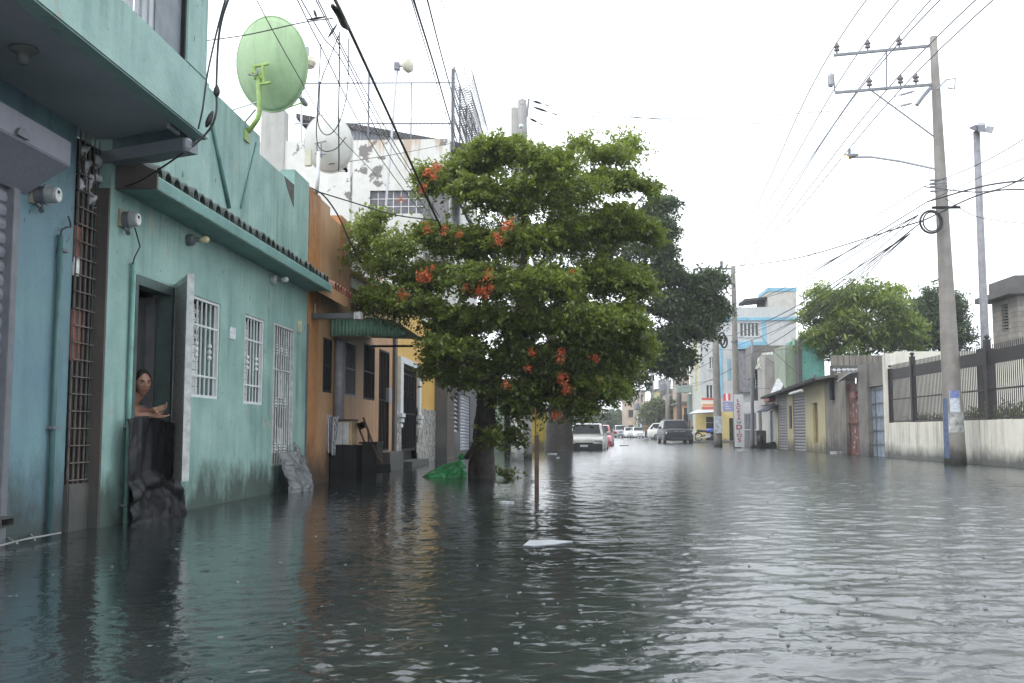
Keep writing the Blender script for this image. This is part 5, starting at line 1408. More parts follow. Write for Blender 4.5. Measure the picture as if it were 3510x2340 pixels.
for (a1, b1), (a2, b2_) in (((1818, 343), (1882, 362)), ((1815, 362), (1915, 395)), ((1808, 402), (1862, 428))):
    P_ = [PY(a1 + (a2 - a1) * k / 8, b1 + (b2_ - b1) * k / 8, yq) for k in range(9)]
    ins = MB().tube(P_, [.008, .008, .03, .035, .03, .008, .008, .02, .008], 8).build('strain_insulator', M_iron, pb2)
c = PY(1790, 352, yq); MB().tube([c + Vector((.08 * math.cos(a), -.1, .08 * math.sin(a))) for a in [k * .5 for k in range(13)]], .012, 5).build('cable_loop', M_greyl, pb2)
c = PY(1786, 432, yq - .15); MB().ball(c, .07, 12, 8).build('lamp_globe', plain('pale_globe', (.5, .55, .56), .2), pb2, smooth=True); MB().tube([PY(1789, 350, yq - .15), PY(1790, 400, yq - .15), c], .008, 5).build('cable', M_greyl, pb2)
# ------------------------------------------------------------------ right-hand side: boundary wall and fence
XR = 9.65
bw = thing('boundary_wall', 'low ivory rendered wall carrying the dark picket fence', 'wall', (XR, 25, 0))
yR1 = PX(3047, 1500, XR).y
zc = PX(3047, 1449, XR).z
MB().box(XR, XR + .22, 12, yR1, -.4, zc).build('wall_body', M_ivory, bw, bevel=.01)
MB().box(XR - .03, XR + .30, yR1 + .003, yR1 + .34, -.4, PX(3040, 1210, XR).z).build('end_pier', M_ivory, bw, bevel=.012)
MB().box(XR + .31, XR + 9, yR1 + .10, yR1 + .30, -.4, PY(3140, 1203, yR1).z).build('cross_wall', stucco('ivory_wall_back', (.66, .64, .56), (.60, .58, .51), damp=0, streak=.3, off=91), bw)
MB().box(XR + .24, XR + 9, 12, yR1 + .09, -.4, .95).build('garden_bed', plain('dark_soil', (.05, .042, .03), .9), bw)
fe = thing('picket_fence', 'dark steel picket fence with broad top rail on the ivory wall', 'fence', (XR + .1, 25, zc))
XF = XR + .10
zp1 = PX(3049, 1252, XF).z; zt1, zt0 = PX(3060, 1266, XF).z, PX(3060, 1302, XF).z; zm = PX(3140, 1361, XF).z
M_fence = plain('brown_black_steel', (.030, .027, .028), .5, .2, var=.3)
y = 17.5; pk = None
while y < yR1 - .06:
    if pk is None:
        pk = MB().box(-.008, .008, -.011, .011, zc + .06, zp1).build('picket', M_fence); pk.location = (XF, y, 0); setp(pk, fe)
    else: share('picket', pk, fe, (XF, y, 0))
    y += .105
MB().box(XF - .035, XF - .012, 13, yR1 - .02, zt0, zt1).build('top_rail', M_fence, fe)
MB().box(XF - .03, XF - .0115, 13, yR1 - .02, zm - .02, zm + .02).build('mid_rail', M_fence, fe)
MB().box(XF - .03, XF + .03, 13, yR1 - .02, zc + .015, zc + .06).build('bottom_rail', M_fence, fe)
for px in (3132, 3052, 3392):
    yy = PX(px, 1350, XF).y
    p = MB().box(XF - .075, XF + .05, yy - .07, yy + .07, zc + .002, zp1 + (.12 if px != 3052 else -.1)).build('post', M_fence, fe)
    MB().lathe([(0, .03), (.03, .03), (.05, .065), (.09, .065), (.12, .02)], (XF - .01, yy, zp1 + (.12 if px != 3052 else -.1)), n=10).build('finial', M_fence, p)
for k, (px, w_, h_) in enumerate(((3085, 1.0, .5), (3160, .9, .35), (3220, .8, .3), (3330, .9, .42), (3420, .9, .45), (3490, .8, .5))):
    yy = PX(px, 1410, XR + .7).y
    sh = thing('garden_shrub', ('wispy shrub behind the picket fence by its far end', 'low shrub behind the fence beside the finial post', 'low shrub behind the fence left of the power pole', 'shrub behind the fence between power pole and lamp post', 'shrub behind the fence beside the tall lamp post', 'taller shrub behind the fence beyond the lamp post')[k], 'shrub', (XR + .7, yy, .95), group='shrubs behind the picket fence')
    st = MB()
    for q in range(7): st.tube([(XR + .7, yy, .95), (XR + .7 + rnd.uniform(-.3, .3), yy + rnd.uniform(-.5, .5), .95 + h_ * rnd.uniform(.6, 1.2))], .008, 4)
    st.build('stems', M_bark, sh)
    foliage('foliage', [((XR + .7, yy + dy_, .95 + h_ * .45), (.3, w_ * .5, h_ * .5), 1) for dy_ in (-.3, .3)], M_leafD, sh, 22, 16, .08, .35, .10, .8, .4, .3)
# ------------------------------------------------------------------ big concrete power pole
pb = PZ(3276, 1592, 0); ptop = PY(3199, 125, pb.y)
pp_ = thing('power_pole', 'tall tapering concrete power pole with two crossarms and lit street lamp', 'power pole', (pb.x, pb.y, 0))
M_pole2 = stucco('weathered_pole', (.24, .225, .205), (.17, .16, .148), damp=.42, dampn=.2, streak=.5, off=83, bump=.7, scale=3)
def pole_at(z): 
    s = (z + .38) / (ptop.z + .38); return Vector((pb.x + (ptop.x - pb.x) * s, pb.y, z)), .265 + (.085 - .265) * s ** .8
MB().tube([pole_at(-.38 + (ptop.z + .38) * k / 12)[0] for k in range(13)], [pole_at(-.38 + (ptop.z + .38) * k / 12)[1] for k in range(13)], 20).build('shaft', M_pole2, pp_, smooth=True)
def band(z0, z1, mat, name, a0=-.0, a1=2 * math.pi, off=.004):
    m = MB(); n_ = 18; rows = 4
    for r in range(rows + 1):
        z = z0 + (z1 - z0) * r / rows; c, rad = pole_at(z)
        for k in range(n_ + 1):
            a = a0 + (a1 - a0) * k / n_; m.v.append((c.x + math.cos(a) * (rad + off), c.y + math.sin(a) * (rad + off), z))
    for r in range(rows):
        for k in range(n_):
            i = r * (n_ + 1) + k; m.f.append((i, i + 1, i + n_ + 2, i + n_ + 1))
    return m.build(name, mat, pp_, smooth=True)
band(.15, 1.55, plain('peeled_blue_paint', (.085, .125, .22), .6, var=.4, scale=12), 'blue_paint', math.radians(185), math.radians(222))
band(.75, 1.28, plain('worn_white_paint', (.36, .37, .36), .7, var=.65, scale=7), 'white_paint', math.radians(222), math.radians(352), .003)
band(1.22, 1.72, plain('torn_poster', (.50, .54, .60), .7, var=.3, scale=20), 'poster', math.radians(236), math.radians(295), .007)
band(1.55, 1.73, plain('blue_poster', (.16, .20, .42), .6, var=.4, scale=20), 'poster', math.radians(238), math.radians(292), .010)
def arm(pl, pr, nm):
    a = PY(*pl, pb.y + .62); b = PY(*pr, pb.y - .02); return MB().tube([a, b], .045, 4).build(nm, M_grey, pp_), a, b
_, a1_, b1_ = arm((2857, 189), (3205, 155), 'crossarm'); _, a2_, b2_ = arm((2862, 317), (3212, 288), 'crossarm')
INS = []
M_ins = plain('brown_porcelain', (.13, .12, .12), .25)
def insul(a, b, t):
    p = a.lerp(b, t) + Vector((0, 0, .045))
    o = MB().lathe([(0, .02), (.05, .02), (.06, .07), (.10, .07), (.11, .045), (.14, .045), (.15, .075), (.19, .075), (.20, .04), (.25, .04), (.27, .02)], p, n=10).build('insulator', M_ins, pp_)
    INS.append(p + Vector((0, 0, .27)))
for t in (.035, .345, .655): insul(a1_, b1_, t)
for t in (.345, .65, .80): insul(a2_, b2_, t)
MB().tube([a1_.lerp(b1_, .53), a2_.lerp(b2_, .515)], .022, 5).build('hanger', M_grey, pp_)
MB().tube([a2_.lerp(b2_, .355), pole_at(PY(3190, 468, pb.y).z)[0] + Vector((-.1, 0, 0))], .022, 5).build('brace', M_grey, pp_)
MB().tube([a2_.lerp(b2_, .0), a2_ + Vector((-.03, 0, .48))], .02, 5).build('fuse_bracket', M_grey, pp_); MB().lathe([(.15, .05), (.2, .075), (.42, .075), (.5, .04)], a2_ + Vector((-.1, 0, 0)), n=10).build('fuse_holder', M_greyl, pp_)
p = PY(3160, 335, pb.y - .3); MB().tube([PY(3190, 300, pb.y - .2), p, PY(3142, 360, pb.y - .3)], .05, 6).build('cutout_switch', M_grey, pp_)
p = PY(3240, 275, pb.y - .1); MB().tube([PY(3212, 305, pb.y - .1), PY(3245, 272, pb.y - .1), PY(3275, 268, pb.y - .1), PY(3272, 305, pb.y - .1), PY(3248, 300, pb.y - .1)], .022, 5).build('cutout_bracket', M_greyl, pp_)
for k, (l, r) in enumerate((((3062, 332), (3140, 310)), ((3068, 367), (3130, 352)))):
    a, b = PY(*l, pb.y + .4), PY(*r, pb.y); MB().tube([a, a.lerp(b, .3), a.lerp(b, .35), a.lerp(b, .8), b], [.012, .012, .03, .03, .012], 6).build('dead_end', M_greyl, pp_)
ly = pb.y + .5
MB().tube([PY(3208, 579, pb.y), PY(3090, 553, ly), PY(2985, 537, ly + .3), PY(2925, 538, ly + .4)], .028, 8).build('lamp_arm', M_greyl, pp_)
lh = PY(2912, 535, ly + .4)
lamp = MB().lathe([(-.22, .03), (-.12, .06), (.05, .085), (.14, .06)], lh, (-1, 0, -.15), 10).build('lamp_head', M_grey, pp_, smooth=True)
MB().lathe([(0, .03), (.04, .04), (.12, .04)], lh + Vector((0, 0, .07)), n=8).build('photocell', M_grey, lamp)
m, n, b = nodes_of('sodium_glow'); b.inputs['Emission Color'].default_value = (1, .50, .10, 1); b.inputs['Emission Strength'].default_value = 6; b.inputs['Base Color'].default_value = (.6, .35, .1, 1)
MB().ball(lh + Vector((-.10, -.02, -.045)), .085, 10, 8, (1.1, .8, .6)).build('lamp_bulb', m, lamp, smooth=True)
for py in (617, 630, 640, 655):
    z = PY(3215, py, pb.y).z; c, rd_ = pole_at(z); MB().lathe([(-.015, rd_ + .012), (.015, rd_ + .012)], c, n=16).build('clamp_band', M_grey, pp_)
    MB().box(c.x - rd_ - .12, c.x - rd_ + .02, c.y - .03, c.y + .03, z - .02, z + .02).build('clamp_arm', M_grey, pp_)
c = PY(3192, 760, pb.y - .28)
MB().tube([c + Vector((.26 * math.cos(a), 0, .27 * math.sin(a))) for a in [k * math.pi / 10 for k in range(21)]], .026, 8, cap=False).build('cable_coil', M_cable, pp_, smooth=True)
MB().tube([c + Vector((.20 * math.cos(a), -.03, .23 * math.sin(a))) for a in [k * math.pi / 10 for k in range(21)]], .018, 8, cap=False).build('cable_coil', M_cable, pp_, smooth=True)
z = PY(3215, 718, pb.y).z; c2 = pole_at(z)[0]; MB().box(c2.x - .32, c2.x + .34, c2.y - .25, c2.y - .21, z - .03, z + .03).build('coil_bracket', M_iron, pp_)
# tall lamp post inside the garden
yl = 27.0
lpb = PY(3378, 1200, yl); lpt = PY(3347, 450, yl)
lp_ = thing('lamp_post', 'slim grey lamp post with twin floodlights behind the picket fence', 'lamp post', (lpb.x, yl, .95))
dx_ = (lpt.x - lpb.x) / (lpt.z - lpb.z)
MB().tube([(lpb.x + dx_ * (.95 - lpb.z), yl, .95), (lpb.x + dx_ * (2.4 - lpb.z), yl, 2.4), lpt], [.13, .105, .085], 12).build('post', plain('grey_post', (.20, .20, .22), .5), lp_, smooth=True)
MB().box(lpb.x - .16, lpb.x + .16, yl - .16, yl + .16, .95, PY(3378, 1195, yl).z).build('base_box', M_fence, lp_)
MB().hexa([PY(3322, 436, yl - .2), PY(3352, 446, yl - .2), PY(3372, 436, yl - .2), PY(3345, 426, yl - .2)], [PY(3322, 440, yl + .3), PY(3352, 452, yl + .3), PY(3372, 445, yl + .3), PY(3345, 430, yl + .3)]).build('floodlight', M_grey, lp_)
MB().hexa([PY(3352, 428, yl - .25), PY(3378, 428, yl - .25), PY(3378, 452, yl - .25), PY(3352, 452, yl - .25)], [PY(3352, 420, yl + .2), PY(3378, 420, yl + .2), PY(3378, 448, yl + .2), PY(3352, 448, yl + .2)]).build('floodlight', M_grey, lp_)
MB().hexa([PY(3382, 432, yl - .25), PY(3409, 435, yl - .25), PY(3400, 458, yl - .25), PY(3375, 452, yl - .25)], [PY(3382, 430, yl - .18), PY(3409, 433, yl - .18), PY(3400, 456, yl - .18), PY(3375, 450, yl - .18)]).build('floodlight', M_greyl, lp_)
# block-built upper storey far right
YK = 40.0
XK = PY(3490, 1100, YK).x
bh = thing('block_house', 'unplastered concrete block upper storey with overhanging roof slab behind the fence', 'house', (XK, YK, 0))
Wk = RX(3433, 3456, 1042, 1136, XK)
m, n, b = nodes_of('block_masonry')
br = N(n, 'ShaderNodeTexBrick'); br.inputs['Scale'].default_value = 1; br.inputs['Brick Width'].default_value = .4; br.inputs['Row Height'].default_value = .2; br.inputs['Mortar Size'].default_value = .012
br.inputs['Color1'].default_value = (.27, .25, .22, 1); br.inputs['Color2'].default_value = (.20, .185, .165, 1); br.inputs['Mortar'].default_value = (.13, .12, .11, 1)
g_ = N(n, 'ShaderNodeNewGeometry'); sx = N(n, 'ShaderNodeSeparateXYZ'); cx_ = N(n, 'ShaderNodeCombineXYZ'); n.links.new(g_.outputs['Position'], sx.inputs[0])
n.links.new(math_(n, 'ADD', sx.outputs[0], sx.outputs[1]), cx_.inputs[0]); n.links.new(sx.outputs[2], cx_.inputs[1]); n.links.new(cx_.outputs[0], br.inputs[0])
n.links.new(mixc(n, math_(n, 'MULTIPLY', ramp(n, .4, .7, noise(n, 2, 5)), .4), br.outputs[0], (.10, .095, .085)), b.inputs['Base Color']); b.inputs['Roughness'].default_value = .8
zk0, zk1 = 0, PX(3486, 1010, XK).z
yk1 = PX(3402, 1100, XK).y
rect_wall(XK, YK, yk1, zk0, zk1, [Wk], t=.2, side=-1).build('street_wall', m, bh)
MB().box(XK + .2, XK + 6, YK, YK + .2, zk0, zk1).build('front_wall', m, bh)
MB().box(XK + .15, XK + .18, Wk[0], Wk[1], Wk[2], Wk[3]).build('window', M_dark, bh)
for k in range(9):
    z = Wk[2] + (Wk[3] - Wk[2]) * (k + .5) / 9; MB().box(XK + .05, XK + .12, Wk[0], Wk[1], z - .03, z + .02).build('louvre', M_conc, bh)
MB().box(XK - .45, XK + 6, YK - .35, yk1 + .6, zk1 + .004, zk1 + .22).build('roof_slab', M_concd, bh)
MB().box(XK - .1, XK + 6, YK - .1, yk1, zk1 + .222, zk1 + .75).build('roof_parapet', M_concd, bh)
for k in range(3): MB().tube([(XK + .3 + .3 * k, YK + .1, zk1 + .7), (XK + .3 + .3 * k, YK + .1, zk1 + 1.2 + .1 * k)], .012, 4).build('rebar', M_rust, bh)

# ------------------------------------------------------------------ gates and walls beyond the pier
XS = 9.72
def slabx(R, x0, x1): return MB().box(x0, x1, *R)
gb = thing('concrete_gateway', 'concrete gateway with blue grey double metal gate beside the ivory pier', 'gate', (XS, 33, 0))
R = RX(2984, 3036, 1322, 1566, XS); Rl = RX(2960, 3036, 1243, 1320, XS); Rp = RX(2951, 2983, 1243, 1566, XS)
yk0 = yR1 + .345
MB().box(XS - .02, XS + .3, yk0, Rp[0] - .002, R[3], Rl[3]).build('lintel', M_conc, gb)
MB().box(XS - .08, XS + .35, Rp[0], Rp[1], -.4, Rl[3] + .05).build('pier', M_conc, gb, bevel=.012)
ym = (yk0 + Rp[0]) / 2
M_bg = plain('blue_grey_gate', (.22, .27, .33), .5, .2, var=.45, scale=4)
for ya, yb in ((yk0 + .02, ym - .012), (ym + .012, Rp[0] - .02)):
    lf = MB().box(XS + .06, XS + .085, ya, yb, -.1, R[3] - .02).build('gate_leaf', M_bg, gb)
    for k in range(6):
        z = -.05 + (R[3] - .05) * k / 5; MB().box(XS + .03, XS + .058, ya, yb, z - .025, z + .025).build('cross_rail', plain('gate_rail', (.12, .14, .16), .6, var=.4), lf)
    MB().box(XS + .03, XS + .059, (ya + yb) / 2 - .02, (ya + yb) / 2 + .02, .0, R[3] - .06).build('stile', MATS['gate_rail'], lf)
rg = thing('rusty_red_gate', 'rusted red sheet metal gate with flaking white paint between concrete walls', 'gate', (XS, 36, 0))
R2 = RX(2906, 2950, 1314, 1560, XS)
m, n, b = nodes_of('flaking_red')
c_ = mixc(n, ramp(n, .35, .65, noise(n, 2.5, 6)), (.15, .045, .038), (.10, .032, .03)); c_ = mixc(n, ramp(n, .61, .63, noise(n, 5, 6, off=3)), c_, (.45, .44, .41)); c_ = mixc(n, ramp(n, .52, .62, noise(n, 3, 6, off=8)), c_, (.05, .03, .025))
n.links.new(c_, b.inputs['Base Color']); b.inputs['Roughness'].default_value = .6
yq0, yq1 = Rp[1] + .02, R2[1]
ymid = (yq0 + yq1) / 2
for ya, yb in ((yq0, ymid - .01), (ymid + .01, yq1)): MB().box(XS + .05, XS + .08, ya, yb, -.1, R2[3]).build('gate_leaf', m, rg)
q = PX(2926, 1354, XS); MB().box(XS - .03, XS + .048, q.y - .25, q.y + .25, q.z - .11, q.z + .11).build('letter_box', plain('faded_red_box', (.22, .09, .08), .6), rg, bevel=.01)
MB().box(XS + .0, XS + .049, yq0, yq1, R2[3] * .45 - .03, R2[3] * .45 + .03).build('cross_rail', M_rust, rg)
MB().hexa([(XS - .35, yq0 - .1, R2[3] + .3), (XS + .4, yq0 - .1, R2[3] + .42), (XS + .4, yq1, R2[3] + .25), (XS - .35, yq1, R2[3] + .10)], [(XS - .35, yq0 - .1, R2[3] + .34), (XS + .4, yq0 - .1, R2[3] + .46), (XS + .4, yq1, R2[3] + .29), (XS - .35, yq1, R2[3] + .14)]).build('sheet_roof', M_greyl, rg)
rw = thing('raw_block_wall', 'stained raw concrete wall between red gate and pale yellow house', 'wall', (XS, 39.5, 0))
M_raw = stucco('stained_concrete', (.23, .21, .175), (.12, .11, .095), dirt=(.03, .03, .028), damp=.8, dampn=.5, streak=.9, off=95, bump=.8, scale=1.3)
y3 = PX(2868, 1420, XS).y; y4 = PX(2828, 1420, XS).y
MB().box(XS - .05, XS + .3, yq1 + .01, y3, -.4, PX(2885, 1275, XS).z).build('wall_segment', M_raw, rw)
MB().box(XS + .02, XS + .3, y3 + .002, y4, -.4, PX(2845, 1300, XS).z).build('wall_segment', M_raw, rw)
MB().box(XS - .4, XS + .3, y3 - .5, y4, PX(2845, 1300, XS).z + .003, PX(2845, 1300, XS).z + .09).build('slab', M_concd, rw)
MB().box(XS - .1, XS + .02, PX(2860, 1350, XS).y, PX(2852, 1350, XS).y, PX(2855, 1370, XS).z, PX(2855, 1305, XS).z).build('dark_panel', M_dark, rw)
# pale yellow house with two roller shutters
ph = thing('pale_yellow_house', 'pale yellow house with two grey roller shutters and sagging dark roof edge', 'house', (XS, 44, 0))
M_py = stucco('pale_yellow_paint', (.46, .41, .23), (.40, .35, .19), dirt=(.05, .05, .04), damp=.55, dampn=.35, streak=.6, off=97, streakc=(.2, .17, .09))
S1 = RX(2719, 2761, 1350, 1545, XS); S2 = RX(2666, 2699, 1355, 1542, XS); y5 = PX(2660, 1440, XS).y
nic = RX(2787, 2804, 1380, 1518, XS)
zr = PX(2790, 1312, XS).z
rect_wall(XS, y4 + .01, y5, -.4, zr, [(S1[0], S1[1], -.4, S1[3]), (S2[0], S2[1], -.4, S2[3]), nic], t=.2, side=-1).build('wall', M_py, ph)
MB().box(XS + .1, XS + .12, nic[0], nic[1], nic[2], nic[3]).build('niche_board', plain('brown_board', (.20, .145, .07), .7, var=.4), ph)
M_sh2 = plain('mauve_grey_shutter', (.20, .19, .20), .5, .1, var=.25)
shutter(ph, XS + .05, S1[0], S1[1], -.2, S1[3], M_sh2, .125, -1); shutter(ph, XS + .05, S2[0], S2[1], -.2, S2[3], M_sh2, .125, -1)
MB().prism([(XS - .55, y4 - .2, zr - .03), (XS + 1.5, y4 - .2, zr + .25), (XS + 1.5, y4 - .2, zr + .38), (XS - .55, y4 - .2, zr + .08)], (0, y5 - y4 + 1.0, -.35)).build('roof_edge', plain('black_felt', (.03, .028, .027), .8, var=.5), ph)
q = PX(2730, 1341, XS - .5); MB().tube([(XS - .5, q.y - 1.0, q.z), (XS - .5, q.y + 1.2, q.z - .06)], .06, 8).build('tube_light', M_white, ph)
R = RX(2708, 2714, 1390, 1468, XS); MB().box(XS - .05, XS - .001, R[0], R[1], R[2], R[3]).build('meter_panel', M_concd, ph)
# upper storeys set back
def yface(name, label, cat, px, py, Y, d, mat, z0=None):
    x0, x1, zb, zt_ = RY(*px, *py, Y)
    t = thing(name, label, cat, ((x0 + x1) / 2, Y, 0)); MB().box(x0, x1, Y, Y + d, -.3 if z0 is None else z0, zt_).build('wall', mat, t); return t, x0, x1, zt_
t, x0, x1, zt_ = yface('green_rendered_tower', 'turquoise green rendered upper wall rising behind the pale yellow house', 'wall', (2744, 2826), (1157, 1312), 46.5, 3, stucco('sea_green_paint', (.14, .40, .34), (.12, .33, .28), damp=0, streak=.8, speck=1.0, off=101, streakc=(.04, .09, .08)))
MB().prism([(x0 - .14, 46.4, 2.2), (x0 + .03, 46.4, 2.2), (x0 + .05, 46.4, zt_ + .12), (x0 - .10, 46.4, zt_ - .15)], (0, .6, 0)).build('side_buttress', M_concd, t)
MB().tube([(x0 + .55, 46.45, 2.4), (x0 + .55, 46.45, 3.2), (x0 + .6, 46.4, 3.35)], .05, 6).build('pipe', M_greyl, t)
t, *_ = yface('pale_green_wall', 'narrow pale sage green wall beside the turquoise green tower', 'wall', (2692, 2742), (1182, 1330), 47.5, 2.5, stucco('sage_paint', (.33, .39, .30), (.26, .31, .24), damp=0, streak=.8, off=103))
x0, x1, zb, zt_ = RY(2852, 3032, 1217, 1252, 43.5)
bm_ = thing('concrete_beam', 'long dark concrete block beam on posts below the mango tree', 'beam', (x0, 43.5, 0))
nb = 9
cb_ = None
for k in range(nb):
    xa = x0 + (x1 - x0) * k / nb
    if cb_ is None:
        cb_ = MB().box(.012, (x1 - x0) / nb - .012, 0, .3, 0, zt_ - zb).build('block', M_raw); cb_.location = (xa, 43.5, zb); setp(cb_, bm_)
    else: share('block', cb_, bm_, (xa, 43.5, zb))
for px in (2858, 3020): 
    p = PY(px, 1260, 43.6); MB().box(p.x - .12, p.x + .12, 43.55, 43.8, -.3, zb - .002).build('post', M_concd, bm_)
MB().box(x0, x1, 43.48, 43.82, zb - .12, zb - .004).build('tie_beam', M_concd, bm_)
sr = thing('scrap_roof', 'jumbled whitish corrugated sheets under the concrete beam', 'roof', PY(2915, 1280, 41))
for k in range(5):
    c = PY(2890 + 14 * k, 1272 + 5 * (k % 2), 40.5 + .3 * k)
    m_ = MB(); 
    for i in range(13): m_.v += [(c.x - .5 + .09 * i, c.y - .3, c.z + .03 * math.cos(i * math.pi) + .02 * k), (c.x - .5 + .09 * i + .1, c.y + .5, c.z + .12 + .03 * math.cos(i * math.pi) - .03 * k)]
    for i in range(12): m_.f.append((2 * i, 2 * i + 2, 2 * i + 3, 2 * i + 1))
    o = m_.build('sheet', M_white if k % 2 else M_greyl, sr); md = o.modifiers.new('t', 'SOLIDIFY'); md.thickness = .01
MB().tube([PY(2900, 1290, 41), PY(2900, 1330, 41)], .05, 6).build('prop', M_wood, sr); MB().tube([PY(2940, 1290, 41), PY(2940, 1330, 41)], .05, 6).build('prop', M_wood, sr)
# ------------------------------------------------------------------ makeshift two-storey house by the painted pole
XM = 9.9
mk = thing('makeshift_house', 'grey patched two-storey house with tarpaulin, grille window and pale doors', 'house', (XM, 52, 0))
M_pg = stucco('pale_grey_paint', (.40, .39, .38), (.34, .33, .32), damp=.4, streak=.6, off=105)
y6 = PX(2548, 1440, XM).y
doors = [RX(2551, 2592, 1412, 1538, XM), RX(2601, 2612, 1405, 1535, XM), RX(2640, 2660, 1405, 1535, XM)]
zf_ = PX(2600, 1372, XM).z
rect_wall(XM, y5 + .01, y6, -.4, zf_, [(d[0], d[1], -.4, d[3]) for d in doors], t=.2, side=-1).build('wall', M_pg, mk)
for k, d in enumerate(doors):
    dr = MB().box(XM + .12, XM + .15, d[0], d[1], -.3, d[3]).build('door', (M_dark, M_dark, plain('pale_blue_door', (.34, .40, .42), .5))[k], mk)
    if k == 0: grille(dr, XM + .04, d[0], d[1], -.2, d[3], 7, (.9,), M_greyl, r=.03, frame=.04)
x0, x1, zb, zt_ = RY(2622, 2690, 1215, 1345, 51)
MB().box(x0, x1, 51, 53, zf_ - .3, zt_).build('upper_wall', stucco('warm_grey', (.42, .40, .38), damp=0, streak=.4, off=107), mk)
R = RY(2668, 2690, 1248, 1286, 50.9); MB().box(R[0], R[1], 50.9, 50.98, R[2], R[3]).build('white_panel', M_white, mk)
R = RY(2672, 2690, 1232, 1247, 50.9); MB().box(R[0], R[1], 50.92, 50.99, R[2], R[3]).build('vent_hole', M_dark, mk)
R = RY(2578, 2690, 1183, 1214, 53); MB().box(R[0], R[1], 53.1, 55, R[2] - 1.2, R[3]).build('roof_parapet', M_conc, mk)
R = RY(2580, 2622, 1262, 1372, 53); up_ = MB().box(R[0], R[1], 53.2, 53.4, R[2], R[3]).build('upper_wall', M_concd, mk)
R = RY(2590, 2614, 1266, 1328, 53)
gw_ = MB().box(R[0], R[1], 53.10, 53.14, R[2], R[3]).build('window', M_whited, mk)
for k in range(4):
    xx = R[0] + (R[1] - R[0]) * (k + .5) / 4; MB().box(xx - .015, xx + .015, 53.05, 53.09, R[2], R[3]).build('bar', M_iron, gw_)
for k in range(3):
    z = R[2] + (R[3] - R[2]) * (k + .5) / 3; MB().box(R[0], R[1], 53.052, 53.088, z - .015, z + .015).build('cross_bar', M_iron, gw_)
def tarp_fn(u, v):
    a = PY(2582, 1270, 52.5); b = PY(2650, 1268, 52.5); c = PY(2650, 1205, 52.5); d = PY(2612, 1212, 52.5)
    p = a.lerp(b, u).lerp(d.lerp(c, u), v); return (p.x, 52.5 - .5 * (1 - v) + .12 * wob(u * 2, v * 2), p.z + .15 * math.sin(v * 3.1) * (1 - u) + .05 * wob(v, u, 2))
tag(sheet('tarpaulin', plain('white_green_tarp', (.46, .50, .44), .5, var=.3, scale=5), tarp_fn, 20, 16, .02), 'crumpled pale tarpaulin draped over the grey patched house', 'tarpaulin')
R = RY(2652, 2690, 1205, 1238, 51.5); 
def ws_fn(u, v): return (R[0] + (R[1] - R[0]) * u, 51.2 - .3 * (1 - v), R[2] + (R[3] - R[2]) * v - .08 * math.sin(u * 3))
tag(sheet('canvas_awning', M_white, ws_fn, 10, 8, .02), 'bright white canvas slung beside the pale tarpaulin', 'awning')
cs = thing('corrugated_canopy', 'slanting white corrugated canopy beside the pale yellow roof edge', 'canopy', PY(2665, 1330, 48))
a, b, c, d = PY(2638, 1356, 48), PY(2668, 1355, 47.2), PY(2694, 1302, 48.5), PY(2664, 1300, 49)
m_ = MB(); nn = 44
for i in range(nn + 1):
    t_ = i / nn; p, q = Vector(a).lerp(d, t_), Vector(b).lerp(c, t_); w_ = .05 * math.cos(i * math.pi / 2.2)
    m_.v += [(p.x, p.y, p.z + w_), (q.x, q.y, q.z + w_)]
for i in range(nn): m_.f.append((2 * i, 2 * i + 2, 2 * i + 3, 2 * i + 1))
o = m_.build('sheet', plain('white_corrugated', (.52, .53, .54), .5, var=.2), cs); md = o.modifiers.new('t', 'SOLIDIFY'); md.thickness = .01
MB().tube([PY(2640, 1358, 48), PY(2690, 1345, 47.8)], .05, 6).build('batten', M_wood, cs)
R = RX(2622, 2658, 1386, 1412, XM - .3)
tag(MB().prism([(XM - .7, R[0], R[2]), (XM - .02, R[0], R[3]), (XM - .02, R[0], R[3] + .05), (XM - .7, R[0], R[2] + .05)], (0, R[1] - R[0], 0)).build('canvas_awning', plain('navy_canvas', (.025, .03, .06), .7)), 'small navy blue awning above the pale doors', 'awning')
R = RX(2621, 2640, 1357, 1376, XM - .3)
tag(MB().box(XM - .35, XM - .02, R[0], R[1], R[2], R[3]).build('shop_sign', plain('dull_red_sign', (.28, .06, .06), .6), bevel=.02), 'small dull red box sign below the corrugated canopy', 'sign')
jk = thing('junk_heap', 'heap of dark scrap lying at the waterline before the pale doors', 'junk', PZ(2605, 1538, 0))
c = PZ(2605, 1536, 0)
MB().lathe([(0, .25), (.1, .33), (.2, .25)], (c.x, c.y, .35), (.8, -.5, .2), 14).build('tyre', M_cable, jk, smooth=True)
MB().hexa([(c.x - .6, c.y - .2, -.2), (c.x + .9, c.y - .2, -.2), (c.x + .9, c.y + .3, -.2), (c.x - .6, c.y + .3, -.2)], [(c.x - .4, c.y - .1, .12), (c.x + .7, c.y - .15, .32), (c.x + .6, c.y + .2, .3), (c.x - .3, c.y + .2, .1)]).build('board', M_dark, jk)
MB().box(c.x - .1, c.x + .35, c.y + .2, c.y + .5, -.2, .85).build('crate', M_concd, jk, bevel=.03)

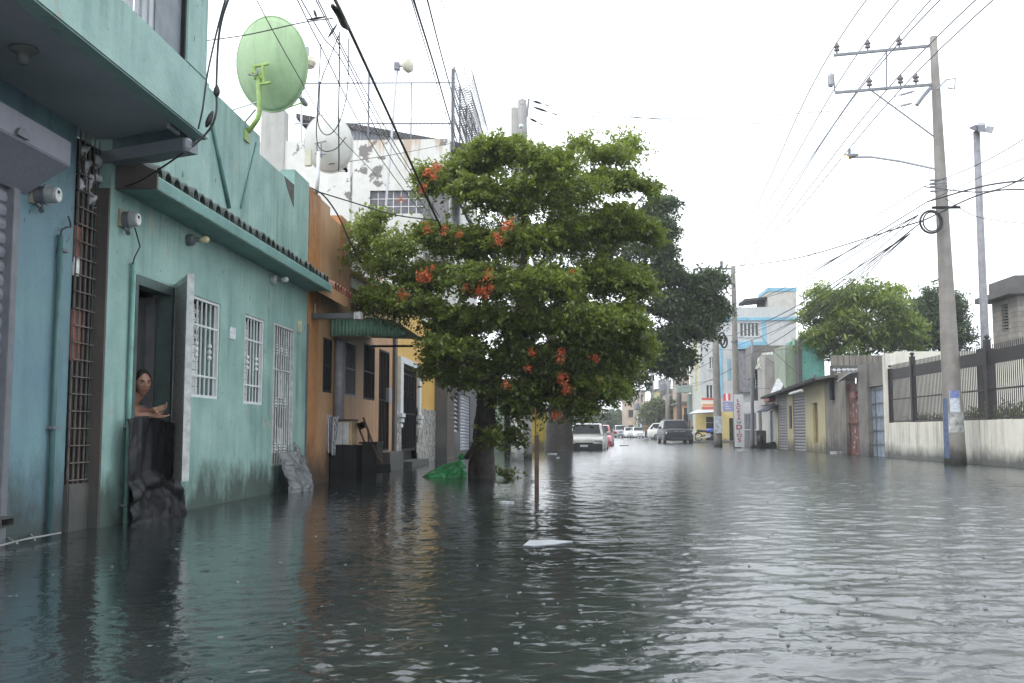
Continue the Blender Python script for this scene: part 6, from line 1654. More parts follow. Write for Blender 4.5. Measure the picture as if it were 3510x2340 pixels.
# ------------------------------------------------------------------ poles with the painted sign
def simple_pole(px_b, py_b, px_t, py_t, r0, r1, label, mat, base_z=-.38):
    b_ = PZ(px_b, py_b, 0); t_ = PY(px_t, py_t, b_.y)
    o = thing('utility_pole', label, 'utility pole', (b_.x, b_.y, base_z))
    MB().tube([(b_.x + (t_.x - b_.x) * k / 6, b_.y, base_z + (t_.z - base_z) * k / 6) for k in range(7)], [r0 + (r1 - r0) * k / 6 for k in range(7)], 14).build('shaft', mat, o, smooth=True)
    return o, b_, t_
p2, p2b, p2t = simple_pole(2528, 1535, 2513, 912, .19, .11, 'concrete utility pole carrying the LA CASA DE DIOS sign panel', M_pole2)
p3, p3b, p3t = simple_pole(2462, 1531, 2452, 1128, .23, .16, 'stout concrete pole with cable coils before the yellow corner shop', M_pole2)
p4, p4b, p4t = simple_pole(2579, 1536, 2577, 1165, .09, .06, 'thin grey iron pole beside the painted sign pole', M_grey)
Yp = p2b.y - .27
x0, x1, zb, zt_ = RY(2518, 2550, 1352, 1532, Yp)
MB().box(x0, x1, Yp, Yp + .06, zb, zt_).build('sign_panel', plain('sign_white', (.60, .62, .63), .5, var=.1), p2)
M_red = plain('sign_red', (.34, .02, .045), .5, var=.1); M_blk = plain('sign_navy', (.05, .06, .12), .5)
LET = [('L', 1372, 11), ('A', 1385, 10), ('C', 1397.5, 12), ('A', 1410, 10.5), ('S', 1422.5, 10.5), ('A', 1435, 10.5), ('DE', 1448, 7.5), ('D', 1464.5, 17), ('I', 1479, 9), ('O', 1492.5, 13), ('S', 1509, 14)]
for ch_, py, hpx in LET:
    c = PY(2530 + (py - 1370) / 140 * 5, py, Yp - .004); sz = hpx * Yp / F0 * 1.32
    text_mesh('letter', ch_, M_blk if ch_ == 'DE' else M_red, p2, Matrix.Translation(c) @ Matrix.Rotation(math.pi / 2, 4, 'X') @ Matrix.Diagonal((1.25, 1, 1, 1)), sz)
for py, pl in ((922, 2466), (973, 2463)):
    a, b = PY(pl, py, p2b.y + .3), PY(2512, py - 1, p2b.y); ca = MB().tube([a, b], .05, 4).build('crossarm', M_grey, p2)
    MB().lathe([(0, .03), (.1, .09), (.2, .06), (.3, .09), (.4, .03)], a + Vector((.1, 0, .04)), n=8).build('insulator', M_ins, ca)
MB().tube([PY(2462, 1000, p2b.y + .3), PY(2506, 1046, p2b.y)], .03, 4).build('stay', M_grey, p2)
MB().lathe([(-.04, .18), (.04, .18)], pole_p := Vector((PY(2518, 1170, p2b.y).x, p2b.y, PY(2518, 1170, p2b.y).z)), n=14).build('clamp_band', M_grey, p2)
for k, (px, py) in enumerate(((2475, 1160), (2482, 1170))):
    c = PY(px, py, p3b.y - .22); MB().tube([c + Vector((.16 * math.cos(a), 0, .32 * math.sin(a))) for a in [q * math.pi / 8 for q in range(17)]], .05, 6, cap=False).build('cable_coil', M_cable, p3, smooth=True)
MB().box(p3t.x - .26, p3t.x + .26, p3b.y - .26, p3b.y + .26, p3t.z - .12, p3t.z + .02).build('cap', M_concd, p3)
c = PY(2462, 1455, p3b.y - .29); MB().box(c.x - .2, c.x + .2, c.y, c.y + .06, c.z - .45, c.z + .45).build('poster', plain('pale_poster', (.46, .50, .56), .7, var=.5, scale=8), p3)
for k, (pb_, py_, pt_, pyt, lab) in enumerate(((2330, 1492, 2322, 1040, 'dark concrete utility pole behind the black SUV'), (2290, 1496, 2286, 1262, 'thin dark utility pole above the beige minivan'), (2238, 1497, 2235, 1250, 'utility pole rising through the light green street tree'), (2196, 1497, 2192, 1312, 'distant utility pole above the far parked cars'))):
    Yd = (88, 105, 120, 140)[k]
    b_ = PY(pb_, 1500, Yd); t_ = PY(pt_, pyt, Yd)
    o = thing('utility_pole', lab, 'utility pole', (b_.x, Yd, 0))
    MB().tube([(b_.x, Yd, -.05), t_], [.26, .15], 12).build('shaft', M_pole2, o, smooth=True)
    MB().box(t_.x - 1.1, t_.x + .3, Yd - .06, Yd + .06, t_.z - .5, t_.z - .38).build('crossarm', M_grey, o)
    MB().lathe([(0, .28), (.2, .34), (.9, .34), (1.0, .28)], (t_.x - .45, Yd - .1, t_.z - 1.9 - .6 * k), n=12).build('transformer', M_grey, o)
# ------------------------------------------------------------------ three-storey apartment block on the right
YA = 80.0
ab = thing('apartment_block', 'pale three-storey block with light blue trim, roof tower and corner shop', 'building', (12, YA, 0))
M_ab = stucco('block_cream', (.47, .48, .42), (.41, .42, .38), damp=.4, streak=.45, off=111, streakc=(.22, .22, .2))
M_abg = stucco('block_grey', (.46, .47, .46), (.40, .41, .41), damp=0, streak=.45, off=113)
M_bt = plain('light_blue_trim', (.17, .38, .50), .6, var=.2, scale=1)
xa0, xa1 = PY(2403, 1250, YA).x, PY(2730, 1150, YA).x
zr_ = PY(2600, 1052, YA).z
wins = [RY(2427, 2453, 1113, 1158, YA), RY(2536, 2601, 1107, 1151, YA), RY(2431, 2457, 1224, 1262, YA), RY(2421, 2455, 1320, 1372, YA)]
rect_wall_y(YA, xa0, xa1, PY(2600, 1405, YA).z, zr_, wins, t=.3).build('front_wall', M_abg, ab)
yq_ = PX(2364, 1250, xa0).y
rect_wall(xa0, YA + .3, yq_, 0, zr_, [RX(2388, 2394, 1130, 1170, xa0), RX(2388, 2394, 1225, 1265, xa0)], t=.25, side=-1).build('street_wall', M_ab, ab)
for k, R in enumerate(wins):
    wn_ = MB().box(R[0], R[1], YA + .2, YA + .24, R[2], R[3]).build('window', M_glass, ab)
    nb_ = 3 if k != 1 else 5
    for q in range(nb_ + 1):
        xx = R[0] + (R[1] - R[0]) * q / nb_; MB().box(xx - .05, xx + .05, YA + .08, YA + .18, R[2], R[3]).build('mullion', M_whited, wn_)
    MB().box(R[0] - .1, R[1] + .1, YA - .08, YA + .05, R[2] - .12, R[2] - .004).build('sill', M_abg, wn_)
for k in range(2):
    R = RX(2388, 2394, (1130, 1225)[k], (1170, 1265)[k], xa0); MB().box(xa0 + .18, xa0 + .2, R[0], R[1], R[2], R[3]).build('window', M_glass, ab)
MB().box(xa0 - .12, xa1 + .1, YA - .12, YA - .002, PY(2600, 1098, YA).z, PY(2600, 1088, YA).z).build('blue_cornice', M_bt, ab)
R = RY(2613, 2626, 1099, 1180, YA); MB().box(R[0], R[1], YA - .06, YA - .001, R[2], R[3]).build('blue_pilaster', M_bt, ab)
R = RY(2525, 2626, 1172, 1184, YA); MB().box(R[0], R[1], YA - .4, YA - .003, R[2], R[3]).build('blue_ledge', M_bt, ab)
R = RY(2523, 2570, 1186, 1200, YA); MB().box(R[0], R[1], YA - 1.2, YA - .004, R[2], R[3]).build('blue_balcony', M_bt, ab)
R = RY(2466, 2476, 1185, 1360, YA); MB().box(R[0], R[1], YA - .07, YA - .001, R[2], R[3]).build('blue_pilaster', M_bt, ab)
R = RY(2493, 2503, 1230, 1300, YA); MB().box(R[0], R[1], YA - .06, YA - .001, R[2], R[3]).build('blue_pilaster', M_bt, ab)
R = RY(2528, 2576, 1205, 1345, YA); MB().box(R[0], R[1], YA - 1.0, YA - .003, R[2], R[3]).build('stained_bay', stucco('sooty_wall', (.20, .19, .20), (.10, .10, .105), damp=0, streak=.8, off=115), ab)
R = RY(2634, 2730, 987, 1052, YA); MB().box(R[0], R[1], YA + .05, YA + 4, zr_ + .002, R[3]).build('roof_tower', stucco('tower_cream', (.48, .47, .42), (.36, .36, .34), damp=0, streak=.7, off=117, patch=.33), ab)
MB().box(R[0] - .05, R[1] + .05, YA, YA + 4.05, PY(2680, 998, YA).z, R[3] + .03).build('tower_band', M_bt, ab)
R = RY(2556, 2634, 1018, 1032, YA); MB().prism([(R[0], YA + .5, R[2] + .05), (R[1], YA + .5, R[3] - .1), (R[1], YA + .5, R[3] + .1), (R[0], YA + .5, R[2] + .25)], (0, 3, 0)).build('terrace_canopy', M_dark, ab)
R = RY(2606, 2633, 1020, 1050, YA); MB().box(R[0], R[1], YA + 1.5, YA + 1.6, zr_, R[3]).build('terrace_door', M_dark, ab)
R = RY(2383, 2390, 1150, 1330, YA - .3); MB().box(R[0], R[1], YA - .2, YA - .12, 4, R[3]).build('yellow_strip', plain('faded_yellow', (.45, .40, .20), .6), ab)
# corner shop floor
zs1 = PY(2450, 1406, YA).z
rect_wall_y(YA + .02, xa0 - .5, xa1, -.1, zs1 - .01, [RY(2421, 2457, 1425, 1520, YA)[:2] + (-.1, zs1 - .5), RY(2500, 2520, 1425, 1520, YA)[:2] + (-.1, zs1 - .6)], t=.25).build('shop_wall', stucco('shop_yellow', (.55, .44, .18), (.48, .38, .15), damp=.5, streak=.3, off=119), ab)
MB().box(xa0, xa1, YA + 2.2, YA + 2.3, -.1, zs1).build('shop_interior', plain('shop_dark', (.05, .04, .035), .8, var=.6, scale=2), ab)
for k in range(3): MB().box(PY(2423, 1450, YA).x, PY(2455, 1450, YA).x, YA + 1.2, YA + 1.6, .5 + .5 * k, .56 + .5 * k).build('shelf', M_whited, ab)
R = RY(2405, 2458, 1363, 1402, YA - .3)
sg = thing('shop_sign', 'long red and white sign board above the corner shop awning', 'sign', (R[0], YA - .3, R[2]))
MB().box(R[0], R[1], YA - .35, YA - .25, R[2], R[3]).build('board', plain('sign_cream', (.55, .50, .42), .5, var=.15), sg)
for (t0, t1) in ((0, .22), (.80, 1)): MB().box(R[0], R[1], YA - .365, YA - .352, R[2] + (R[3] - R[2]) * t0, R[2] + (R[3] - R[2]) * t1).build('red_band', plain('sign_scarlet', (.42, .07, .05), .5), sg)
MB().box(R[0] + .05, R[1] - .05, YA - .362, YA - .351, R[2] + (R[3] - R[2]) * .28, R[2] + (R[3] - R[2]) * .45).build('orange_band', plain('sign_orange', (.50, .22, .08), .5, var=.4, scale=12), sg)
aw2 = thing('shop_awning', 'white corrugated awning over the corner shop entrance', 'awning', PY(2410, 1415, YA - 1))
a, b, c, d = PY(2360, 1419, YA - 3), PY(2458, 1412, YA - 3), PY(2458, 1403, YA - .3), PY(2390, 1405, YA - .3)
m_ = MB(); nn = 60
for i in range(nn + 1):
    p, q = Vector(a).lerp(b, i / nn), Vector(d).lerp(c, i / nn); m_.v += [(p.x, p.y, p.z + .03 * math.cos(i * math.pi / 2)), (q.x, q.y, q.z + .03 * math.cos(i * math.pi / 2))]
for i in range(nn): m_.f.append((2 * i, 2 * i + 2, 2 * i + 3, 2 * i + 1))
o = m_.build('sheet', M_white, aw2); md = o.modifiers.new('t', 'SOLIDIFY'); md.thickness = .02
MB().tube([a, b], .04, 6).build('front_rail', M_grey, aw2)
for q in (a, b): MB().tube([q, (q.x, q.y, 0)], .03, 6).build('post', M_grey, aw2)
fg = thing('wall_flag', 'small red and white banner between the two concrete poles', 'banner', PY(2490, 1360, YA - 2))
for k, c_ in enumerate(((.55, .03, .05), (.62, .62, .62), (.55, .03, .05))):
    R = RY(2480 + 8 * k, 2488 + 8 * k, 1350 - k, 1374 - k, YA - 2); MB().box(R[0], R[1] - .004, YA - 2, YA - 1.96, R[2], R[3]).build('stripe', plain('flag%d' % (k % 2), c_, .6), fg)
R = RY(2478, 2514, 1376, 1410, YA - 2)
pg = thing('shop_sign', 'faded violet sign board with pale lines below the red banner', 'sign', (R[0], YA - 2, R[2])); MB().box(R[0], R[1], YA - 2, YA - 1.9, R[2], R[3]).build('board', plain('faded_violet', (.20, .20, .33), .6, var=.25), pg)
for k in range(3): MB().box(R[0] + .15, R[1] - .2 - .1 * k, YA - 2.012, YA - 2.002, R[2] + (.22 + .24 * k) * (R[3] - R[2]), R[2] + (.32 + .24 * k) * (R[3] - R[2])).build('pale_line', plain('pale_violet', (.42, .42, .52), .6), pg)
# green-grey shed structure at the bend
gs_ = thing('green_kiosk', 'grey green metal kiosk with high sign frame beside the corner shop', 'kiosk', PY(2370, 1490, 86))
R = RY(2362, 2404, 1350, 1440, 86); MB().box(R[0], R[1], 86, 87.5, R[2], R[3]).build('upper_box', plain('grey_green_sheet', (.15, .19, .17), .6, var=.3, scale=1), gs_)
R = RY(2318, 2400, 1320, 1345, 86); MB().box(R[0], R[1], 85.9, 86.3, R[2], R[3]).build('sign_frame', plain('sea_grey', (.25, .31, .29), .6, var=.3, scale=1), gs_)
R = RY(2366, 2404, 1440, 1512, 86); MB().box(R[0], R[1], 86, 87.5, 0, R[3]).build('lower_wall', plain('brown_boards', (.22, .17, .13), .7, var=.4, scale=3), gs_)
R = RY(2345, 2366, 1420, 1500, 86); MB().box(R[0], R[1], 86.1, 86.5, 0, R[3]).build('door', M_dark, gs_)
# ------------------------------------------------------------------ far houses down the street
def far_house(name, label, px, py, Y, d, col, rows, cols, roof=None, side_left=True):
    x0, x1, _, zt_ = RY(*px, *py, Y)
    t = thing(name, label, 'building', ((x0 + x1) / 2, Y, 0), group='houses far down the street')
    W_, Z_ = (x1 - x0), zt_
    holes = [(x0 + W_ * (c + .25) / cols, x0 + W_ * (c + .75) / cols, Z_ * (r + .3) / rows, Z_ * (r + .8) / rows) for r in range(rows) for c in range(cols)]
    mt = plain('far_' + name + str(int(Y)) + str(px[0]), col, .8, var=.3, scale=.6)
    rect_wall_y(Y, x0, x1, 0, zt_, holes, t=.3).build('front_wall', mt, t)
    MB().box(x0 - .002, x0 + .3, Y + .3, Y + d, 0, zt_).build('street_wall', mt, t)
    for h in holes: MB().box(h[0], h[1], Y + .2, Y + .24, h[2], h[3]).build('window', M_glass, t)
    MB().box(x0 - .3, x1 + .3, Y - .3, Y + d, zt_ + .004, zt_ + .25).build('roof', roof or M_concd, t)
    return t, x0, x1, zt_
far_house('peach_building', 'hazy peach coloured building above the far parked cars', (2146, 2212), (1342, 1490), 165, 12, (.42, .33, .25), 3, 2)
t, x0, x1, zt_ = far_house('yellow_building', 'distant yellow topped house with a black water tank behind the street tree', (2255, 2312), (1338, 1490), 150, 10, (.46, .42, .20), 3, 2)
MB().lathe([(0, .9), (1.3, .95), (1.5, .6), (1.6, .3)], (x0 + 1.2, 152, zt_ + .25), n=14).build('water_tank', M_grey, t)
far_house('blue_white_shop', 'distant white and blue shop behind the man in orange', (2196, 2246), (1400, 1495), 138, 8, (.42, .45, .48), 2, 3)
far_house('pink_house', 'distant pinkish house beside the transformer pole', (2292, 2330), (1345, 1490), 128, 8, (.40, .33, .32), 3, 2)
far_house('orange_shop', 'distant orange plastered shop wall behind the utility pole', (2338, 2366), (1385, 1490), 100, 8, (.42, .24, .12), 2, 1)
far_house('ochre_house', 'tall narrow ochre house with dark windows beside the apartment block', (2332, 2364), (1230, 1490), 108, 8, (.36, .30, .24), 4, 1)
far_house('grey_building', 'pale grey building closing the hazy end of the street', (2060, 2118), (1432, 1490), 230, 10, (.40, .41, .42), 2, 4)

# ------------------------------------------------------------------ cars
M_tyre = plain('tyre_rubber', (.018, .018, .019), .7, var=.3)
M_rim = plain('alloy_rim', (.45, .46, .47), .3, .7, var=.15)
M_cg = plain('car_glass', (.012, .014, .017), .15, var=.3, scale=2, spec=.12)
M_trim = plain('black_trim', (.02, .02, .021), .45, var=.2)
M_lens = plain('lamp_lens', (.50, .53, .55), .12, var=.2)
def loft(m, secs):
    """secs: rings of equal length -> closed skin"""
    i0 = len(m.v); n = len(secs[0])
    for r in secs: m.v += [tuple(p) for p in r]
    for k in range(len(secs) - 1):
        for j in range(n): m.f.append((i0 + k * n + j, i0 + k * n + (j + 1) % n, i0 + (k + 1) * n + (j + 1) % n, i0 + (k + 1) * n + j))
    m.f.append(tuple(i0 + j for j in range(n - 1, -1, -1))); m.f.append(tuple(i0 + (len(secs) - 1) * n + j for j in range(n)))
def car(label, loc, rz, col, prof, cab, Wd, wheel, base, paint_rough=.25, kidney=False, group='cars along the street', lens=None, bumper=None, plate=True, bh=.42, var=.08, grille_c=None):
    """local frame: front towards -y; prof: lower body stations (y, z_low, z_top, width factor); cab: roof stations (y, z, width factor)"""
    t = thing('car', label, 'car', loc, rz, group)
    mt = plain('car_paint_' + col[0], col[1], paint_rough if col[0] != 'dark' else .4, .0, var=var, scale=3, spec=.5 if col[0] != 'dark' else .2, coat=.4 if col[0] != 'dark' else 0.0)
    h = Wd / 2
    lz = loc[2]
    def TR(p): 
        c, s = math.cos(rz), math.sin(rz); return Vector((loc[0] + p[0] * c - p[1] * s, loc[1] + p[0] * s + p[1] * c, lz + p[2]))
    def ring(y, z0, z1, w):
        pts = []
        for (fx_, fz) in ((-.86, 0), (-.97, .12), (-1, .35), (-1, .62), (-.96, .86), (-.84, .98), (-.4, 1.02), (.4, 1.02), (.84, .98), (.96, .86), (1, .62), (1, .35), (.97, .12), (.86, 0)):
            pts.append(TR((fx_ * h * w, y, z0 + (z1 - z0) * fz)))
        return pts
    m = MB(); loft(m, [ring(*s) for s in prof]); m.build('body', mt, t, smooth=True)
    # cabin: pillars and roof as one shell, glass set proud
    zb = [np.interp(y, [s[0] for s in prof], [s[2] for s in prof]) for y, _, _ in cab]
    m = MB(); secs = []
    for (y, z, w), b_ in zip(cab, zb):
        z = max(z, b_ + .01)
        secs.append([TR((-h * .93 * 1, y, b_ - .06)), TR((-h * w, y, z - .05)), TR((-h * w * .9, y, z)), TR((h * w * .9, y, z)), TR((h * w, y, z - .05)), TR((h * .93, y, b_ - .06))])
    loft(m, secs); m.build('cabin', mt, t, smooth=False)
    def pane(name, a, b, c, d, inset=.08, out=.008):
        a, b, c, d = map(Vector, (a, b, c, d)); ce = (a + b + c + d) / 4
        q = [p.lerp(ce, inset) for p in (a, b, c, d)]
        nn_ = (q[1] - q[0]).cross(q[3] - q[0]).normalized()
        cb = TR((0, (cab[0][0] + cab[-1][0]) / 2, zb[0]))
        if nn_.dot(ce - cb) < 0: nn_ = -nn_
        MB().hexa([p + nn_ * out for p in q], [p - nn_ * .01 for p in q]).build(name, M_cg, t)
    S = secs
    pane('windshield', S[0][2], S[0][3], S[1][3], S[1][2], .06)
    pane('rear_window', S[-1][2], S[-1][3], S[-2][3], S[-2][2], .08)
    for sgn, i_, j_ in ((-1, 0, 1), (1, 5, 4)):
        mid = len(S) // 2
        up_ = lambda k: S[k][i_].lerp(S[k][j_], .22)
        pane('side_window', up_(0), up_(mid), S[mid][j_], S[1][j_], .09); pane('side_window', up_(mid), up_(len(S) - 1), S[-2][j_], S[mid][j_], .09)
    y0, zl, zh, w0 = prof[0]; yf, zlf, zhf, wf = prof[1]
    zz0, zz1 = prof[1][1], prof[1][2]
    # front: grille, headlights, bumper, plate
    fz = lambda f: zz0 + (zz1 - zz0) * f
    yy = y0 - .012
    def fbox(name, xa, xb, za, zb_, mat, dy=.02, bev=.0, yo=0.0):
        mm = MB(); mm.hexa([TR((xa, yy + yo, za)), TR((xb, yy + yo, za)), TR((xb, yy + yo + .09, za)), TR((xa, yy + yo + .09, za))], [TR((xa, yy + yo, zb_)), TR((xb, yy + yo, zb_)), TR((xb, yy + yo + .09, zb_)), TR((xa, yy + yo + .09, zb_))])
        return mm.build(name, mat, t, bevel=bev)
    gm = grille_c or M_trim
    if kidney:
        for s in (-1, 1): fbox('kidney_grille', min(s * .05, s * .36), max(s * .05, s * .36), fz(.62), fz(.86), M_trim, bev=.012); fbox('grille_rim', min(s * .045, s * .37), max(s * .045, s * .37), fz(.855), fz(.88), M_alu, yo=-.004)
    else: fbox('grille', -h * .46, h * .46, fz(.60), fz(.80), gm, bev=.01)
    for s in (-1, 1):
        xa, xb = sorted((s * h * .50, s * h * .93)); fbox('headlight', xa, xb, fz(max(.60, bh)), fz(max(.83, bh + .26)), lens or M_lens, bev=.02, yo=.03)
        xa, xb = sorted((s * h * .55, s * h * .86)); fbox('fog_lamp', xa, xb, fz(.26), fz(.33), M_alu if kidney else M_trim, yo=.0)
    fbox('bumper', -h * .92, h * .92, fz(.02), fz(bh), bumper or mt, bev=.03, yo=-.02)
    fbox('lower_intake', -h * .55, h * .55, fz(.08), fz(.26), M_trim, yo=-.035)
    if plate: fbox('number_plate', -.16, .16, fz(.44), fz(.62), M_white, yo=-.035)
    for s in (-1, 1):
        c = S[0][0 if s < 0 else 5] + Vector((0, 0, .14)); d_ = TR((s * (h + .12), cab[0][0] + .25, 0)); MB().ball((d_.x, d_.y, c.z), .1, 10, 6, (1.1, .8, .8)).build('mirror', mt if not kidney else M_trim, t, smooth=True)
    wy = (prof[0][0] + wheel[1], prof[-1][0] - wheel[2])
    for s in (-1, 1):
        for y in wy:
            c = TR((s * (h - .11), y, wheel[0])); ax = TR((1, 0, 0)) - TR((0, 0, 0))
            wl = MB().lathe([(-.1, wheel[0] * .62), (-.1, wheel[0] * .93), (-.06, wheel[0]), (.06, wheel[0]), (.1, wheel[0] * .93), (.1, wheel[0] * .62)], c + ax * (s * .02), ax, 24).build('wheel', M_tyre, t, smooth=False)
            MB().lathe([(0, wheel[0] * .64), (.012, wheel[0] * .62), (.012, wheel[0] * .55), (-.02, wheel[0] * .5), (.0, wheel[0] * .18), (.015, .02)], c + ax * (s * .115), ax * s, 18).build('rim', M_rim, wl)
    return t
sedan = [(-2.1, .30, .60, .86), (-2.02, .20, .70, .95), (-1.6, .18, .80, 1), (-.85, .18, .93, 1), (.0, .18, .96, 1), (1.3, .18, .97, 1), (1.95, .2, .95, .97), (2.12, .32, .88, .88)]
sedan_cab = [(-.95, .95, .90), (-.30, 1.38, .74), (.3, 1.42, .73), (.85, 1.40, .73), (1.5, 1.02, .86)]
suvp = [(-2.35, .42, .86, .84), (-2.27, .28, .97, .95), (-1.8, .25, 1.03, 1), (-.95, .25, 1.07, 1), (.4, .25, 1.10, 1), (1.8, .25, 1.12, 1), (2.3, .3, 1.1, .96), (2.38, .45, 1.0, .88)]
suv_cab = [(-1.0, 1.09, .90), (-.45, 1.62, .78), (.6, 1.70, .76), (1.6, 1.66, .75), (2.2, 1.28, .84)]
vanp = [(-2.0, .34, .80, .84), (-1.93, .22, .92, .95), (-1.5, .2, 1.0, 1), (-.9, .2, 1.05, 1), (.6, .2, 1.08, 1), (1.75, .2, 1.08, 1), (2.0, .32, 1.0, .9)]
van_cab = [(-1.15, 1.06, .9), (-.45, 1.58, .76), (.4, 1.64, .76), (1.5, 1.60, .75), (1.9, 1.15, .85)]
c = PY(2017, 1540, 43.2)
car('old white sedan with dull bonnet parked in the flood beside the thick trunk', (c.x, 45.1, -.27), math.radians(-5), ('dullwhite', (.50, .50, .47)), sedan, sedan_cab, 1.66, (.29, .82, .9), 0, .35, lens=plain('dull_lens', (.30, .32, .32), .3), bumper=plain('grey_bumper', (.035, .037, .04), .6), var=.25, bh=.72)
c = PY(2053, 1525, 56.0)
car('red hatchback parked behind the old white sedan', (c.x, 58.1, -.24), math.radians(-4), ('red', (.30, .02, .035)), sedan, sedan_cab, 1.74, (.30, .82, .9), 0, lens=M_lens)
c = PY(2321, 1520, 70.0)
car('black SUV with twin kidney grille driving towards the flooded street', (c.x, 71.5, -.05), math.radians(2), ('dark', (.016, .018, .022)), suvp, suv_cab, 1.98, (.37, .95, 1.0), 0, .2, kidney=True, plate=False)
c = PY(2292, 1507, 99)
car('beige minivan seen from its side behind the black SUV', (c.x, 99, .03), math.radians(88), ('beige', (.50, .49, .45)), vanp, van_cab, 1.7, (.31, .8, .85), 0, lens=M_lens)
c = PY(2191, 1503, 128)
car('white car with black grille parked beside the man in orange', (c.x, 130, .03), math.radians(3), ('white', (.60, .61, .62)), sedan, sedan_cab, 1.72, (.3, .82, .9), 0)
c = PY(2160, 1502, 134)
car('white car parked between a grey jeep and another white car', (c.x, 136, .03), math.radians(3), ('white', (.60, .61, .62)), sedan, sedan_cab, 1.72, (.3, .82, .9), 0)
c = PY(2129, 1500, 136)
car('silver grey jeep at the far end of the parked cars', (c.x, 138, .03), math.radians(3), ('silver', (.25, .27, .29)), suvp, suv_cab, 1.8, (.34, .9, .95), 0)
# ------------------------------------------------------------------ motorbike before the corner shop
YM = 76.5
mb0 = PY(2424, 1510, YM)
mz = .12
bike = thing('motorbike', 'blue motorbike parked on the kerb before the yellow shop', 'motorbike', (mb0.x, YM, mz))
kerb = MB().box(mb0.x - 2.0, mb0.x + 9, YM - 1.2, YA + 2.5, -.3, mz).build('pavement', M_conc); structure(kerb)
def bpnt(x, z, y=0): return Vector((mb0.x + x, YM + y, mz + z))
for s in (-.62, .66):
    wl = MB().tube([bpnt(s + .27 * math.cos(a), .30 + .27 * math.sin(a)) for a in [k * math.pi / 10 for k in range(21)]], .045, 8, cap=False).build('wheel', M_tyre, bike, smooth=True)
    MB().lathe([(-.03, .05), (.03, .05)], bpnt(s, .30), (0, 1, 0), 10).build('hub', M_alu, wl)
    for k in range(5):
        a = k * math.pi / 5; MB().tube([bpnt(s + .25 * math.cos(a), .3 + .25 * math.sin(a)), bpnt(s - .25 * math.cos(a), .3 - .25 * math.sin(a))], .007, 4).build('spoke', M_alu, wl)
MB().tube([bpnt(.66, .30, .07), bpnt(.45, .92, .07)], .025, 6).build('fork', M_alu, bike); MB().tube([bpnt(.66, .30, -.07), bpnt(.45, .92, -.07)], .025, 6).build('fork', M_alu, bike)
MB().tube([bpnt(.38, 1.02, -.35), bpnt(.42, .98, 0), bpnt(.38, 1.02, .35)], .018, 6).build('handlebar', M_iron, bike)
MB().tube([bpnt(-.05, .72), bpnt(.12, .80), bpnt(.30, .80), bpnt(.42, .70)], [.06, .14, .15, .07], 10).build('tank', plain('royal_blue_paint', (.03, .07, .42), .25, coat=.5), bike, smooth=True)
MB().tube([bpnt(-.75, .78), bpnt(-.5, .76), bpnt(-.05, .72)], [.08, .11, .09], 8).build('seat', M_trim, bike, smooth=True)
MB().box(mb0.x - .12, mb0.x + .25, YM - .12, YM + .12, mz + .28, mz + .58).build('engine', M_alu, bike, bevel=.04)
MB().tube([bpnt(.2, .3, -.14), bpnt(-.3, .24, -.16), bpnt(-.85, .32, -.16)], .04, 8).build('exhaust', M_alu, bike)
MB().tube([bpnt(.42, .9), bpnt(.1, .5), bpnt(-.62, .3)], .03, 6).build('frame', M_iron, bike)
MB().tube([bpnt(-.90, .5), bpnt(-.75, .63), bpnt(-.55, .64)], .05, 6).build('mudguard', M_trim, bike); MB().lathe([(0, .09), (.06, .1), (.1, .05)], bpnt(.5, .85), (1, 0, 0), 12).build('headlamp', M_alu, bike)
# ------------------------------------------------------------------ man in orange far off
YP = 118.0
pc = PY(2216, 1505, YP)
mn = thing('person', 'distant person in orange shirt and dark trousers walking beside a white car', 'person', (pc.x, YP, .03))
bd_ = MB(); X_, Z_ = pc.x, .03
capsule(bd_, [(X_ - .1, YP, Z_ + .05), (X_ - .11, YP - .03, Z_ + .5), (X_ - .09, YP, Z_ + .9)], [.055, .075, .10]); capsule(bd_, [(X_ + .14, YP + .1, Z_ + .05), (X_ + .12, YP - .05, Z_ + .5), (X_ + .09, YP, Z_ + .9)], [.055, .075, .10])
capsule(bd_, [(X_ - .1, YP - .15, Z_ + .04), (X_ - .1, YP + .02, Z_ + .05)], [.045, .05]); capsule(bd_, [(X_ + .14, YP - .05, Z_ + .04), (X_ + .14, YP + .1, Z_ + .05)], [.045, .05])
bd_.tube([(X_, YP, Z_ + .85), (X_, YP, Z_ + 1.05), (X_, YP, Z_ + 1.3), (X_, YP, Z_ + 1.42), (X_, YP, Z_ + 1.5)], [.17, .155, .19, .16, .06], 12)
capsule(bd_, [(X_, YP, Z_ + 1.45), (X_, YP, Z_ + 1.56)], [.055, .055]); bd_.ball((X_, YP, Z_ + 1.64), .105, 12, 10, (.85, .95, 1.15)); bd_.ball((X_, YP - .1, Z_ + 1.63), .022, 6, 4)
for s in (-1, 1): capsule(bd_, [(X_ + s * .2, YP, Z_ + 1.38), (X_ + s * .26, YP + .02, Z_ + 1.1), (X_ + s * .24, YP - .12, Z_ + .88), (X_ + s * .24, YP - .16, Z_ + .80)], [.06, .048, .035, .03])
me = bpy.data.meshes.new('body'); me.from_pydata(bd_.v, [], bd_.f); bo = bpy.data.objects.new('body', me); COL.objects.link(bo)
bm = bmesh.new(); bm.from_mesh(me); bmesh.ops.recalc_face_normals(bm, faces=bm.faces); bm.to_mesh(me); bm.free()
md = bo.modifiers.new('r', 'REMESH'); md.mode = 'VOXEL'; md.voxel_size = .018
dg = bpy.context.evaluated_depsgraph_get(); me2 = bpy.data.meshes.new_from_object(bo.evaluated_get(dg)); bpy.data.objects.remove(bo)
me2.materials.clear(); me2.materials.append(M_skin); me2.shade_smooth(); bo = bpy.data.objects.new('body', me2); COL.objects.link(bo); setp(bo, mn)
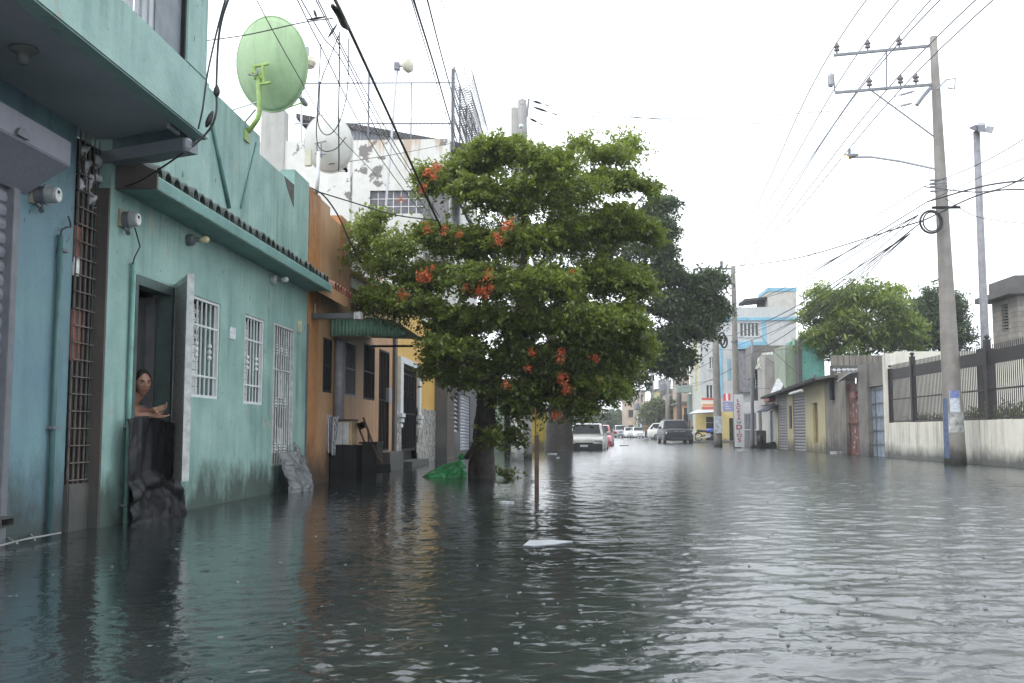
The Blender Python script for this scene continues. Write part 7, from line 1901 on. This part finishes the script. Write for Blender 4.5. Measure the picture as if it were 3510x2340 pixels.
MB().tube([(X_, YP, Z_ + .92), (X_, YP, Z_ + 1.08), (X_, YP, Z_ + 1.3), (X_, YP, Z_ + 1.43), (X_, YP, Z_ + 1.49)], [.20, .19, .225, .20, .09], 12).build('shirt', plain('orange_shirt', (.50, .12, .04), .8), mn, smooth=True)
for s in (-1, 1): MB().tube([(X_ + s * .11, YP, Z_ + .15), (X_ + s * .115, YP - .03, Z_ + .5), (X_ + s * .09, YP, Z_ + .93)], [.085, .10, .125], 10).build('trouser_leg', plain('dark_trousers', (.04, .045, .06), .8), mn, smooth=True)
MB().ball((X_, YP + .01, Z_ + 1.67), .113, 12, 8, (.88, .98, 1.0)).build('hair', M_hair, mn, smooth=True)

# ------------------------------------------------------------------ things in the water
gbag = thing('green_plastic_bag', 'tied green plastic bag floating beside the flowering tree', 'bag', PZ(1540, 1635, 0))
gc = PZ(1545, 1634, 0)
def gb_fn(u, v):
    a = u * 2 * math.pi; r = (1 - v) ** .75
    knot = PY(1580, 1575, gc.y)
    base = Vector((gc.x - .08 + .34 * math.cos(a) * (1.1 - .25 * math.cos(a)), gc.y + .22 * math.sin(a), -.03))
    p = base.lerp(knot, v ** .8); p += Vector((math.cos(a), math.sin(a), .3)) * (.05 * math.sin(v * math.pi) + .025 * wob(u * 3, v * 2, 1.5) * (1 - v)) + crumple((math.cos(a), math.sin(a), v * 2), 2.2, .05 * (1 - v) + .01)
    return tuple(p)
sheet('bag_body', plain('green_bag_plastic', (.06, .34, .12), .25, var=.4, scale=9), gb_fn, 90, 40, .003, gbag)
k_ = PY(1580, 1575, gc.y)
def ear_fn(u, v): return (k_.x - .05 + .13 * u + .02 * math.sin(v * 9), k_.y + .03 * math.sin(u * 9), k_.z + .10 * v * (.6 + .5 * math.sin(u * 3)))
sheet('bag_knot', MATS['green_bag_plastic'], ear_fn, 10, 8, .003, gbag)
stk = PZ(1840, 1703, 0); st_ = PY(1841, 1492, stk.y)
sk = thing('wooden_stake', 'reddish brown wooden stake with a thin rod standing in the water', 'stake', (stk.x, stk.y, 0))
MB().box(-.026, .026, -.02, .02, -.38, st_.z).build('post', M_wood, sk, bevel=.003).location = (stk.x, stk.y, 0)
bpy.context.view_layer.update()
MB().tube([(stk.x - .008, stk.y, st_.z - .1), (PY(1834, 1400, stk.y).x, stk.y, PY(1834, 1400, stk.y).z)], .008, 5).build('rod', M_rust, sk)
def foam(px, py, w_, d_, label, name='foam_piece', rz=0.0, h=.02):
    c = PZ(px, py, 0); k = 12; pts = []
    for i in range(k):
        a = 2 * math.pi * i / k; r = 1 + .18 * math.sin(3 * a + px) + .12 * math.sin(5 * a + py)
        x, y = math.cos(a) * w_ * r, math.sin(a) * d_ * r; pts.append((c.x + x * math.cos(rz) - y * math.sin(rz), c.y + x * math.sin(rz) + y * math.cos(rz), -.006))
    o = MB().prism(pts, (0, 0, h)).build(name, plain('dirty_foam', (.34, .36, .37), .6, var=.25, scale=25), bevel=.003)
    return tag(o, label, 'litter', 'floating litter')
c0 = PZ(1795, 1868, 0); c1 = PZ(1968, 1857, 0)
m_ = MB(); m_.prism([PZ(1792, 1872, 0), PZ(1830, 1874, 0), PZ(1900, 1868, 0), PZ(1966, 1858, 0), PZ(1890, 1853, 0), PZ(1812, 1856, 0)], (0, 0, .008))
tag(m_.build('floating_sheet', plain('pale_plastic', (.33, .35, .37), .4, var=.2, scale=12), bevel=.003), 'pointed pale plastic panel floating on the dark tree reflection', 'litter', 'floating litter')
foam(1735, 1726, .08, .05, 'lump of white foam floating before the wooden stake', h=.03)
foam(1892, 1557, .16, .10, 'flat white foam tray drifting near the white sedan', h=.05)
foam(1686, 1590, .06, .05, 'small white cup floating behind the flowering tree', h=.06)
foam(1830, 1650, .06, .05, 'small white scrap floating beside the wooden stake', h=.04)
foam(2866, 1556, .22, .12, 'white litter drifting below the pale yellow house', h=.10)
foam(2545, 1547, .20, .12, 'white litter at the foot of the painted sign pole', h=.09)
foam(2140, 1528, .25, .10, 'pale litter drifting near the red hatchback', h=.06)
foam(1912, 1490 + 80, .05, .04, 'tiny white scrap drifting beside the thick trunk', h=.04)
gr = thing('sunken_grating', 'pale wire grating half sunk beside the blue shop', 'grating', PZ(120, 1830, 0))
for k, ((a, b), (c, d)) in enumerate((((-60, 1850), (262, 1796)), ((-60, 1885), (208, 1826)), ((0, 1838), (60, 1862)), ((95, 1825), (120, 1850)))):
    p, q = PZ(a, b, .02), PZ(c, d, .03); MB().tube([p, p.lerp(q, .5) + Vector((0, 0, .01)), q], .006, 5).build('rod', plain('pale_rod', (.30, .30, .29), .5), gr)
# rain striking the water
sp = MB()
rs = random.Random(3)
for k in range(700):
    d_ = 3.6 + 17 * rs.random() ** 1.5; x = rs.uniform(-.60, .50) * d_
    if x < -3.4 or (x < -.22 * d_ and rs.random() < .65): continue
    if mnoise.noise(Vector((x * .9, d_ * .6, 3))) < rs.uniform(-.5, .25): continue
    r = rs.uniform(.003, .011); i0 = len(sp.v); n_ = 13; hgt = rs.uniform(.0008, .0022); wdt = rs.uniform(.16, .34)
    z0 = .0015 + (.003 if x > 0 else 0)
    for (rr, zz_) in ((r * (1 + wdt), z0 - .003), (r, z0 + hgt), (r * (1 - wdt), z0 - .003)):
        for j in range(n_):
            a = 2 * math.pi * j / n_; q = 1 + .10 * math.sin(2 * a + k) + .07 * math.sin(5 * a + k); sp.v.append((x + rr * q * math.cos(a), d_ + rr * q * math.sin(a), zz_ + hgt * .6 * math.sin(3 * a + k)))
    for q in range(2):
        for j in range(n_): sp.f.append((i0 + q * n_ + j, i0 + q * n_ + (j + 1) % n_, i0 + (q + 1) * n_ + (j + 1) % n_, i0 + (q + 1) * n_ + j))
    if rs.random() < .3: sp.ball((x, d_, z0 + rs.uniform(.0, .012)), r * rs.uniform(.15, .3), 6, 4)
o = sp.build('rain_splash', plain('splash_water', (.085, .095, .10), .12, var=.1, spec=.6), smooth=True); o['kind'] = 'stuff'; o['label'] = 'small rings of rain drops striking the flood water'
# ------------------------------------------------------------------ overhead cables
def spline(P, n=8):
    P = [Vector(p) for p in P]
    if len(P) == 2: return [P[0].lerp(P[1], k / 6) for k in range(7)]
    Q = [P[0] * 2 - P[1]] + P + [P[-1] * 2 - P[-2]]; out = []
    for i in range(1, len(Q) - 2):
        for k in range(n):
            t = k / n; a, b, c, d = Q[i - 1], Q[i], Q[i + 1], Q[i + 2]
            out.append(.5 * ((2 * b) + (c - a) * t + (2 * a - 5 * b + 4 * c - d) * t * t + (3 * b - a - 3 * c + d) * t ** 3))
    out.append(P[-1]); return out
def cable(pts, r, label, group=None, mat=None, sag=0.0, name='overhead_cable'):
    P = spline([PY(*p) if not isinstance(p, Vector) else p for p in pts])
    if sag:
        n = len(P) - 1; P = [p - Vector((0, 0, sag * 4 * (k / n) * (1 - k / n))) for k, p in enumerate(P)]
    return tag(MB().tube(P, r, 5).build(name, mat or M_cable, smooth=True), label, 'cable', group)
def clamp(px, py, Y, ln, r, ang, label):
    c = PY(px, py, Y); d = Vector((math.cos(ang), 0, math.sin(ang)))
    tag(MB().tube([c - d * ln, c - d * ln * .5, c, c + d * ln * .5, c + d * ln], [r * .3, r * .9, r, r * .8, r * .3], 8).build('cable_clamp', M_cable, smooth=True), label, 'cable clamp')
G1 = 'thin cables descending to the flowering tree'
cable([(1128, -40, 7.5), (1190, 85, 9.0), (1345, 420, 12.5), (1500, 755, 15.0), (1560, 850, 15.6)], .017, 'thick black cable bundle descending into the flowering tree')
tag(MB().tube([PY(1140, 20, 8.4), PY(1165, 50, 8.7), PY(1180, 82, 8.95), PY(1196, 98, 9.15)], [.02, .034, .038, .02], 8).build('cable_splice', M_cable, smooth=True), 'thick taped splice on the black cable bundle', 'cable splice')
for k, pts in enumerate(([(1020, 0, 7.6), (1100, 160, 9), (1290, 520, 13), (1490, 790, 17)], [(1083, 0, 7.6), (1165, 160, 9.3), (1330, 480, 13), (1500, 735, 17)], [(1090, 0, 7.6), (1180, 175, 9.3), (1345, 480, 13), (1508, 745, 17)], [(1033, 0, 7.6), (1110, 130, 8.8), (1190, 240, 10), (1350, 560, 14), (1500, 770, 17)])):
    cable(pts, .0055, 'thin black cable slanting down beside the thick cable bundle', G1)
G2 = 'cables passing right of the roof fence'
for k, (pts, r) in enumerate((([(1405, -20, 9), (1480, 230, 13), (1555, 470, 19), (1650, 730, 27.5)], .006), ([(1412, -20, 9), (1490, 230, 13), (1565, 480, 19), (1665, 760, 27.5)], .012), ([(1460, -20, 9), (1530, 250, 14), (1600, 490, 20), (1690, 770, 27.8)], .009))):
    cable(pts, r, 'black cable running down past the razor wire', G2)
cable([(1505, -20, 9), (1580, 200, 13), (1660, 450, 22), (1760, 700, 28)], .004, 'very fine pale cable right of the razor wire', mat=M_greyl)
cable([(682, 142, 10.0), (850, 118, 9.6), (1030, 78, 9.2), (1140, 62, 8.8)], .006, 'service cable crossing in front of the green dish')
cable([(880, 0, 8.6), (930, 95, 9.2), (1020, 255, 10.4), (1120, 420, 12), (1290, 600, 15)], .005, 'fine cable running diagonally across the green dish')
cable([(1128, 562, 14.4), (1250, 545, 18), (1400, 520, 23), (1550, 490, 28.5)], .008, 'cable from the white dish to the warehouse wall')
cable([(1085, 655, 14.5), (1200, 690, 15), (1350, 735, 15), (1498, 755, 15.0)], .010, 'black cable slung from orange parapet to the thick bundle')
cable([(1060, 640, 14.6), (1110, 670, 14.6), (1160, 740, 14.8), (1200, 830, 15), (1240, 900, 15.2)], .012, 'black cable looping over the orange parapet')
cable([(1163, 110, 9.3), (1163, 250, 9.5), (1161, 400, 9.7), (1162, 545, 9.8), (1160, 585, 9.8)], .007, 'loose black cable hanging straight down before the white dish')
cable([(1165, 110, 9.3), (1130, 200, 9.5), (1095, 300, 9.7), (1090, 420, 9.8), (1120, 462, 9.8), (1160, 425, 9.8), (1190, 310, 9.7), (1195, 130, 9.4)], .005, 'slack loop of thin cable hanging above the white dish')
cable([(1100, 150, 9.4), (1090, 340, 9.6), (1085, 470, 9.8), (1105, 515, 9.8), (1150, 510, 9.8), (1185, 470, 9.8)], .005, 'second slack cable loop brushing the white dish')
clamp(1085, 62, 9, .09, .012, .15, 'black tension clamp on the service cable beside the green dish')
clamp(1140, 105, 9.2, .08, .012, 1.0, 'black tension clamp hanging under the thick splice')
clamp(1080, 45, 8.9, .04, .014, 1.9, 'small black connector beside the taped splice')
# drop cables at the balcony corner
cable([(792, -30, 6.2), (762, 60, 6.6), (748, 150, 6.9), (742, 300, 7.1), (742, 380, 7.2), (720, 440, 7.3), (660, 500, 7.45), (600, 535, 7.6), (520, 555, 7.75), (440, 545, 7.85)], .009, 'thick grey drop cable curling under the balcony corner', mat=plain('grey_drop_cable', (.16, .165, .17), .5))
cable([(780, -30, 6.2), (745, 100, 6.7), (712, 250, 7.0), (695, 370, 7.2), (680, 440, 7.4)], .007, 'thinner drop cable beside the balcony parapet', mat=MATS['grey_drop_cable'])
cable([(640, 515, 7.5), (560, 570, 7.7), (480, 620, 7.85), (425, 640, 7.9)], .008, 'cable running from the balcony corner to the meter')
clamp(743, 312, 7.05, .045, .024, 1.55, 'black insulator knob on the drop cable')
clamp(718, 408, 7.2, .065, .022, 1.2, 'ribbed black insulator hanging beside the drop cable')
tag(MB().lathe([(0, .03), (.03, .04), (.08, .042), (.10, .035)], PY(637, 520, 7.4), n=12).build('junction_box', M_grey), 'round grey junction box under the balcony corner', 'junction box')
# cables of the right-hand power line
G3 = 'conductors of the power line'
for k, p in enumerate(INS):
    far = PY(2466 + 3 * (k % 3), (915 if k < 3 else 968) + 2 * k, p2b.y + .3)
    nxt = Vector((p.x + .8, -3.0, p.z + .1))
    cable([far, far.lerp(p, .5) - Vector((0, 0, .35)), p, p.lerp(nxt, .5) - Vector((0, 0, .3)), nxt], .016, 'bare conductor strung between the crossarms of the power line', G3, M_grey)
GT = 'telephone cables sagging along the right-hand poles'
hub = [PY(3165, 640, 24.5), PY(3150, 735, 24.4), PY(3120, 800, 24.3), PY(3165, 755, 24.3), PY(3180, 690, 24.5)]
for k, (pl, py_, hb_, r) in enumerate(((2520, 912, 3, .014), (2516, 1000, 1, .010), (2516, 1040, 1, .009), (2512, 1150, 2, .012), (2512, 1165, 2, .008), (2515, 1190, 3, .009), (2518, 1060, 4, .010), (2520, 1240, 2, .010), (2600, 1120, 1, .009), (2640, 1150, 3, .009), (2560, 1010, 4, .008), (2680, 1120, 2, .009), (2540, 980, 0, .008))):
    f_ = PY(pl, py_, p2b.y - .2); cable([f_, f_.lerp(hub[hb_], .5) - Vector((0, 0, .25 + .12 * (k % 3))), hub[hb_]], r * 1.3, 'black telephone cable sagging from painted pole to power pole', GT)
for k, (px, py_, hb_, r) in enumerate(((3600, 560, 0, .010), (3600, 610, 4, .014), (3600, 650, 3, .012), (3600, 420, 0, .007), (3600, 505, 4, .006))):
    cable([hub[hb_], PY(3380, (hub[hb_] and 0) + (690 + py_) / 2 - 15 * k % 20, 21.5) if k > 0 else PY(3390, 655, 21.5), PY(px, py_, 18.5)], r * 1.4, 'cable leaving the power pole towards the right', 'cables right of the power pole')
cable([PY(3240, 680, 24.4), PY(3330, 735, 25), PY(3420, 755, 26), PY(3600, 775, 28)], .010, 'slack cable drooping behind the slim lamp post')
for k, (a, b) in enumerate((((2900, 535), (2300, 895)), ((1915, 395), (2860, 380)), ((1882, 362), (2700, 425)))):
    if k == 0: continue
    cable([PY(*a, 28), PY((a[0] + b[0]) / 2, (a[1] + b[1]) / 2 + 18, 28), PY(*b, 26.5)], .011, 'fine span wire from the twin poles across the street', 'span wires across the street', M_grey)
cable([PY(2200, 905, 50), PY(2360, 918, 52), PY(2515, 918, p2b.y)], .016, 'black cable running left from the painted sign pole')
for k, (a, b, Ya, Yb) in enumerate((((2516, 1150), (2320, 1120), 53, 88), ((2516, 1200), (2322, 1160), 53, 88), ((2455, 1190), (2322, 1260), 55, 88), ((2455, 1230), (2290, 1290), 55, 105), ((2455, 1300), (2236, 1318), 55, 120), ((2322, 1180), (2236, 1290), 88, 120), ((2290, 1300), (2192, 1352), 105, 140), ((2236, 1310), (2000, 1420), 120, 90), ((2236, 1330), (2030, 1400), 120, 90), ((2516, 1260), (2322, 1330), 53, 88))):
    f_, t_ = PY(*a, Ya), PY(*b, Yb); cable([f_, f_.lerp(t_, .5) - Vector((0, 0, .3)), t_], .016, 'cable among the tangle between the far utility poles', 'tangled far cables')
for k, (a, b) in enumerate((((2560, 1090), (2745, 1290)), ((2570, 1190), (2830, 1320)), ((2520, 1185), (2700, 1195)), ((2520, 1300), (2640, 1330)))):
    f_, t_ = PY(*a, 52.8), PY(*b, 45.5); cable([f_, f_.lerp(t_, .5) - Vector((0, 0, .2)), t_], .012, 'service cable running from painted pole to the green walls', 'service cables to the right-hand houses')
